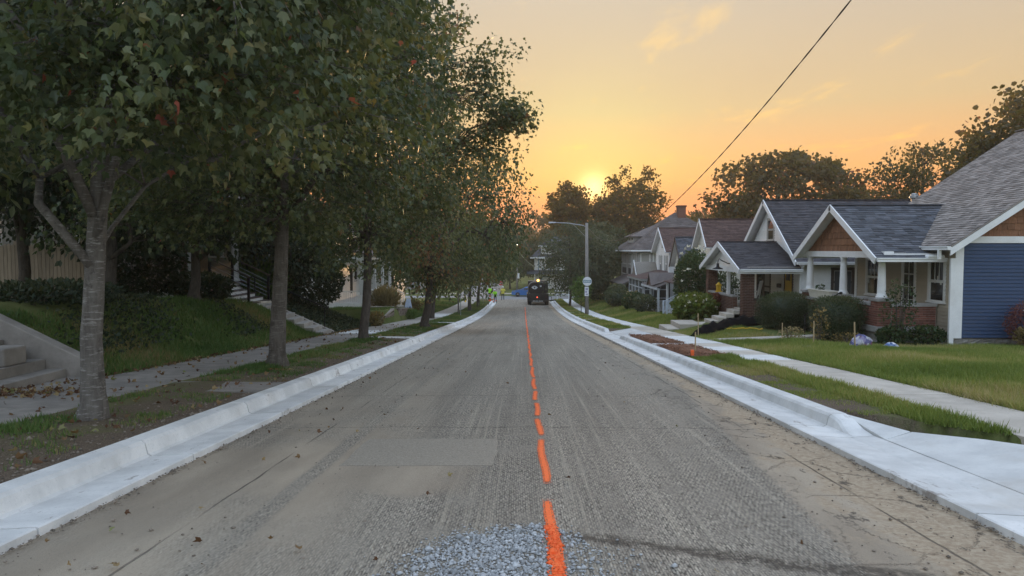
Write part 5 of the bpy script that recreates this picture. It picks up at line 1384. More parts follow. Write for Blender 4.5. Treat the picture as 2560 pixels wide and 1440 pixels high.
def make_tree(label, base, height, rad, trunk_r, seed, crown_z=.62, lean=(0, 0), ncl=300, per=45, leaf=.1, kind='maple', mat='maple_leaf', bark='maple_bark',
              fork=.28, limbs=6, spread=.32, inner=.5, zcut=-.72, droop=.9, lumpy=.3, gaps=.15, cz=None, extra=(), name='maple_tree', group=None, explicit=None, twig=True, off=(0, 0), patch=None):
    g = np.random.default_rng(seed); base = np.array(base, float)
    t = thing(name, label, 'tree', tuple(base), group)
    top = base + np.array([lean[0], lean[1], height * .86])
    forkp = base + np.array([lean[0] * fork * 1.1, lean[1] * fork * 1.1, height * fork])
    # trunk
    n = 10; ts = np.linspace(0, 1, n); tp = base + (top - base) * ts[:, None]
    tp[:, 0] += trunk_r * .5 * np.sin(ts * 5 + seed); tp[:, 1] += trunk_r * .5 * np.cos(ts * 4 + seed)
    tp[0, 2] -= .15
    rr = trunk_r * (1 - .86 * ts) ** .8; rr[0] *= 1.28
    tp = np.insert(tp, 1, base + np.array([0, 0, .16]), axis=0); rr = np.insert(rr, 1, trunk_r * 1.06)
    m = MB(); fine = base[1] < 40; q_ = 60 if fine else len(tp)
    if fine:
        u0 = np.linspace(0, 1, len(tp)); u1 = np.linspace(0, 1, q_) ** 1.35
        P_ = np.stack([np.interp(u1, u0, tp[:, j]) for j in range(3)], 1); R_ = np.interp(u1, u0, rr)
        m.tube(P_, list(R_), 22)
        for vi in range(q_ * 22):
            i_, v_ = vi // 22, Vector(m.v[vi]); c_ = Vector(P_[i_]); d_ = (v_ - c_)
            nz = mnoise.noise(Vector((v_.x * 9, v_.y * 9, v_.z * 2.4))) * .06 + mnoise.noise(Vector((v_.x * 28, v_.y * 28, v_.z * 7))) * .045
            ang = math.atan2(d_.y, d_.x); flare = max(0, .28 - (v_.z - base[2])) * (.9 + .9 * math.sin(ang * 5 + seed))
            m.v[vi] = tuple(c_ + d_ * (1 + nz + flare * .8))
    else: m.tube(tp, list(rr), 14)
    m.build('trunk', bark, t, smooth=True)
    samples = [(p, r) for p, r in zip(tp[4:], rr[4:])]
    c = base + np.array([lean[0] * .6 + off[0], lean[1] * .6 + off[1], height * crown_z if cz is None else cz])
    # limbs
    L = []
    for i in range(limbs):
        az = 2 * math.pi * i / limbs + g.uniform(-.4, .4); f = fork + (.72 - fork) * i / limbs
        s = base + (top - base) * f; s = np.array([np.interp(f, np.linspace(0, 1, n), (base + (top - base) * ts[:, None])[:, q]) for q in range(3)])
        e = c + np.array([math.cos(az) * rad[0] * .72, math.sin(az) * rad[1] * .72, rad[2] * g.uniform(-.25, .55)])
        L.append((s, e, trunk_r * .5 * (1 - .5 * f)))
    for s, e, r0 in (explicit or []): L.append((np.array(s, float), np.array(e, float), r0))
    for s, e, r0 in L:
        p = branch(s, e, 7, g); m = MB(); m.tube(p, list(np.linspace(r0, r0 * .18, 7)), 8); m.build('limb', bark, t, smooth=True)
        for q, r in zip(p[1:], np.linspace(r0, r0 * .18, 7)[1:]): samples.append((q, r))
        for _ in range(3):
            s2 = p[g.integers(2, 5)]; d = g.normal(size=3); d[2] = abs(d[2]) * .5; d /= np.linalg.norm(d)
            e2 = s2 + d * min(rad) * .5; p2 = branch(s2, e2, 5, g); m = MB(); m.tube(p2, list(np.linspace(r0 * .4, r0 * .1, 5)), 6); m.build('limb', bark, t, smooth=True)
            for q in p2[1:]: samples.append((q, r0 * .2))
    C = crown_points(ncl, c, rad, g, seed, inner, zcut, lumpy, gaps)
    for (p, n_, s_) in extra: C = np.concatenate([C, np.array(p) + g.normal(size=(n_, 3)) * s_])
    SP = np.array([s[0] for s in samples])
    D = np.linalg.norm(C[:, None, :] - SP[None], axis=2) + .6 * np.maximum(SP[None, :, 2] - C[:, None, 2], 0)
    near = D.argmin(1)
    if twig:
        tw = MB()
        for ci, si in zip(C, near):
            p = branch(SP[si], ci, 4, g, .08, .05); tw.tube(p, [.016 + .004 * trunk_r * 10, .011, .008, .004], 3, cap=False)
        tw.build('twigs', bark, t, kind='stuff')
    # leaves
    N = len(C) * per; ci = np.repeat(np.arange(len(C)), per)
    axisdir = C[ci] - SP[near[ci]]; axisdir /= np.linalg.norm(axisdir, axis=1, keepdims=True) + 1e-6
    pos = C[ci] + np.clip(g.normal(size=(N, 3)), -1.6, 1.6) * spread * np.array([.85, .85, .7]) - axisdir * (g.uniform(0, 1, N) ** 2 * spread * 1.6)[:, None]
    ax = axisdir * .55 + g.normal(size=(N, 3)) * .5; ax[:, 2] -= droop
    cl = g.uniform(0, 1, len(C))
    rnd = np.clip(.50 * g.uniform(0, 1, N) + .44 * cl[ci], 0, .93)
    red = g.uniform(0, 1, N) < .010; rnd[red] = g.uniform(.93, 1, red.sum())
    hot = g.uniform(0, 1, len(C)) < .012; h2 = hot[ci] & (g.uniform(0, 1, N) < .6); rnd[h2] = g.uniform(.9, 1, h2.sum())
    if patch is not None:
        w = np.exp(-(((pos - np.array(patch[0])) / patch[1]) ** 2).sum(1)); rnd = np.clip(rnd + w * patch[2], 0, .97)
    size = leaf * g.uniform(.5, 1.3, N)
    me = leaves_mesh('crown', pos, size, ax, rnd, kind, mat, g)
    o = link(bpy.data.objects.new('crown', me)); attach(o, t); tag(o, kind='stuff')
    return t

GRP = 'maples along the left verge'
make_tree('nearest maple at left with pale ringed trunk and low forked limbs', (-4.99, 8.44, gz(-4.99, 8.44)), 9.4, (4.3, 4.4, 3.8), .126, 11, cz=5.9, ncl=820, per=58, leaf=.10, spread=.24,
          limbs=7, fork=.26, inner=.55, zcut=-.80, lumpy=.22, gaps=.08, group=GRP, lean=(.25, .1),
          explicit=[((-4.97, 8.44, 1.42), (-7.4, 8.9, 4.2), .058), ((-4.93, 8.45, 2.0), (-6.2, 7.4, 6.2), .062), ((-4.95, 8.45, 1.5), (-4.2, 10.6, 3.4), .032)],
          extra=[((-3.1, 6.6, 3.55), 26, .45), ((-2.4, 7.2, 4.2), 26, .5), ((-3.9, 6.5, 3.3), 18, .4), ((-2.3, 9.0, 3.6), 22, .5)])
make_tree('second maple from the left with straight gray trunk by the concrete strip', (-5.05, 15.0, gz(-5.05, 15)), 10.4, (3.75, 4.0, 4.1), .165, 12, cz=6.3, ncl=740, per=50, leaf=.108, spread=.26,
          limbs=8, fork=.30, inner=.5, zcut=-.86, lumpy=.25, gaps=.10, group=GRP, lean=(.2, 0), bark='gray_bark', extra=[((-7.6, 14.5, 2.6), 26, .6), ((-6.4, 13.4, 2.9), 18, .5)])
make_tree('third maple from the left, slim curving trunk with ivy in the fork', (-5.32, 24.4, gz(-5.32, 24.4)), 12.2, (3.7, 4.2, 5.8), .15, 13, cz=7.4, ncl=680, per=42, leaf=.128, spread=.30,
          bark='dark_bark', limbs=8, fork=.24, inner=.5, zcut=-.88, lumpy=.28, gaps=.12, group=GRP, lean=(.4, .2), extra=[((.08, 24.4, 6.05), 9, .22), ((-.35, 24.3, 5.9), 16, .3), ((-.9, 24.4, 6.1), 22, .4), ((-1.0, 24.4, 4.8), 16, .4), ((-1.0, 24.2, 7.6), 16, .4)],
          patch=((-3.0, 22.5, 1.0), 2.2, .28))
make_tree('fourth maple on the left, dark trunk leaning over the road, bronze leaves below', (-4.74, 35.2, gz(-4.74, 35.2)), 9.6, (3.9, 4.0, 4.5), .19, 14, cz=5.3, ncl=520, per=34, leaf=.16, kind='kite', spread=.38,
          limbs=8, fork=.28, inner=.5, zcut=-.85, lumpy=.28, gaps=.12, group=GRP, lean=(.9, .2), off=(.75, 0), bark='dark_bark', mat='maple_leaf', patch=((-4.2, 31.5, .6), 2.8, .6))
make_tree('thin young maple beside the sign post on the left verge', (-5.3, 60.4, gz(-5.3, 60.4)), 6.2, (2.2, 2.2, 2.2), .075, 15, cz=4.0, ncl=140, per=30, leaf=.2, kind='kite', spread=.35, limbs=5, group=GRP, bark='maple_bark', mat='maple_leaf')
make_tree('dark-trunked maple, nearer of the pair by the far crossing', (-4.86, 66.9, gz(-4.86, 66.9)), 8.8, (4.0, 4.0, 3.5), .17, 16, cz=5.3, ncl=300, per=32, leaf=.24, kind='kite', spread=.42, limbs=7, group=GRP, bark='dark_bark', lean=(.5, 0), off=(.4, 0))
make_tree('dark-trunked maple, farther of the pair by the far crossing', (-4.62, 76.0, gz(-4.62, 76)), 8.6, (3.8, 4.0, 3.4), .17, 17, cz=5.3, ncl=280, per=32, leaf=.26, kind='kite', spread=.45, limbs=7, group=GRP, bark='dark_bark', lean=(.4, 0))
make_tree('maple overhanging the left kerb, dense and dark, between leaning maple and crossing', (-6.2, 50.0, gz(-6.2, 50)), 9.4, (4.3, 4.4, 3.9), .18, 18, cz=5.9, ncl=340, per=32, leaf=.2, kind='kite', spread=.42, limbs=7, group=GRP, bark='dark_bark', lean=(.6, 0), zcut=-.7)

GRB = 'yard trees on the left behind the bank'
for i, (x, y, h, r, lab) in enumerate([(-13.2, 15.2, 10.5, 4.6, 'dark leafy yard tree at far left above the steps'), (-17.5, 22.5, 12, 5.2, 'tall dark yard tree behind the wooden fence'),
        (-11.8, 37.0, 9.5, 4.4, 'dark yard tree behind the tan house porch'), (-14.5, 46.5, 11, 5.0, 'broad dark yard tree behind the retaining walls'), (-12, 68, 10, 4.4, 'yard tree by the white porch house on the left'), (-20, 34, 13, 6, 'tall yard tree behind the tan house roof'),
        (-10.4, 31.8, 5.2, 2.3, 'low dark ornamental tree over the ivy bank'), (-10.9, 19.3, 6.4, 2.7, 'dark ornamental tree on the shaded bank behind the nearest maple'), (-10.6, 23.6, 6.6, 2.5, 'dark ornamental tree in front of the shaded porch'), (-13.8, 20.2, 8.0, 3.0, 'dark leafy tree in front of the wooden fence')]):
    low = i >= 6
    make_tree(lab, (x, y, gz(x, y)), h, (r, r, h * .40), .16, 30 + i, cz=h * (.58 if not low else (.5 if i == 6 else .58)), ncl=230 if not low else 250, per=27, leaf=.26 if not low else .19, kind='kite', mat='maple_leaf' if not low else 'ivy_leaf', bark='dark_bark', spread=.5 if not low else .3, limbs=6, group=GRB, name='yard_tree', inner=.45, zcut=-.9, fork=.2)

GRR = 'trees on the skyline behind the right houses'
make_tree('broad rounded tree with bronze tint on the skyline behind the white gable', (27.5, 76, gz(27, 76)), 17.0, (8.4, 6.5, 6.6), .40, 51, cz=9.6, ncl=420, per=36, leaf=.38, kind='clump', mat='tree_leaf_warm', bark='dark_bark', spread=.62, limbs=9, group=GRR, name='skyline_tree', lumpy=.22, gaps=.24, inner=.6, zcut=-.95, droop=.3)
make_tree('feathery upright tree on the skyline left of the gray roof slope', (32.0, 60, gz(32, 60)), 13.3, (4.6, 4.2, 5.2), .26, 52, cz=8.0, ncl=200, per=40, leaf=.30, kind='kite', mat='tree_leaf_warm', bark='dark_bark', spread=.5, limbs=9, group=GRR, name='skyline_tree', lumpy=.4, gaps=.25, zcut=-.95, droop=-.2)
make_tree('tall tree rising over the ridge of the gray roof at right edge', (32.0, 46, gz(32, 46)), 13.0, (6.0, 5, 4.9), .34, 53, cz=8.3, ncl=400, per=42, leaf=.30, kind='clump', mat='tree_leaf_warm', bark='dark_bark', spread=.55, limbs=9, group=GRR, name='skyline_tree', lumpy=.35, gaps=.2, zcut=-.95, droop=.3)
make_tree('low bronze tree on the skyline above the brown gables', (24.2, 92, gz(24, 92)), 10.5, (4.6, 4, 4.6), .24, 54, cz=6.2, ncl=190, per=38, leaf=.36, kind='clump', mat='tree_leaf_warm', bark='dark_bark', spread=.55, limbs=7, group=GRR, name='skyline_tree', gaps=.2, zcut=-.95)
make_tree('dark filler tree behind the black roof of the white house', (35, 70, gz(35, 70)), 10, (5, 4.5, 4.6), .24, 55, cz=5.6, ncl=200, per=38, leaf=.34, kind='clump', mat='tree_leaf_warm', bark='dark_bark', spread=.55, limbs=7, group=GRR, name='skyline_tree', gaps=.2, zcut=-.95)
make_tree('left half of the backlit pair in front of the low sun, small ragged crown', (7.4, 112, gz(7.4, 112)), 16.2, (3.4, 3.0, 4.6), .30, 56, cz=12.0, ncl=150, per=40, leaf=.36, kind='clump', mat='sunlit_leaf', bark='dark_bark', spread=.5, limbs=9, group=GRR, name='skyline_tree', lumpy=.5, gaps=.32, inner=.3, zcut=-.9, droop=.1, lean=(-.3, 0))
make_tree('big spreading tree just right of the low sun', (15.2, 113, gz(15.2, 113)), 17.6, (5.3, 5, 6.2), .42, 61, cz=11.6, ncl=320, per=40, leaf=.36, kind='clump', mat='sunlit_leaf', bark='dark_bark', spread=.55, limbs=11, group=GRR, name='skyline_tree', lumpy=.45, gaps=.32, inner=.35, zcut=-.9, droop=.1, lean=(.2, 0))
make_tree('lower green tree filling in under the backlit pair', (10.8, 104, gz(10.8, 104)), 11.2, (4.4, 4, 4.0), .26, 62, cz=7.0, ncl=240, per=38, leaf=.32, kind='clump', mat='tree_leaf', bark='dark_bark', spread=.5, limbs=8, group=GRR, name='skyline_tree', lumpy=.35, gaps=.2, zcut=-.95)
make_tree('rounded pale green tree over the right sidewalk behind the street-light pole', (4.9, 77.5, gz(4.9, 77.5)), 9.4, (4.3, 4.3, 4.1), .13, 57, cz=4.9, ncl=420, per=32, leaf=.22, kind='kite', mat='pale_leaf', bark='dark_bark', spread=.42, limbs=8, group=GRR, name='street_tree', lumpy=.25, gaps=.1, zcut=-.8, off=(.9, 0))
make_tree('second pale green tree behind the street-light pole in front of the gray house', (8.0, 84.5, gz(8, 84.5)), 8.6, (3.6, 3.6, 3.9), .14, 58, cz=4.3, ncl=300, per=38, leaf=.22, kind='kite', mat='pale_leaf', bark='dark_bark', spread=.42, limbs=7, group=GRR, name='street_tree', gaps=.1, zcut=-.9)
make_tree('bright green sapling beside the street-light pole', (4.84, 61.7, gz(4.84, 61.7)), 3.3, (.85, .85, 1.1), .035, 59, cz=2.1, ncl=70, per=30, leaf=.13, kind='kite', mat='bright_leaf', spread=.2, limbs=4, name='sapling', zcut=-.9, bark='dark_bark')
make_tree('light green tree behind the second light pole past the crossing', (-2.2, 124, gz(-2.2, 124)), 9.6, (3.6, 3.6, 4.2), .16, 60, cz=5.2, ncl=220, per=34, leaf=.3, kind='kite', mat='pale_leaf', bark='dark_bark', spread=.5, limbs=7, name='street_tree', group='trees past the crossing', zcut=-.9)
for i, (x, y, h, r, lab) in enumerate([(6.5, 170, 15.5, 7.5, 'hazy brown tree at the end of the street, right of the gap'), (-16, 150, 11, 5, 'tree past the crossing on the left of the far road'), (-2.5, 250, 14, 9, 'distant tree on the horizon in the middle of the gap'),
        (-20, 230, 16, 10, 'distant tree on the horizon behind the left maples'), (16, 240, 15, 10, 'distant tree on the horizon behind the sunlit tree'), (34, 150, 15, 8, 'distant tree behind the brick chimney'), (3, 138, 9.0, 4.2, 'tree behind the pale house past the crossing'), (-9.5, 185, 10, 5, 'tree beside the far road, left of the horizon gap'),
        (50, 130, 15, 8, 'distant tree far behind the skyline trees'), (45, 95, 13, 6, 'distant tree behind the feathery skyline tree')]):
    make_tree(lab, (x, y, gz(x, y)), h, (r, r * .8, h * .42), .25, 70 + i, cz=h * .58, ncl=160, per=25, leaf=.6 if y > 140 else .4, kind='clump', mat='tree_leaf_warm' if i in (0, 2, 4, 5, 8, 9) else 'tree_leaf', bark='dark_bark', spread=.8, limbs=6, group='trees past the crossing', name='distant_tree', gaps=.12, zcut=-.95, twig=False)
far_wood = []
g = np.random.default_rng(5)
Cw = np.concatenate([np.stack([g.uniform(-260, 260, 900), g.uniform(300, 420, 900), np.zeros(900)], 1)])
Cw[:, 2] = ground(Cw[:, 0], Cw[:, 1]) + g.uniform(0, 1, 900) ** .7 * (8 + 4 * np.sin(Cw[:, 0] * .05) + 2 * np.sin(Cw[:, 0] * .21))
N = 900 * 14; pos = np.repeat(Cw, 14, 0) + g.normal(size=(N, 3)) * np.array([2.6, 2.2, 1.4])
ax = g.normal(size=(N, 3)); me = leaves_mesh('far_wood', pos, g.uniform(1.1, 2.3, N), ax, g.uniform(0, .9, N), 'clump', 'tree_leaf_warm', g)
tag(link(bpy.data.objects.new('far_wood', me)), 'dark line of far woods along the horizon', 'woods', kind='stuff')

# ------------------------------------------------------------------ shrubs and beds
def shrub(label, x, y, rx, ry, h, mat, leaf, n, seed, kind='broad', name='shrub', core=None, boxy=2.0, z0=None, flowers=None, stems=6, up=.2, group=None, shell=.75, cat='shrub'):
    g = np.random.default_rng(seed); zb = gz(x, y) if z0 is None else z0
    t = thing(name, label, cat, (x, y, zb), group)
    d = g.normal(size=(n, 3)); d /= np.linalg.norm(d, axis=1, keepdims=True)
    if boxy > 2: d /= ((np.abs(d) ** boxy).sum(1) ** (1 / boxy))[:, None]
    r = g.uniform(shell ** 3, 1, n) ** (1 / 3) * (1 + .13 * lump(d, seed) + .05 * lump(d * 3, seed + 3))
    p = d * r[:, None]; zc = zb + h * .5
    pos = np.stack([x + p[:, 0] * rx, y + p[:, 1] * ry, zc + p[:, 2] * h * .5], 1)
    pos[:, 2] = np.maximum(pos[:, 2], zb + .02)
    ax = d * .8 + g.normal(size=(n, 3)) * .6; ax[:, 2] += up
    rn = np.clip(g.uniform(0, .65, n) + .35 * np.clip((p[:, 2] - .2) / .6, 0, 1), 0, 1)  # leaves brighten towards the top: light from above put into the colour
    me = leaves_mesh('foliage', pos, leaf * g.uniform(.6, 1.3, n), ax, rn, kind, mat, g)
    o = link(bpy.data.objects.new('foliage', me)); attach(o, t); tag(o, kind='stuff')
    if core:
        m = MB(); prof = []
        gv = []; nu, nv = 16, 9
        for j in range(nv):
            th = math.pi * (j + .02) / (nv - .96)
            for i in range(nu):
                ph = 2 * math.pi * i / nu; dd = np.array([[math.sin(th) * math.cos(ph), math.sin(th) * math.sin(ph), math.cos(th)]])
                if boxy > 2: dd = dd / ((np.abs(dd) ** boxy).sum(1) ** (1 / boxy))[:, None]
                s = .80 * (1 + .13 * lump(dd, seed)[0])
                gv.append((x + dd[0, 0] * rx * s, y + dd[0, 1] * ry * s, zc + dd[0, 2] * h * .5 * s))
        m.add(gv, [(j * nu + i, j * nu + (i + 1) % nu, (j + 1) * nu + (i + 1) % nu, (j + 1) * nu + i) for j in range(nv - 1) for i in range(nu)], .1); m.build('dark_core', mat, t, smooth=True)  # solid dark core added inside the leaves to block see-through
    for i in range(stems):
        a = g.uniform(0, 6.28); q = g.uniform(.2, .75)
        m = MB(); m.tube([(x + .12 * rx * math.cos(a), y + .12 * ry * math.sin(a), zb - .05), (x + q * .6 * rx * math.cos(a), y + q * .6 * ry * math.sin(a), zb + h * .45), (x + q * rx * math.cos(a), y + q * ry * math.sin(a), zb + h * .85)], [.016, .011, .004], 5); m.build('stem', 'dark_bark', t)
    if flowers:
        k = flowers[1]; d2 = g.normal(size=(k, 3)); d2[:, 2] = np.abs(d2[:, 2]); d2 /= np.linalg.norm(d2, axis=1, keepdims=True)
        pos = np.stack([x + d2[:, 0] * rx * 1.02, y + d2[:, 1] * ry * 1.02, zc + d2[:, 2] * h * .56], 1)
        k6 = 6; pos = np.repeat(pos, k6, 0); n6 = len(pos)
        me = leaves_mesh('blossoms', pos, flowers[2] * g.uniform(.7, 1.2, n6), g.normal(size=(n6, 3)) + np.array([0, 0, .8]), g.uniform(0, 1, n6), 'kite', flowers[0], g)
        o = link(bpy.data.objects.new('blossoms', me)); attach(o, t); tag(o, kind='stuff')
    return t
shrub('clipped dark yew hedge, the nearer one, in front of the blue house porch', 9.95, 23.55, .72, .85, 1.36, 'yew_leaf', .085, 11000, 101, 'needle', 'clipped_hedge', True, 3.2, group='clipped yew hedges', stems=0)
shrub('clipped dark yew hedge, the farther one, beside the brick porch pier', 10.0, 28.2, 1.0, 1.15, 1.38, 'yew_leaf', .09, 13000, 102, 'needle', 'clipped_hedge', True, 3.2, group='clipped yew hedges', stems=0)
shrub('spindly young shrub with sparse leaves against the brick parapet', 11.0, 21.75, .5, .3, 2.0, 'shrub_leaf', .07, 620, 103, 'broad', stems=9, shell=.3)
shrub('leafy weeds along the porch base left of the downspout', 11.75, 21.65, .6, .25, .55, 'shrub_leaf', .09, 800, 104, 'broad', shell=.4)
shrub('low leafy weeds below the young shrub by the porch base', 10.85, 21.85, .45, .3, .5, 'shrub_leaf', .09, 900, 105, 'broad', shell=.4)
shrub('rust-red lace-leaf maple at the right edge by the blue wall', 14.35, 20.9, .75, .6, 1.35, 'red_leaf', .09, 3600, 106, 'needle', 'dwarf_maple', stems=5, up=-.9, shell=.6)
shrub('yellowing shrub under the red dwarf maple by the stone foundation', 14.3, 20.4, .8, .5, .72, 'autumn_weed', .09, 1500, 107, 'broad', shell=.4)
shrub('small sapling with yellow autumn leaves in front of the nearer hedge', 8.75, 21.9, .28, .28, 1.05, 'autumn_weed', .075, 170, 108, 'broad', stems=3, shell=.3)
shrub('low pinkish dry perennials beside the walk to the blue house', 8.3, 23.0, .4, .35, .45, 'straw', .055, 420, 109, 'kite', stems=6, shell=.3)
shrub('tangle of dry weeds by the plastic bags', 9.5, 21.7, .55, .3, .34, 'autumn_weed', .05, 380, 110, 'kite', shell=.3)
shrub('tall climbing shrub with white blossoms beside the cream house', 9.9, 43.2, 1.05, 1.5, 3.9, 'shrub_leaf', .15, 5200, 111, 'broad', flowers=('flower', 34, .14), shell=.45, stems=10)
shrub('white-flowering hostas heaped beside the brick porch steps', 8.4, 36.2, .95, 2.0, 1.15, 'hosta_leaf', .24, 2600, 112, 'broad', 'hosta_bed', flowers=('flower', 46, .10), shell=.5, cat='plants')
shrub('dark bushes under the brick porch parapet', 9.0, 39.4, .7, 1.2, 1.2, 'shrub_leaf', .14, 1600, 113, 'broad', shell=.5)
shrub('dark clipped bush in front of the enclosed porch', 8.5, 64.5, 1.2, 1.9, 1.35, 'yew_leaf', .11, 5000, 114, 'kite', 'clipped_hedge', True, 2.8, stems=0)
shrub('gray-green mounded shrub behind the dark clipped bush', 8.7, 68.2, 1.1, 1.8, 1.9, 'pale_leaf', .15, 2600, 115, 'kite', shell=.5)
shrub('dark flowering shrub by the enclosed porch corner', 8.6, 57.5, .9, 1.6, 1.35, 'shrub_leaf', .16, 2400, 116, 'broad', flowers=('straw', 30, .12), shell=.5)
shrub('gray-green bush beside the white stair railing', 8.4, 51.2, .85, 1.2, 1.2, 'pale_leaf', .13, 2200, 117, 'kite', shell=.5)
shrub('dark evergreen bush at the gray house corner', 8.2, 80, 1.4, 1.6, 2.3, 'yew_leaf', .16, 2600, 118, 'kite', shell=.5)
shrub('low hedge below the gray house porch', 8.9, 74.5, .8, 2.2, 1.2, 'shrub_leaf', .16, 2200, 119, 'kite', shell=.5)
shrub('tall ornamental grass clump beside the porch steps of the tan house', -11.0, 31.0, .9, .8, 1.55, 'shade_grass', .6, 1700, 120, 'needle', 'ornamental_grass', stems=0, up=1.6, shell=.1)
shrub('round ornamental grass clump in front of the white porch house', -10.2, 54.5, 1.0, 1.0, 1.5, 'straw', .45, 1400, 121, 'needle', 'ornamental_grass', stems=0, up=1.5, shell=.1)
shrub('large dark bush hanging over the ivy bank', -9.9, 33.6, 1.7, 2.2, 2.5, 'ivy_leaf', .15, 6500, 122, 'kite', shell=.5)
shrub('broad perennials in front of the shaded porch', -10.9, 24.9, 1.1, .8, .95, 'ivy_leaf', .13, 2000, 123, 'broad', shell=.4, stems=4)
shrub('dark bank shrubs beside the old steps', -10.6, 16.4, 1.4, 1.6, .45, 'ivy_leaf', .11, 2400, 124, 'kite', shell=.4, stems=4)
shrub('yellow-green shrub by the white stair rails on the left', -9.4, 62.3, .8, .9, 1.0, 'autumn_weed', .14, 1200, 126, 'kite', shell=.4)
shrub('tangle of weeds against the low retaining wall', -7.4, 37.0, .35, 1.0, .8, 'autumn_weed', .09, 800, 127, 'kite', shell=.3)
shrub('long weeds against the tall retaining wall', -7.35, 48.6, .3, 1.2, .7, 'shade_grass', .2, 700, 128, 'needle', shell=.2, up=1.0)
shrub('pink mums in the dark pot by the porch steps', -11.0, 26.55, .26, .26, .34, 'pink_flower', .05, 500, 129, 'kite', 'potted_mums', z0=gL + .28, stems=0, cat='flowers')
shrub('trailing plant in a hanging basket at the brick porch', 9.2, 36.9, .3, .32, .7, 'autumn_weed', .10, 420, 130, 'kite', 'basket_plant', z0=-1.25, stems=0, cat='plant')
shrub('trailing red coleus spilling over the brick parapet', 9.22, 35.3, .2, .26, .75, 'red_leaf', .10, 420, 131, 'kite', 'basket_plant', z0=-1.2, stems=0, cat='plant')
shrub('small plant in the cream planter box', 10.75, 26.9, .1, .25, .2, 'shrub_leaf', .06, 80, 132, 'broad', 'potted_plant', z0=.15, stems=2, cat='plant')
shrub('dark bush seen through the brick porch', 11.3, 42.2, 1.0, 1.2, 2.6, 'yew_leaf', .14, 2600, 133, 'kite', shell=.5)
shrub('tall dark evergreen bush against the tan house wall', -12.9, 24.6, 1.5, .8, 2.5, 'ivy_leaf', .15, 4200, 134, 'kite', shell=.45)
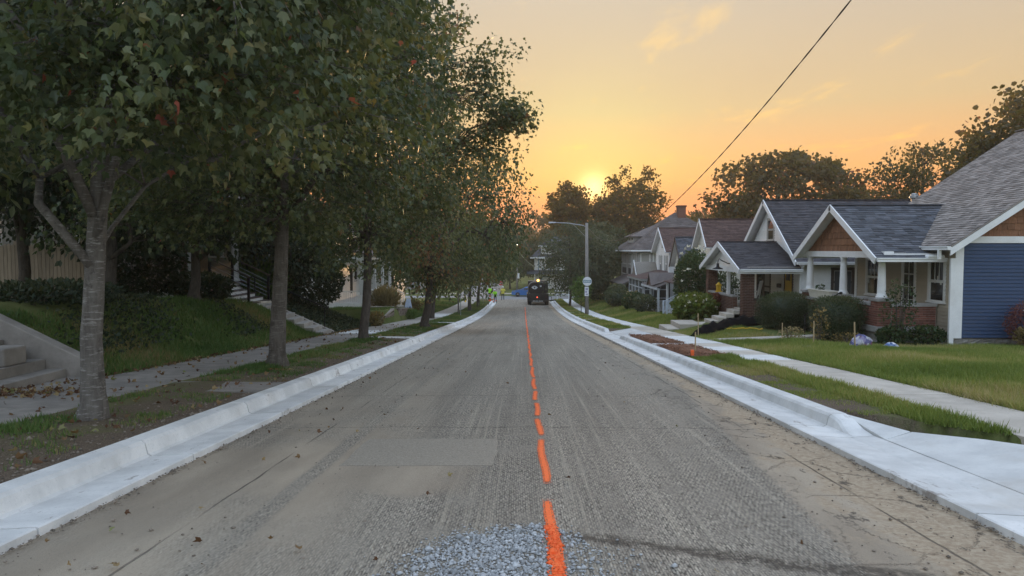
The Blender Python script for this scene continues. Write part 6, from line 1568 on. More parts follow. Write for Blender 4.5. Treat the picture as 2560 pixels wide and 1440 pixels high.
# ------------------------------------------------------------------ tank truck seen from behind
def truck():
    x, y = 1.72, 84.6; z = float(zr(y)); T = thing('tank_truck', 'black asphalt tank truck seen from behind with amber beacon lit', 'truck', (x, y, z))
    zz = float(zr(y + 4)); 
    m = MB(); pr = []
    for i in range(28):
        a = 2 * math.pi * i / 28; pr.append((x + 1.02 * (abs(math.cos(a)) ** .75) * math.copysign(1, math.cos(a)) - .12, y + .15, z + 1.86 + .80 * (abs(math.sin(a)) ** .75) * math.copysign(1, math.sin(a))))
    m.prism(pr, (0, 5.2, -.15)); m.build('tank', 'truck_black', T, bevel=.06)
    m = MB(); m.tube([(p[0] , p[1] - .01, p[2]) for p in pr[4:18]], .035, 6); m.build('tank_rim', 'truck_steel', T)
    m = MB(); m.box(x + .62, x + 1.12, y - .05, y + .6, z + 1.45, z + 2.62); m.build('side_cabinet', 'truck_black', T, bevel=.02)
    m = MB(); m.box(x - .62, x - .05, y + .02, y + .5, z + 2.58, z + 2.74); m.build('top_hatch', 'truck_steel', T)
    m = MB(); m.box(x - 1.2, x + 1.2, y - .1, y + .3, z + .48, z + 1.30); m.build('rear_frame', 'truck_black', T, bevel=.03)
    m = MB(); m.box(x - 1.12, x + 1.12, y + .3, y + 6.8, z + .55, z + .95); m.build('chassis', 'truck_black', T)
    m = MB(); m.box(x - 1.1, x + 1.1, y - .22, y - .1, z + .40, z + .58); m.build('bumper', 'truck_black', T)
    for i, (a, b) in enumerate(((-.62, -.40), (-.36, -.28), (-.24, -.05), (.0, .04), (.08, .30), (.34, .52))):
        m = MB(); m.box(x + a, x + b, y - .226, y - .221, z + .45, z + .53); m.build('bumper_mark', 'sign_white', T)
    for s in (-1, 1):
        for k_, yy in enumerate((1.2, 2.6, 7.2)):
            m = MB(); m.lathe((x + s * .78 - (.0 if s > 0 else .44), y + yy, z + .50 - .02 * yy), [(.34, 0), (.50, .04), (.52, .10), (.52, .36), (.50, .42), (.34, .46)], 20, 'x'); w = m.build('wheel', 'tyre', T, smooth=False)
            q = MB(); q.lathe((x + s * 1.2 - (.04 if s > 0 else -.0), y + yy, z + .50 - .02 * yy), [(.26, 0), (.26, .04), (.12, .05)], 14, 'x'); q.build('rim', 'truck_steel', w)
        m = MB(); m.box(x + s * .98 - .22, x + s * .98 + .22, y + .3, y + .34, z + .12, z + .75); m.build('mud_flap', 'tyre', T)
    m = MB(); m.box(x - 1.15, x + 1.15, y + 5.6, y + 7.6, z + .75, z + 2.55); m.build('cab', 'truck_black', T, bevel=.08)
    # emblem and badge on the tank end
    m = MB(); c = (x - .42, y + .13, z + 2.02); pts = []
    for i in range(17):
        t = i / 16; pts.append((c[0] - .36 + .72 * t, c[1], c[2] + .20 * math.sin(math.pi * t) ** .8))
    for i in range(1, 16):
        t = 1 - i / 16; pts.append((c[0] - .36 + .72 * t, c[1], c[2] - .24 * math.sin(math.pi * t) ** .8 * (.7 + .3 * t)))
    m.prism(pts, (0, .012, 0)); m.build('emblem', 'sign_white', T)
    m = MB(); m.poly([(c[0] - .12, c[1] - .004, c[2] + .08), (c[0] + .10, c[1] - .004, c[2] + .10), (c[0] + .02, c[1] - .004, c[2] - .16)]); m.build('emblem_mark', 'truck_black', T)
    m = MB(); m.lathe((x + .28, y + .12, z + 2.18), [(.11, 0), (.11, .02)], 14, 'y'); m.build('badge', 'sign_white', T)
    m = MB(); m.lathe((x - .02, y + .25, z + 2.74), [(.10, 0), (.12, .04), (.10, .16), (.03, .2)], 12); m.build('beacon', 'amber_light', T, smooth=True)
    m = MB(); m.lathe((x - .12, y - .13, z + .92), [(.055, 0), (.055, .04)], 12, 'y'); m.build('tail_lamp', 'tail_light', T)
    for s in (-.9, .9):
        m = MB(); m.lathe((x + s, y - .13, z + .95), [(.07, 0), (.07, .04)], 12, 'y'); m.build('tail_lamp', 'tail_light_dim', T)
    m = MB(); m.tube([(x + 1.15, y + .2, z + .95), (x + 1.5, y + .15, z + 1.0), (x + 1.55, y + .1, z + .62), (x + 2.0, y + .1, z + .55)], .04, 6); m.tube([(x + 1.15, y + .1, z + .58), (x + 2.05, y + .05, z + .54)], .05, 6); m.build('spray_bar', 'truck_black', T)
    m = MB(); m.box(x - 1.3, x - 1.18, y + .9, y + 4.6, z + .8, z + 1.25); m.build('side_rail', 'truck_black', T)
    m = MB(); m.tube([(x - 1.17, y - .02, z + 1.35), (x - 1.12, y + .02, z + .95), (x - 1.16, y + .0, z + .6)], .03, 6); m.build('grab_rail', 'truck_steel', T)
truck()

# ------------------------------------------------------------------ blue car on the cross street (nose to the left)
def car():
    x0, y0 = -1.65, 105.4; z = -5.05; T = thing('parked_car', 'blue sedan parked across the street end, half hidden by the truck', 'car', (x0, y0, z))
    prof = [(0.03, .32), (.0, .55), (.10, .72), (.55, .86), (1.25, .98), (2.0, 1.38), (2.45, 1.46), (3.1, 1.45), (3.75, 1.10), (4.35, 1.02), (4.5, .80), (4.5, .36), (3.95, .26), (3.2, .24), (1.3, .24), (.6, .26)]
    m = MB(); nn = len(prof); W = 1.74
    secs = []
    for s, k_ in ((0, .90), (.07, 1.0), (.93, 1.0), (1, .90)):
        secs.append([(x0 + p[0], y0 + W * s + (0 if p[1] < 1.0 else (.16 if s < .5 else -.16) * min(1, (p[1] - 1.0) / .35)), z + (p[1] if k_ == 1 else .24 + (p[1] - .24) * .97)) for p in prof])
    vs = [q for s_ in secs for q in s_]; fs = [(i * nn + j, i * nn + (j + 1) % nn, (i + 1) * nn + (j + 1) % nn, (i + 1) * nn + j) for i in range(3) for j in range(nn)] + [tuple(range(nn)), tuple(range(3 * nn, 4 * nn))[::-1]]
    m.add(vs, fs); m.build('body', 'car_paint', T, smooth=False, bevel=.03)
    for a in ([(1.42, 1.00), (2.05, 1.35), (2.42, 1.40), (2.42, 1.0)], [(2.50, 1.0), (2.50, 1.40), (3.05, 1.39), (3.55, 1.06), (3.5, 1.0)]):
        m = MB(); m.prism([(x0 + p, y0 + .02 + .16 * (q - 1.0) / .35 - .035, z + q) for p, q in a], (0, .03, 0)); m.build('window', 'window_glass', T)
    for xx in (.85, 3.62):
        for yy in (y0 - .02, y0 + W - .18):
            m = MB(); m.lathe((x0 + xx, yy, z + .31), [(.22, 0), (.31, .02), (.32, .06), (.32, .16), (.30, .2)], 20, 'y'); w = m.build('wheel', 'tyre', T)
            if yy < y0 + .5:
                q = MB(); q.lathe((x0 + xx, yy - .012, z + .31), [(.07, -.0), (.07, .02)], 10, 'y')
                for i in range(7):
                    a = 2 * math.pi * i / 7; q.beam((x0 + xx, yy, z + .31), (x0 + xx + .21 * math.cos(a), yy, z + .31 + .21 * math.sin(a)), .02, .06, up=(0, 1, 0))
                q.lathe((x0 + xx, yy + .0, z + .31), [(.225, 0), (.225, .012), (.20, .012)], 18, 'y'); q.build('rim', 'chrome', w)
    m = MB(); m.prism([(x0 + .06, y0 + .01, z + .60), (x0 + .50, y0 - .012, z + .72), (x0 + .46, y0 - .012, z + .82), (x0 + .12, y0 + .01, z + .71)], (0, .03, 0)); m.build('headlight', 'chrome', T)
    m = MB(); m.box(x0 + 1.62, x0 + 1.78, y0 - .12, y0 + .02, z + .98, z + 1.09); m.build('mirror', 'car_paint', T, bevel=.02)
    for a in (1.95, 3.0):
        m = MB(); m.box(x0 + a, x0 + a + .16, y0 - .022, y0 - .004, z + .84, z + .87); m.build('door_handle', 'chrome', T)
car()

# ------------------------------------------------------------------ road crew
def person(label, x, y, z, H, face, pose, trousers, vest, hat, group='road crew at the street end'):
    """standing figure grown from a jointed skeleton with a Skin modifier, then frozen to one mesh"""
    T = thing('person', label, 'person', (x, y, z), group)
    s = H / 1.75; P = dict(pel=(0, 0, .95), sp=(0, pose.get('bend', 0) * .4, 1.15), ch=(0, pose.get('bend', 0), 1.36), nk=(0, pose.get('bend', 0) * 1.15, 1.50), hd=(0, pose.get('bend', 0) * 1.3 + .02, 1.62), tp=(0, pose.get('bend', 0) * 1.35 + .02, 1.74),
        lh=(-.10, 0, .90), lk=(-.12, .03 + pose.get('lk', 0), .50), la=(-.13, -.02 + pose.get('la', 0), .09), lt=(-.15, .16 + pose.get('la', 0), .04), rh=(.10, 0, .90), rk=(.12, .03 + pose.get('rk', 0), .50), ra=(.14, -.02 + pose.get('ra', 0), .09), rt=(.16, .16 + pose.get('ra', 0), .04),
        ls=(-.19, pose.get('bend', 0), 1.42), rs=(.19, pose.get('bend', 0), 1.42))
    P.update(le=pose['le'], lw=pose['lw'], lf=pose['lf'], re=pose['re'], rw=pose['rw'], rf=pose['rf'])
    E = [('pel', 'sp'), ('sp', 'ch'), ('ch', 'nk'), ('nk', 'hd'), ('hd', 'tp'), ('pel', 'lh'), ('lh', 'lk'), ('lk', 'la'), ('la', 'lt'), ('pel', 'rh'), ('rh', 'rk'), ('rk', 'ra'), ('ra', 'rt'), ('ch', 'ls'), ('ls', 'le'), ('le', 'lw'), ('lw', 'lf'), ('ch', 'rs'), ('rs', 're'), ('re', 'rw'), ('rw', 'rf')]
    Rr = dict(pel=(.15, .11), sp=(.14, .10), ch=(.16, .11), nk=(.055, .055), hd=(.085, .10), tp=(.06, .07), lh=(.085, .09), lk=(.06, .06), la=(.045, .045), lt=(.045, .035), rh=(.085, .09), rk=(.06, .06), ra=(.045, .045), rt=(.045, .035), ls=(.06, .06), rs=(.06, .06), le=(.043, .043), lw=(.032, .032), lf=(.042, .022), re=(.043, .043), rw=(.032, .032), rf=(.042, .022))
    keys = list(P); me = bpy.data.meshes.new('body'); ca, sa = math.cos(face), math.sin(face)
    def W(p): return (x + s * (p[0] * ca - p[1] * sa), y + s * (p[0] * sa + p[1] * ca), z + s * p[2])
    me.from_pydata([W(P[k]) for k in keys], [(keys.index(a), keys.index(b)) for a, b in E], []); me.update()
    o = link(bpy.data.objects.new('body', me)); sk = o.modifiers.new('skin', 'SKIN')
    for i, k in enumerate(keys):
        v = me.skin_vertices[0].data[i]; v.radius = tuple(q * s for q in Rr[k]); v.use_root = (k == 'pel')
    sb = o.modifiers.new('sub', 'SUBSURF'); sb.levels = 1; sb.render_levels = 1
    dg = bpy.context.evaluated_depsgraph_get(); ev = o.evaluated_get(dg); nm = bpy.data.meshes.new_from_object(ev)
    bpy.data.objects.remove(o); nm.materials.clear()
    for mm in (trousers, 'skin'): nm.materials.append(M[mm])
    for p in nm.polygons:
        h = (p.center.z - z) / s; p.use_smooth = True
        d = min((Vector(W(P[q])) - p.center).length for q in ('lf', 'rf', 'hd', 'tp', 'nk'))
        p.material_index = 1 if (h > 1.50 or d < .10 * s) else 0
    b = link(bpy.data.objects.new('body', nm)); attach(b, T)
    bd = pose.get('bend', 0)
    m = MB(); ring = []
    for h, rx, ry, k in ((.86, .20, .155, .1), (1.0, .19, .15, .15), (1.15, .185, .145, .4), (1.32, .215, .15, .85), (1.43, .20, .135, 1.0), (1.50, .10, .09, 1.12)):
        ring.append([W((rx * math.cos(a), bd * k + ry * math.sin(a), h)) for a in np.linspace(0, 2 * math.pi, 17)[:-1]])
    vs = [q for r_ in ring for q in r_]; m.add(vs, [(i * 16 + j, i * 16 + (j + 1) % 16, (i + 1) * 16 + (j + 1) % 16, (i + 1) * 16 + j) for i in range(5) for j in range(16)]); m.build('vest', vest, T, smooth=True)
    for a, b_ in (('ls', 'le'), ('rs', 're')):
        m = MB(); m.tube([W(P[a]), W(P[b_])], [.085 * s, .06 * s], 10); m.build('sleeve', vest, T, smooth=True)
    m = MB(); c = W((0, bd * 1.35 + .02, 1.655)); m.lathe(c, [(.15 * s, 0), (.152 * s, .012), (.118 * s, .02), (.112 * s, .07 * s), (.08 * s, .12 * s), (.02 * s, .14 * s)], 16); m.build('hard_hat', hat, T, smooth=True)
    for sx in (-.035, .035):
        m = MB(); c = W((sx, bd * 1.3 + .115, 1.63)); m.lathe(c, [(.004, -.012), (.012, 0), (.004, .012)], 8); m.build('eye', 'hair', T)
    m = MB(); m.prism([W((-.012, bd * 1.3 + .115, 1.60)), W((.012, bd * 1.3 + .115, 1.60)), W((0, bd * 1.3 + .145, 1.605)), W((0, bd * 1.3 + .115, 1.635))], (0, 0, .004)); m.build('nose', 'skin', T)
    return T, W, P
zl = gz(-4.25, 93); 
person('worker in lime vest standing by the orange cones on the left verge', -4.2, 93.0, zl + .0, 1.74, R(200), dict(le=(-.30, .06, 1.15), lw=(-.26, .22, 1.0), lf=(-.22, .30, .97), re=(.30, .02, 1.15), rw=(.30, .10, .93), rf=(.30, .14, .85), lk=.03, ra=-.1), 'dark_cloth', 'hi_vis_green', 'sign_red')
person('worker in green vest stooping at the end of the left kerb', -3.35, 88.6, float(zr(88.6)) + .04, 1.66, R(160), dict(bend=.12, le=(-.27, .20, 1.15), lw=(-.20, .38, 1.03), lf=(-.14, .44, 1.0), re=(.27, .2, 1.15), rw=(.20, .38, 1.02), rf=(.15, .44, 1.0), rk=.04), 'denim', 'hi_vis_green', 'hard_hat')
Tp, Wp, Pp = person('flagger in yellow vest holding a stop paddle at the street end', -2.65, 96.2, float(zr(96.2)), 1.78, R(180), dict(le=(-.30, .04, 1.16), lw=(-.27, .16, .95), lf=(-.25, .22, .88), re=(.30, .12, 1.18), rw=(.27, .30, 1.22), rf=(.25, .36, 1.24), lk=.02), 'dark_cloth', 'hi_vis_yellow', 'hard_hat')
def octagon(m, c, r, d, ax='y'):
    pts = []
    for i in range(8):
        a = math.pi / 8 + i * math.pi / 4; pts.append((c[0] + r * math.cos(a), c[1], c[2] + r * math.sin(a)))
    m.prism(pts, (0, d, 0))
h = Wp((.25, .36, 1.24)); t = thing('stop_paddle', 'red and white stop paddle on a staff held by the flagger', 'sign', (h[0], h[1], h[2] - 1.2))
m = MB(); m.tube([(h[0], h[1] - .03, h[2] - 1.25), (h[0], h[1] - .03, h[2] + .75)], .016, 8); m.build('staff', 'stake_wood', t)
m = MB(); octagon(m, (h[0], h[1] - .055, h[2] + .98), .30, .012); m.build('blade', 'sign_red', t)
m = MB(); m.box(h[0] - .2, h[0] + .2, h[1] - .060, h[1] - .056, h[2] + .91, h[2] + 1.05); m.build('lettering', 'sign_white', t)
t = thing('road_sign', 'red sign on a dark post beside the worker in lime', 'sign', (-4.75, 94.5, gz(-4.75, 94.5)))
zs_ = gz(-4.75, 94.5); m = MB(); m.box(-4.79, -4.71, 94.5, 94.55, zs_, zs_ + 2.4); m.build('post', 'dark_deck', t)
m = MB(); octagon(m, (-4.75, 94.48, zs_ + 2.3), .34, .012); m.build('panel', 'sign_red', t)
m = MB(); m.box(-4.83, -4.67, 94.474, 94.479, zs_ + 2.1, zs_ + 2.5); m.build('mark', 'safety_orange', t)
for i, (x, y, a, lab) in enumerate([(-3.9, 91.6, 1.15, 'orange traffic cone tipped over at the worker’s feet'), (-3.75, 91.0, .2, 'orange traffic cone standing on the verge by the kerb end'), (-4.1, 91.2, .0, 'orange traffic cone standing behind the tipped one')]):
    z = gz(x, y); t = thing('traffic_cone', lab.replace('’', ''), 'cone', (x, y, z), 'orange cones at the street end')
    m = MB(); 
    def tr(p): return (x + p[0] * math.cos(a) + p[2] * math.sin(a), y + p[1], z + .02 + (p[2] * math.cos(a) - p[0] * math.sin(a)) + (.15 if a > 1 else 0))
    b = MB(); b.lathe((0, 0, 0), [(.15, .03), (.04, .68), (.02, .70)], 14); m.add([tr(p) for p in b.v], b.f); m.build('cone', 'safety_orange', t, smooth=True)
    m = MB(); b = MB(); b.box(-.19, .19, -.19, .19, 0, .035); m.add([tr(p) for p in b.v], b.f); m.build('base', 'safety_orange', t)
    m = MB(); b = MB(); b.lathe((0, 0, 0), [(.098, .36), (.076, .48)], 14); m.add([tr((p[0] * 1.02, p[1] * 1.02, p[2])) for p in b.v], b.f); m.build('band', 'sign_white', t)

# ------------------------------------------------------------------ poles, cables, signs
def light_pole(label, x, y, h, arm, z=None, rad=.16, lit=True):
    z = gz(x, y) if z is None else z; t = thing('light_pole', label, 'pole', (x, y, z), 'street-light poles')
    m = MB(); m.tube([(x, y, z - .2), (x - .02, y, z + h * .5), (x - .05, y, z + h)], [rad, rad * .86, rad * .7], 12); m.build('shaft', 'weathered_pole', t, smooth=True)
    m = MB(); m.tube([(x - .08, y, z + h - .35), (x - .3, y - .05, z + h - .2), (x + arm * .6, y - .2, z + h - .02), (x + arm, y - .3, z + h + .02)], .035, 8); m.build('arm', 'galvanised', t, smooth=True)
    m = MB(); m.tube([(x - .1, y, z + h - 1.1), (x + arm * .45, y - .15, z + h - .1)], .012, 5); m.build('brace', 'galvanised', t)
    lx, ly, lz = x + arm, y - .3, z + h + .02
    m = MB(); m.hexa([(lx - .55, ly - .12, lz - .06), (lx + .05, ly - .06, lz - .04), (lx + .05, ly + .06, lz - .04), (lx - .55, ly + .12, lz - .06), (lx - .50, ly - .08, lz + .07), (lx + .05, ly - .04, lz + .05), (lx + .05, ly + .04, lz + .05), (lx - .50, ly + .08, lz + .07)]); m.build('lamp_head', 'galvanised', t, bevel=.02)
    m = MB(); m.box(lx - .46, lx - .16, ly - .07, ly + .07, lz - .09, lz - .058); m.build('lens', 'lamp_glow' if lit else 'window_glass', t)
    return t, z
t, zp1 = light_pole('wooden street-light pole with round sign, on the right verge', 5.08, 59.0, 7.35, -2.55, lit=False)
m = MB(); m.lathe((5.08, 58.78, zp1 + 2.72), [(.36, 0), (.36, .02)], 28, 'y'); sg = m.build('round_sign', 'sign_white', t)
m = MB(); m.box(4.76, 5.40, 58.772, 58.778, zp1 + 2.62, zp1 + 2.82); m.build('sign_band', 'sign_teal', sg)
for a in range(6):
    m = MB(); m.box(4.82 + a * .09, 4.82 + a * .09 + .055, 58.766, 58.771, zp1 + 2.68, zp1 + 2.77); m.build('letter_mark', 'sign_white', sg)
m = MB(); m.box(4.88, 5.20, 58.79, 58.81, zp1 + 1.55, zp1 + 2.28); sg = m.build('notice_sign', 'sign_white', t)
for a, (u, v, w_, h_) in enumerate(((.06, .48, .2, .16), (.05, .26, .14, .16), (.1, .08, .16, .12))):
    m = MB(); m.box(4.88 + u, 4.88 + u + w_, 58.784, 58.789, zp1 + 1.55 + v, zp1 + 1.55 + v + h_); m.build('sign_mark', 'sign_violet', sg)
t, zp2 = light_pole('second street-light pole beyond the crossing, its lamp lit', -.95, 115.5, 7.1, -1.4, lit=True, rad=.17)
m = MB(); m.lathe((-1.0, 115.4, zp2 + 7.1), [(.05, 0), (.14, .08), (.14, .2), (.03, .28)], 10); m.build('lamp', 'lamp_glow', t)
m = MB(); m.box(-.9, -.6, 115.28, 115.3, zp2 + 2.1, zp2 + 2.9); m.build('notice_sign', 'sign_white', t)

def cable(label, pts, rad, mat, twist=True):
    P = np.array(pts, float); tt = np.linspace(0, 1, len(P)); n = 160; s = np.linspace(0, 1, n)
    from_ = []
    # Catmull-Rom through the hanging points
    for q in s:
        i = min(int(q * (len(P) - 1)), len(P) - 2); f = q * (len(P) - 1) - i
        p0, p1, p2, p3 = P[max(i - 1, 0)], P[i], P[i + 1], P[min(i + 2, len(P) - 1)]
        from_.append(.5 * ((2 * p1) + (-p0 + p2) * f + (2 * p0 - 5 * p1 + 4 * p2 - p3) * f * f + (-p0 + 3 * p1 - 3 * p2 + p3) * f ** 3))
    from_ = np.array(from_); t = thing('cable', label, 'cable', tuple(from_[0]))
    for k_ in range(2 if twist else 1):
        ph = k_ * math.pi; seg = np.concatenate([[0], np.cumsum(np.linalg.norm(np.diff(from_, axis=0), axis=1))])
        fine = np.linspace(0, seg[-1], int(seg[-1] / .12) if twist else 60)
        pp = np.stack([np.interp(fine, seg, from_[:, j]) for j in range(3)], 1)
        if twist: pp[:, 0] += rad * .75 * np.cos(fine * 4.2 + ph); pp[:, 2] += rad * .75 * np.sin(fine * 4.2 + ph)
        m = MB(); m.tube(pp, rad, 5); m.build('strand', mat, t, smooth=True)
    return t
ztop = zp1 + 7.2
cable('twisted service cable sagging from the light pole and rising overhead to the upper right', [(5.03, 59, ztop - .1), (5.10, 51, 2.45), (5.15, 43.3, 2.12), (5.2, 36, 2.30), (5.2, 29.0, 2.82), (5.2, 20, 4.05), (5.2, 11.8, 5.62), (5.2, 4, 7.6), (5.2, -8, 11.0)], .0085, 'cable_black')
cable('pale cable hanging from the second light pole to the right', [(-.98, 115.4, zp2 + 6.7), (.2, 113, zp2 + 5.2), (1.6, 111, zp2 + 4.1), (3.5, 109, zp2 + 3.9), (8, 106, zp2 + 4.8)], .022, 'cable_yellow', False)
for (x, y, h, lab) in ((-4.75, 56.0, 2.9, 'slim green sign post on the left verge beside the thin maple'), (-4.55, 84.0, 2.7, 'slim sign post on the left verge near the crossing')):
    z = gz(x, y); t = thing('sign_post', lab, 'post', (x, y, z), 'sign posts on the left verge'); m = MB(); m.box(x - .025, x + .025, y - .02, y + .02, z - .1, z + h); m.build('post', 'galvanised', t)
    m = MB(); m.box(x - .15, x + .15, y - .032, y - .022, z + h - .48, z + h - .02); m.build('plate', 'galvanised', t)
z = gz(-6.9, 88); t = thing('fire_hydrant', 'yellow fire hydrant by the far left corner', 'hydrant', (-6.9, 88, z))
m = MB(); m.lathe((-6.9, 88, z), [(.16, 0), (.16, .05), (.10, .06), (.10, .5), (.13, .52), (.13, .56), (.10, .58), (.08, .68), (.03, .74)], 14); m.build('barrel', 'hydrant_yellow', t, smooth=True)
for s in (-1, 1):
    m = MB(); m.lathe((-6.9 + (.08 if s > 0 else -.2), 88, z + .4), [(.055, 0), (.055, .12)], 10, 'x'); m.build('nozzle', 'hydrant_yellow', t)
# white barricade by the right sidewalk end
t = thing('barricade', 'white barricade boards at the right end of the crossing', 'barricade', (4.9, 94, -4.8), )
z = gz(4.9, 94)
for zz in (.55, 1.05):
    m = MB(); m.box(4.0, 6.1, 93.9, 93.93, z + zz, z + zz + .2); m.build('board', 'sign_white', t)
for xx in (4.3, 5.8):
    m = MB(); m.beam((xx, 93.5, z), (xx, 93.95, z + 1.3), .06, .06); m.beam((xx, 94.4, z), (xx, 93.95, z + 1.3), .06, .06); m.build('leg', 'sign_white', t)
# a-frame yard board
z = gz(-8.8, 56.5); t = thing('yard_board', 'white A-frame board standing on the lawn left of the road', 'board', (-8.8, 56.5, z))
m = MB(); m.prism([(-9.2, 56.3, z), (-8.45, 56.3, z), (-8.65, 56.55, z + 1.15), (-8.95, 56.55, z + 1.15)], (0, .025, 0)); m.build('front_panel', 'cloth_white', t)
m = MB(); m.prism([(-9.15, 57.0, z), (-8.5, 57.0, z), (-8.7, 56.62, z + 1.12), (-8.92, 56.62, z + 1.12)], (0, .025, 0)); m.build('back_panel', 'cloth_white', t)
m = MB(); m.box(-8.72, -8.58, 56.30, 56.34, z + .42, z + .56); m.build('mark', 'board_blue', t)

# ------------------------------------------------------------------ small things on the right verge and lawns
def stake(label, x, y, h, mat='stake_wood', w=.035, top=None, tilt=0):
    z = gz(x, y) if not (5.05 < x < 6.2) else float(zr(y)) + .2
    t = thing('stake', label, 'stake', (x, y, z), 'survey stakes on the right')
    m = MB(); m.beam((x, y, z - .05), (x + tilt, y, z + h), w, w * .5); m.build('shaft', mat, t)
    if top: m = MB(); m.beam((x + tilt * .8, y - .002, z + h - .12), (x + tilt, y - .002, z + h + .01), w * 1.4, w * 1.2); m.build('painted_top', top, t)
stake('orange-topped square survey hub at the edge of the mulch', 4.12, 18.0, .17, 'galvanised', .06, 'safety_orange')
stake('tall wooden lath stake standing in the mulch bed', 4.45, 19.1, .55, w=.045)
stake('wooden lath stake by the silt fabric at the sidewalk edge', 6.3, 26.6, .85, w=.05, tilt=-.02)
stake('wooden stake in the lawn in front of the nearer hedge', 8.15, 20.8, .62, w=.04)
stake('wooden stake beside the purple plastic bag', 8.75, 19.55, .66, w=.045, tilt=-.03)
stake('short wooden stake at the walk edge in front of the farther hedge', 7.9, 22.6, .55, w=.04)
def bag(label, x, y, sx, sy, h, mats, seed):
    g = np.random.default_rng(seed); z = gz(x, y); t = thing('plastic_bag', label, 'bag', (x, y, z), 'soil bags left by the porch')
    nu, nv = 18, 9; gv = []
    for j in range(nv):
        th = math.pi / 2 * j / (nv - 1)
        for i in range(nu):
            ph = 2 * math.pi * i / nu; q = 1 + .16 * math.sin(ph * 3 + seed) + .10 * math.sin(ph * 5 + j) + g.normal() * .05
            gv.append((x + sx * math.cos(th) * math.cos(ph) * q, y + sy * math.cos(th) * math.sin(ph) * q, z + h * math.sin(th) * (1 + .2 * math.sin(ph * 2 + seed) + g.normal() * .05)))
    fs = [(j * nu + i, j * nu + (i + 1) % nu, (j + 1) * nu + (i + 1) % nu, (j + 1) * nu + i) for j in range(nv - 1) for i in range(nu)]
    m = MB(); m.add(gv, fs); m.build('sack', mats, t, smooth=True)
bag('purple and white plastic soil bag slumped beside the hedge', 9.15, 20.15, .29, .22, .29, 'bag_print', 3)
bag('blue, white and red plastic bag lying in the grass by the porch', 9.9, 20.0, .21, .17, .17, 'bag_print_blue', 8)
# black silt fabric thrown over a heap in front of the brick porch steps
t = thing('silt_fabric', 'black silt fabric draped over a heap in front of the brick porch steps', 'fabric', (7.4, 29, -1.6))
A = np.array([(6.15, 26.9), (6.5, 27.4), (7.0, 28.0), (7.6, 28.6), (8.3, 29.2), (9.1, 29.9), (10.0, 30.4)]); hh = [.03, .26, .40, .30, .34, .40, .18]; wd = [.12, .30, .38, .30, .30, .28, .2]
gv = []; nu = 40; nv = 9; g = np.random.default_rng(3)
for i in range(nu):
    f = i / (nu - 1) * 6; cx, cy = np.interp(f, range(7), A[:, 0]), np.interp(f, range(7), A[:, 1]); H_ = np.interp(f, range(7), hh); W_ = np.interp(f, range(7), wd)
    for j in range(nv):
        s = j / (nv - 1) * 2 - 1; px, py = cx + s * W_ * .75, cy - s * W_ * .65
        gv.append((px, py, gz(max(px, 6.21), py) + .012 + H_ * (1 - abs(s) ** 1.5) * (1 + .12 * math.sin(i * 1.3)) + .035 * math.sin(i * .9 + j * 1.7) * (1 - abs(s))))
m = MB(); m.add(gv, [(i * nv + j, i * nv + j + 1, (i + 1) * nv + j + 1, (i + 1) * nv + j) for i in range(nu - 1) for j in range(nv - 1)]); o = m.build('sheet', 'silt_fabric', t, smooth=True)
o.modifiers.new('thickness', 'SOLIDIFY').thickness = .006
t = thing('caution_tape', 'length of yellow tape lying on the grass by the black fabric', 'tape', (8.3, 28.3, -1.4))
pts = [(7.7 + .12 * i + .03 * math.sin(i * 2), 28.0 - .1 * i + .08 * math.sin(i * 1.4), 0) for i in range(10)]
m = MB(); m.tube([(p[0], p[1], gz(p[0], p[1]) + .06 + .02 * math.sin(i * 2.2)) for i, p in enumerate(pts)], .022, 5); m.build('strip', 'lantern_yellow', t)
# concrete step block at the lawn edge
t = thing('concrete_steps', 'two low concrete steps at the lawn edge beside the black fabric', 'steps', (6.9, 33, -2))
zz = float(zr(33.2))
m = MB(); m.box(6.22, 6.75, 31.9, 33.9, zz - .1, zz + .36); m.build('step', 'walk_concrete', t, bevel=.012)
m = MB(); m.box(6.75, 7.75, 31.9, 33.9, zz - .1, zz + .56); m.build('step', 'walk_concrete', t, bevel=.012)
# white stair railing on the lawn
t = thing('stair_railing', 'pale blue-white stair railing rising from the lawn to the cream house', 'railing', (9, 45.4, -2.6))
for yy in (45.0, 46.2):
    zb = gz(8.8, yy); m = MB(); m.box(8.7, 8.79, yy - .045, yy + .045, zb - .1, zb + .85); m.build('newel', 'stair_blue', t)
    m = MB(); m.beam((8.75, yy, zb + .78), (9.75, yy, zb + 1.3), .05, .045); m.beam((8.75, yy, zb + .15), (9.75, yy, zb + .68), .045, .045); m.build('rail', 'stair_blue', t)
    for i in range(6):
        x = 8.9 + i * .15; z0 = zb + .15 + (x - 8.75) * .53; m = MB(); m.box(x - .018, x + .018, yy - .018, yy + .018, z0, z0 + .63); m.build('baluster', 'stair_blue', t)
for i in range(4):
    m = MB(); m.box(8.8 + .3 * i, 9.9, 45.06, 46.14, gz(8.8, 45.5) - .3, gz(8.8, 45.5) + .15 * (i + 1)); m.build('step', 'gray_siding', t)
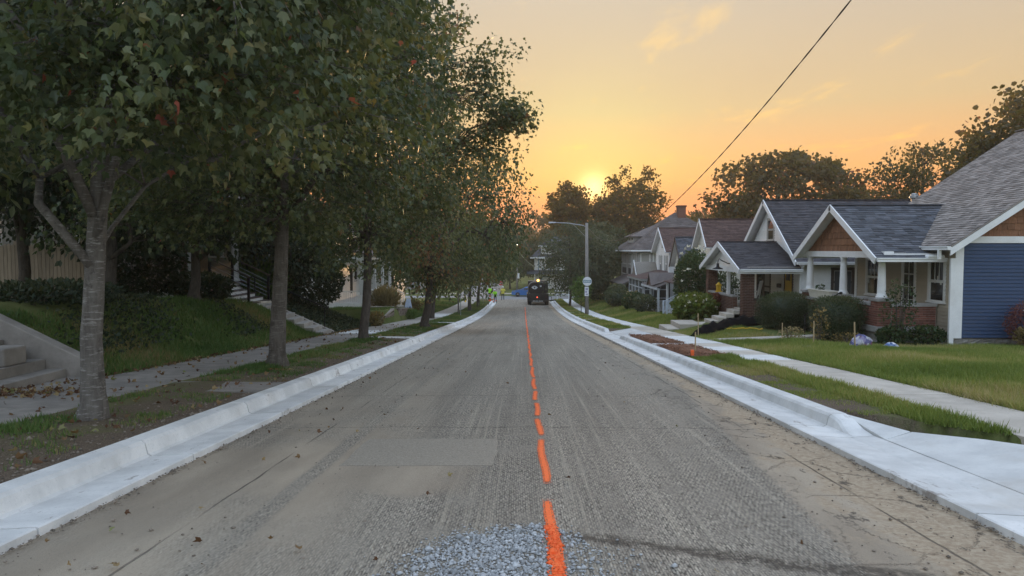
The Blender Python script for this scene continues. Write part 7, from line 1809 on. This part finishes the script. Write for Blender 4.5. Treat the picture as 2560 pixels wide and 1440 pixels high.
# ------------------------------------------------------------------ painted line, patch, gravel pocket, debris
def paint_dash(y0, y1, xc, w, seed):
    g = np.random.default_rng(seed); n = max(6, int((y1 - y0) / .07)); cols = 7; vs = []; rr = []
    for i in range(n + 1):
        t = i / n; y = y0 + (y1 - y0) * t; ww = w * (.9 + .1 * math.sin(math.pi * t)) * (1 + .05 * g.normal()); xo = xc + .012 * math.sin(y * 3.1)
        for j in range(cols):
            s = j / (cols - 1) * 2 - 1; x = xo + s * ww
            vs.append((x, y, float(zr(y)) + .02 * (1 - (x / 3.4) ** 2) - .02 + .005))
    fs = []
    for i in range(n):
        for j in range(cols - 1):
            fs.append((i * cols + j, i * cols + j + 1, (i + 1) * cols + j + 1, (i + 1) * cols + j))
            e = min(j, cols - 2 - j) / 2; t = (i + .5) / n; rr.append(min(1, e) * min(1, min(t, 1 - t) * n / 2.0))
    m = MB(); m.add(vs, fs); m.r = rr; m.build('paint_dash', 'orange_paint', ROAD)
spans_ = [(3.2, 5.78), (6.26, 8.30), (8.48, 9.72), (9.88, 11.2), (11.42, 12.65), (12.8, 14.6), (14.68, 17.1), (17.2, 19.8), (19.9, 22.6), (22.72, 25.8), (25.9, 29.1), (29.25, 33.3), (33.4, 37.6), (37.8, 42.8), (43, 48.6), (48.8, 55.6), (55.8, 62.7), (63, 70.6), (70.9, 80)]
for i, (a, b) in enumerate(spans_): paint_dash(a, b, .20, .058, 200 + i)

def over(name, x0, x1, y0, y1, mat, seed, parent, dz=.006, base=None):
    g = np.random.default_rng(seed); n = 10; vs = []; rr = []; fs = []
    for i in range(n + 1):
        for j in range(n + 1):
            x = x0 + (x1 - x0) * i / n; y = y0 + (y1 - y0) * j / n; vs.append((x, y, (gz(x, y) if base is None else base(x, y)) + dz))
    for i in range(n):
        for j in range(n):
            fs.append((i * (n + 1) + j, (i + 1) * (n + 1) + j, (i + 1) * (n + 1) + j + 1, i * (n + 1) + j + 1))
            rr.append(max(0, 1 - math.hypot((i - 4.5) / 5, (j - 4.5) / 5)) * .55)
    m = MB(); m.add(vs, fs); m.r = rr; return m.build(name, mat, parent)
tag(over('paint_splash', -5.3, -4.5, 14.0, 14.4, 'orange_overspray', 1, None, .03), 'orange paint splashed on the dirt beside the second maple', 'paint mark')

def rag(x0, x1, y0, y1, n, amp, seed):
    g = np.random.default_rng(seed); P = []
    for (a, b) in (((x0, y0), (x1, y0)), ((x1, y0), (x1, y1)), ((x1, y1), (x0, y1)), ((x0, y1), (x0, y0))):
        for i in range(n):
            t = i / n; P.append((a[0] + (b[0] - a[0]) * t + g.normal() * amp, a[1] + (b[1] - a[1]) * t + g.normal() * amp))
    return P
def road_z(x, y): return float(zr(y)) + .02 * (1 - (x / 3.4) ** 2) - .02
m = MB(); pp = rag(-1.75, -.28, 6.93, 8.27, 8, .010, 4)
m.prism([(x, y, road_z(x, y) - .02) for x, y in pp], (0, 0, .0235)); m.build('asphalt_patch', 'patch_asphalt', ROAD)
def rocks(name, P, size, mat, seed, flat=.7, parent=None, kind='stuff'):
    """angular stones, one small hull each"""
    g = np.random.default_rng(seed); N = len(P)
    T = np.array([(0, 0, 1), (.9, 0, .1), (.2, .85, .2), (-.8, .4, .0), (-.6, -.7, .15), (.4, -.85, .05), (0, 0, -.6)])
    F = [(0, 1, 2), (0, 2, 3), (0, 3, 4), (0, 4, 5), (0, 5, 1), (6, 2, 1), (6, 3, 2), (6, 4, 3), (6, 5, 4), (6, 1, 5)]
    V = T[None] * (1 + g.normal(size=(N, 7, 3)) * .22); a = g.uniform(0, 6.28, N); ca, sa = np.cos(a), np.sin(a)
    X = V[..., 0] * ca[:, None] - V[..., 1] * sa[:, None]; Y = V[..., 0] * sa[:, None] + V[..., 1] * ca[:, None]
    V = np.stack([X, Y, V[..., 2] * flat], -1) * size[:, None, None] * .5 + P[:, None, :]
    lo = (np.array(F)[None] + (np.arange(N) * 7)[:, None, None]).ravel()
    me = fast_mesh(name, V.reshape(-1, 3), lo, np.full(N * 10, 3), mat, np.repeat(g.uniform(0, 1, N), 10))
    o = link(bpy.data.objects.new(name, me)); attach(o, parent); return tag(o, kind=kind)
g = np.random.default_rng(21)
n = 10500; t_ = g.uniform(0, 1, n); 
px = -.17 + g.normal(size=n) * .32; py = 3.0 + g.uniform(0, 1, n) * 2.15
edge = 5.02 - .62 * np.maximum(0, -.15 - px) ** 1.0 * 1.6 - .35 * np.maximum(0, px - .05) * 2.2 + .12 * np.sin(px * 9) 
k_ = (py < edge + g.exponential(.075, n)); px, py = px[k_], py[k_]
pz = zr(py) + .004
sz = g.gamma(1.6, .0075, len(px)) + .006; on = np.abs(px - .2 + .01 * g.normal(size=len(px))) < .05
GP = np.stack([px, py, pz], 1)
gv_ = tag(rocks('gravel', GP[~on], sz[~on], 'gravel', 5), 'heap of loose blue-gray gravel in a road pocket at the bottom edge', 'gravel', kind='stuff')
rocks('painted_gravel', GP[on], sz[on], 'safety_orange', 6, parent=gv_)
n = 2600; px = g.uniform(-3.2, 3.2, n); py = 3.6 + 30 * g.uniform(0, 1, n) ** 1.8
keep = g.uniform(0, 1, n) < np.where(px > 2, 1, np.where(px < -1.6, .55, .3)); px, py = px[keep], py[keep]
tag(rocks('road_grit', np.stack([px, py, zr(py) - .004], 1), g.gamma(2.0, .006, len(px)) + .005, 'dirt_clod', 6), 'loose grit and crumbs scattered over the milled road', 'grit', kind='stuff')
for s in (-1, 1):
    n = 1500; py = 3 + 45 * g.uniform(0, 1, n) ** 1.5; px = s * (3.25 - np.abs(g.normal(size=n)) * .05)
    tag(rocks('edge_grit', np.stack([px, py, zr(py) + .002], 1), g.gamma(2.0, .006, n) + .006, 'dirt_clod', 7 + s), 'crumbled dirt along the %s gutter edge' % ('left' if s < 0 else 'right'), 'grit', kind='stuff')
n = 2600; py = 3 + 32 * g.uniform(0, 1, n) ** 1.5; px = -3.97 - np.abs(g.normal(size=n)) * .55
tag(rocks('verge_clods', np.stack([px, py, ground(px, py) + .004], 1), g.gamma(2.0, .010, n) + .008, 'dirt_clod', 17), 'crumbly backfill soil behind the left kerb', 'soil', kind='stuff')

# mulch beds behind the right kerb
for i, (y0, y1, lab) in enumerate(((17.95, 22.2, 'nearer bed of fresh brown mulch behind the right kerb'), (22.8, 28.0, 'farther bed of fresh brown mulch behind the right kerb'))):
    m = MB(); vs = []; ny, nx = 24, 7; g2 = np.random.default_rng(90 + i)
    for a in range(ny + 1):
        for b in range(nx + 1):
            y = y0 + (y1 - y0) * a / ny; x = 3.97 + (5.03 - 3.97) * b / nx * (1.0 if i else 1.0)
            e = min(a, ny - a) / 4; e2 = min(b, nx - b) / 2
            vs.append((x, y, float(zr(y)) + .185 + .06 * min(1, e) * min(1, e2) + .012 * g2.normal()))
    m.add(vs, [(a * (nx + 1) + b, a * (nx + 1) + b + 1, (a + 1) * (nx + 1) + b + 1, (a + 1) * (nx + 1) + b) for a in range(ny) for b in range(nx)]); o = m.build('mulch_bed', 'mulch', None, kind='stuff'); tag(o, lab, 'mulch')
    n = 1700; px = g2.uniform(3.98, 5.02, n); py = g2.uniform(y0, y1, n)
    rocks('mulch_chips', np.stack([px, py, zr(py) + .235 + .01 * g2.normal(size=n)], 1), g2.uniform(.025, .07, n), 'mulch_chip', 95 + i, .35, o)

# fallen leaves
def fallen(name, P, lab, seed, size=(.05, .10)):
    g = np.random.default_rng(seed); n = len(P); ax = g.normal(size=(n, 3)); ax[:, 2] *= .25
    me = leaves_mesh(name, P, g.uniform(size[0], size[1], n), ax, g.uniform(0, 1, n), 'maple', 'dead_leaf', g)
    tag(link(bpy.data.objects.new(name, me)), lab, 'leaves', kind='stuff')
n = 80; py = 4 + 22 * g.uniform(0, 1, n) ** 1.3; px = np.where(g.uniform(0, 1, n) < .75, -3.2 + np.abs(g.normal(size=n)) * 1.1, g.uniform(-2, 3.2, n))
fallen('fallen_leaves', np.stack([px, py, zr(py) + .02], 1), 'scattered fallen leaves on the milled road', 1, (.03, .065))
n = 900; py = 3 + 36 * g.uniform(0, 1, n) ** 1.3; px = g.uniform(-7.5, -4.0, n); w_ = np.where(px > -5.7, 1.0, np.where(px < -7.15, 1.0, .5)); kk = g.uniform(0, 1, n) < w_; px, py = px[kk], py[kk]
fallen('fallen_leaves', np.stack([px, py, np.where((px < -5.7) & (px > -7.45), zr(py) + .215, ground(px, py) + .03)], 1), 'fallen leaves on the left verge and sidewalk', 2, (.05, .10))
n = 500; py = 11.5 + 22 * g.uniform(0, 1, n); px = -7.42 + g.normal(size=n) * .09
fallen('leaf_litter', np.stack([px, py, zr(py) + .225], 1), 'line of brown leaf litter at the foot of the left bank', 3, (.05, .09))
n = 320; py = 10.6 + .5 * g.normal(size=n) * .6 + .0; px = -7.4 + g.normal(size=n) * .5
fallen('leaf_litter', np.stack([px, py, zr(py) + .225], 1), 'drift of red-brown leaves on the walk by the old steps', 4, (.05, .09))

# ------------------------------------------------------------------ grass
def grass(name, boxes, lab, mat, seed, hmean=.075, w=.006, lean=.5, clumpy=.5, zfun=ground):
    """boxes: x0, x1, y0, y1, blades per square metre, height factor, cover threshold"""
    g = np.random.default_rng(seed); PX, PY, HF = [], [], []
    for (x0, x1, y0, y1, den, hf, cov) in boxes:
        n = int(abs(x1 - x0) * (y1 - y0) * den); x = g.uniform(min(x0, x1), max(x0, x1), n); y = g.uniform(y0, y1, n)
        f = np.sin(x * 2.1 + 1.3 * np.sin(y * 1.7)) * np.sin(y * 1.9 + 1.1 * np.sin(x * 2.7)) + .6 * np.sin(x * 6.3 + y * 4.1) * np.sin(y * 5.7 - x * 3.3) + g.normal(size=n) * .35
        k = f > cov; PX.append(x[k]); PY.append(y[k]); HF.append(hf * (1 + clumpy * .5 * np.clip(f[k], -1, 1.2)))
    x, y, hf = map(np.concatenate, (PX, PY, HF)); N = len(x)
    h = hmean * hf * g.uniform(.5, 1.45, N); ww = w * 1.25 * g.uniform(.7, 1.5, N) * np.sqrt(np.maximum(hf, .6)); a = g.uniform(0, 6.28, N); ld = g.uniform(0, 6.28, N); l = h * lean * g.uniform(.1, 1.4, N)
    z = zfun(x, y) - .01; dx, dy = np.cos(a) * ww, np.sin(a) * ww
    b0 = np.stack([x - dx, y - dy, z], 1); b1 = np.stack([x + dx, y + dy, z], 1)
    tp = np.stack([x + np.cos(ld) * l, y + np.sin(ld) * l, z + h], 1)
    V = np.stack([b0, b1, tp], 1).reshape(-1, 3); lo = np.arange(N * 3)
    f2 = np.clip(.5 + .28 * np.sin(x * 1.1 + y * .7) + .22 * np.sin(x * .37 - y * 1.3) + g.normal(size=N) * .22, 0, 1)
    me = fast_mesh(name, V, lo, np.full(N, 3), mat, f2)
    tag(link(bpy.data.objects.new(name, me)), lab, 'grass', kind='stuff')
    return N
tot = 0
tot += grass('lawn_grass', [(6.22, 9.0, 8.2, 13, 2600, 1.15, -1.3), (6.22, 10.5, 13, 19, 1900, 1.15, -1.3), (9.0, 14.5, 9.5, 21.2, 1300, 1.1, -1.3), (6.3, 8.7, 19, 24, 1300, 1.0, -1.0), (6.25, 8.6, 25.2, 30.5, 1100, 1.0, -.9)], 'uneven green lawn in front of the blue house', 'grass_blade', 301, .085, .0055)
tot += grass('lawn_edge', [(6.14, 6.32, 8.2, 30, 2600, .9, -.6)], 'long grass fringe hanging over the right sidewalk edge', 'grass_blade', 302, .11, .005, .9)
tot += grass('verge_grass', [(4.55, 5.06, 7.6, 18, 4200, .9, -.5), (4.0, 4.6, 9.0, 18, 2600, .5, .0), (4.95, 5.15, 7.6, 18, 3000, 1.1, -.3)], 'grass growing on the right verge strip near the driveway', 'grass_blade', 303, .085, .005)
tot += grass('verge_grass', [(4.0, 5.04, 34.5, 47.4, 900, 1.0, -.8), (4.0, 5.04, 48.4, 96, 350, 1.1, -.9)], 'grass on the right verge beyond the second driveway', 'grass_blade', 304, .09, .008)
tot += grass('lawn_grass', [(6.25, 9.2, 33.9, 56, 420, 1.1, -1.3), (6.3, 10, 56, 96, 180, 1.3, -1.3)], 'mown lawns in front of the far right houses', 'grass_blade', 305, .08, .010)
tot += grass('verge_grass', [(-5.68, -5.0, 6.2, 10.8, 2400, .8, .35), (-5.0, -4.2, 5.0, 10.6, 1500, .6, .62), (-5.68, -4.9, 12.2, 25, 2200, 1.0, .0), (-4.9, -4.15, 12.6, 25, 1100, .65, .5), (-5.68, -4.05, 26.6, 41, 900, 1.0, -.35), (-5.68, -4.0, 42.4, 92, 360, 1.1, -.7)], 'patchy shaded grass on the left verge under the maples', 'shade_grass', 306, .075, .0055)
tot += grass('bank_grass', [(-7.42, -9.8, 12.9, 27.6, 800, 1.35, -.95), (-9.8, -11, 17, 27.6, 500, 1.4, -.9), (-7.46, -11, 52, 70, 300, 1.3, -1.3), (-7.46, -12, 70, 96, 160, 1.4, -1.3), (-7.9, -11, 37.5, 52, 300, 1.2, -.9)], 'shaded grass covering the left bank', 'shade_grass', 307, .085, .009)
# ivy on the bank past the second stair
g = np.random.default_rng(55); n = 9000; px = g.uniform(-10.6, -7.5, n); py = g.uniform(29.2, 37.2, n); pz = ground(px, py) + g.uniform(.02, .16, n)
ax = g.normal(size=(n, 3)) * .6 + np.array([.3, 0, .4]); me = leaves_mesh('ivy', np.stack([px, py, pz], 1), g.uniform(.06, .12, n), ax, g.uniform(0, 1, n), 'broad', 'ivy_leaf', g)
tag(link(bpy.data.objects.new('ivy', me)), 'ivy covering the bank past the second steps', 'ivy', kind='stuff')
n = 7000; px = g.uniform(-11, -7.6, n); py = g.uniform(13.0, 24.5, n); kk = (np.sin(px * 1.3 + py * .8) + g.normal(size=n) * .5 > .1) & (px < -8.3); px, py = px[kk], py[kk]; n = len(px)
me = leaves_mesh('ground_cover', np.stack([px, py, ground(px, py) + g.uniform(.02, .2, n)], 1), g.uniform(.05, .11, n), g.normal(size=(n, 3)) * .6 + np.array([.2, 0, .5]), g.uniform(0, .9, n), 'broad', 'ivy_leaf', g)
tag(link(bpy.data.objects.new('ground_cover', me)), 'low dark ground cover on the upper left bank', 'ground cover', kind='stuff')
print('grass blades', tot)

# ------------------------------------------------------------------ evening haze
def haze():
    m = bpy.data.materials.new('evening_haze'); m.use_nodes = True; nt = m.node_tree; nt.nodes.clear()
    out = nt.nodes.new('ShaderNodeOutputMaterial'); v = nt.nodes.new('ShaderNodeVolumePrincipled')
    v.inputs['Color'].default_value = (.95, .80, .62, 1); v.inputs['Density'].default_value = HAZE; v.inputs['Anisotropy'].default_value = .35
    nt.links.new(v.outputs[0], out.inputs['Volume'])
    mb = MB(); mb.box(-520, 520, -60, 1130, -7.5, 30.0); me = mb.mesh('haze'); me.materials.append(m)
    tag(link(bpy.data.objects.new('haze', me)), 'thin warm evening haze filling the street', 'haze', kind='stuff')
HAZE = .0008
haze()
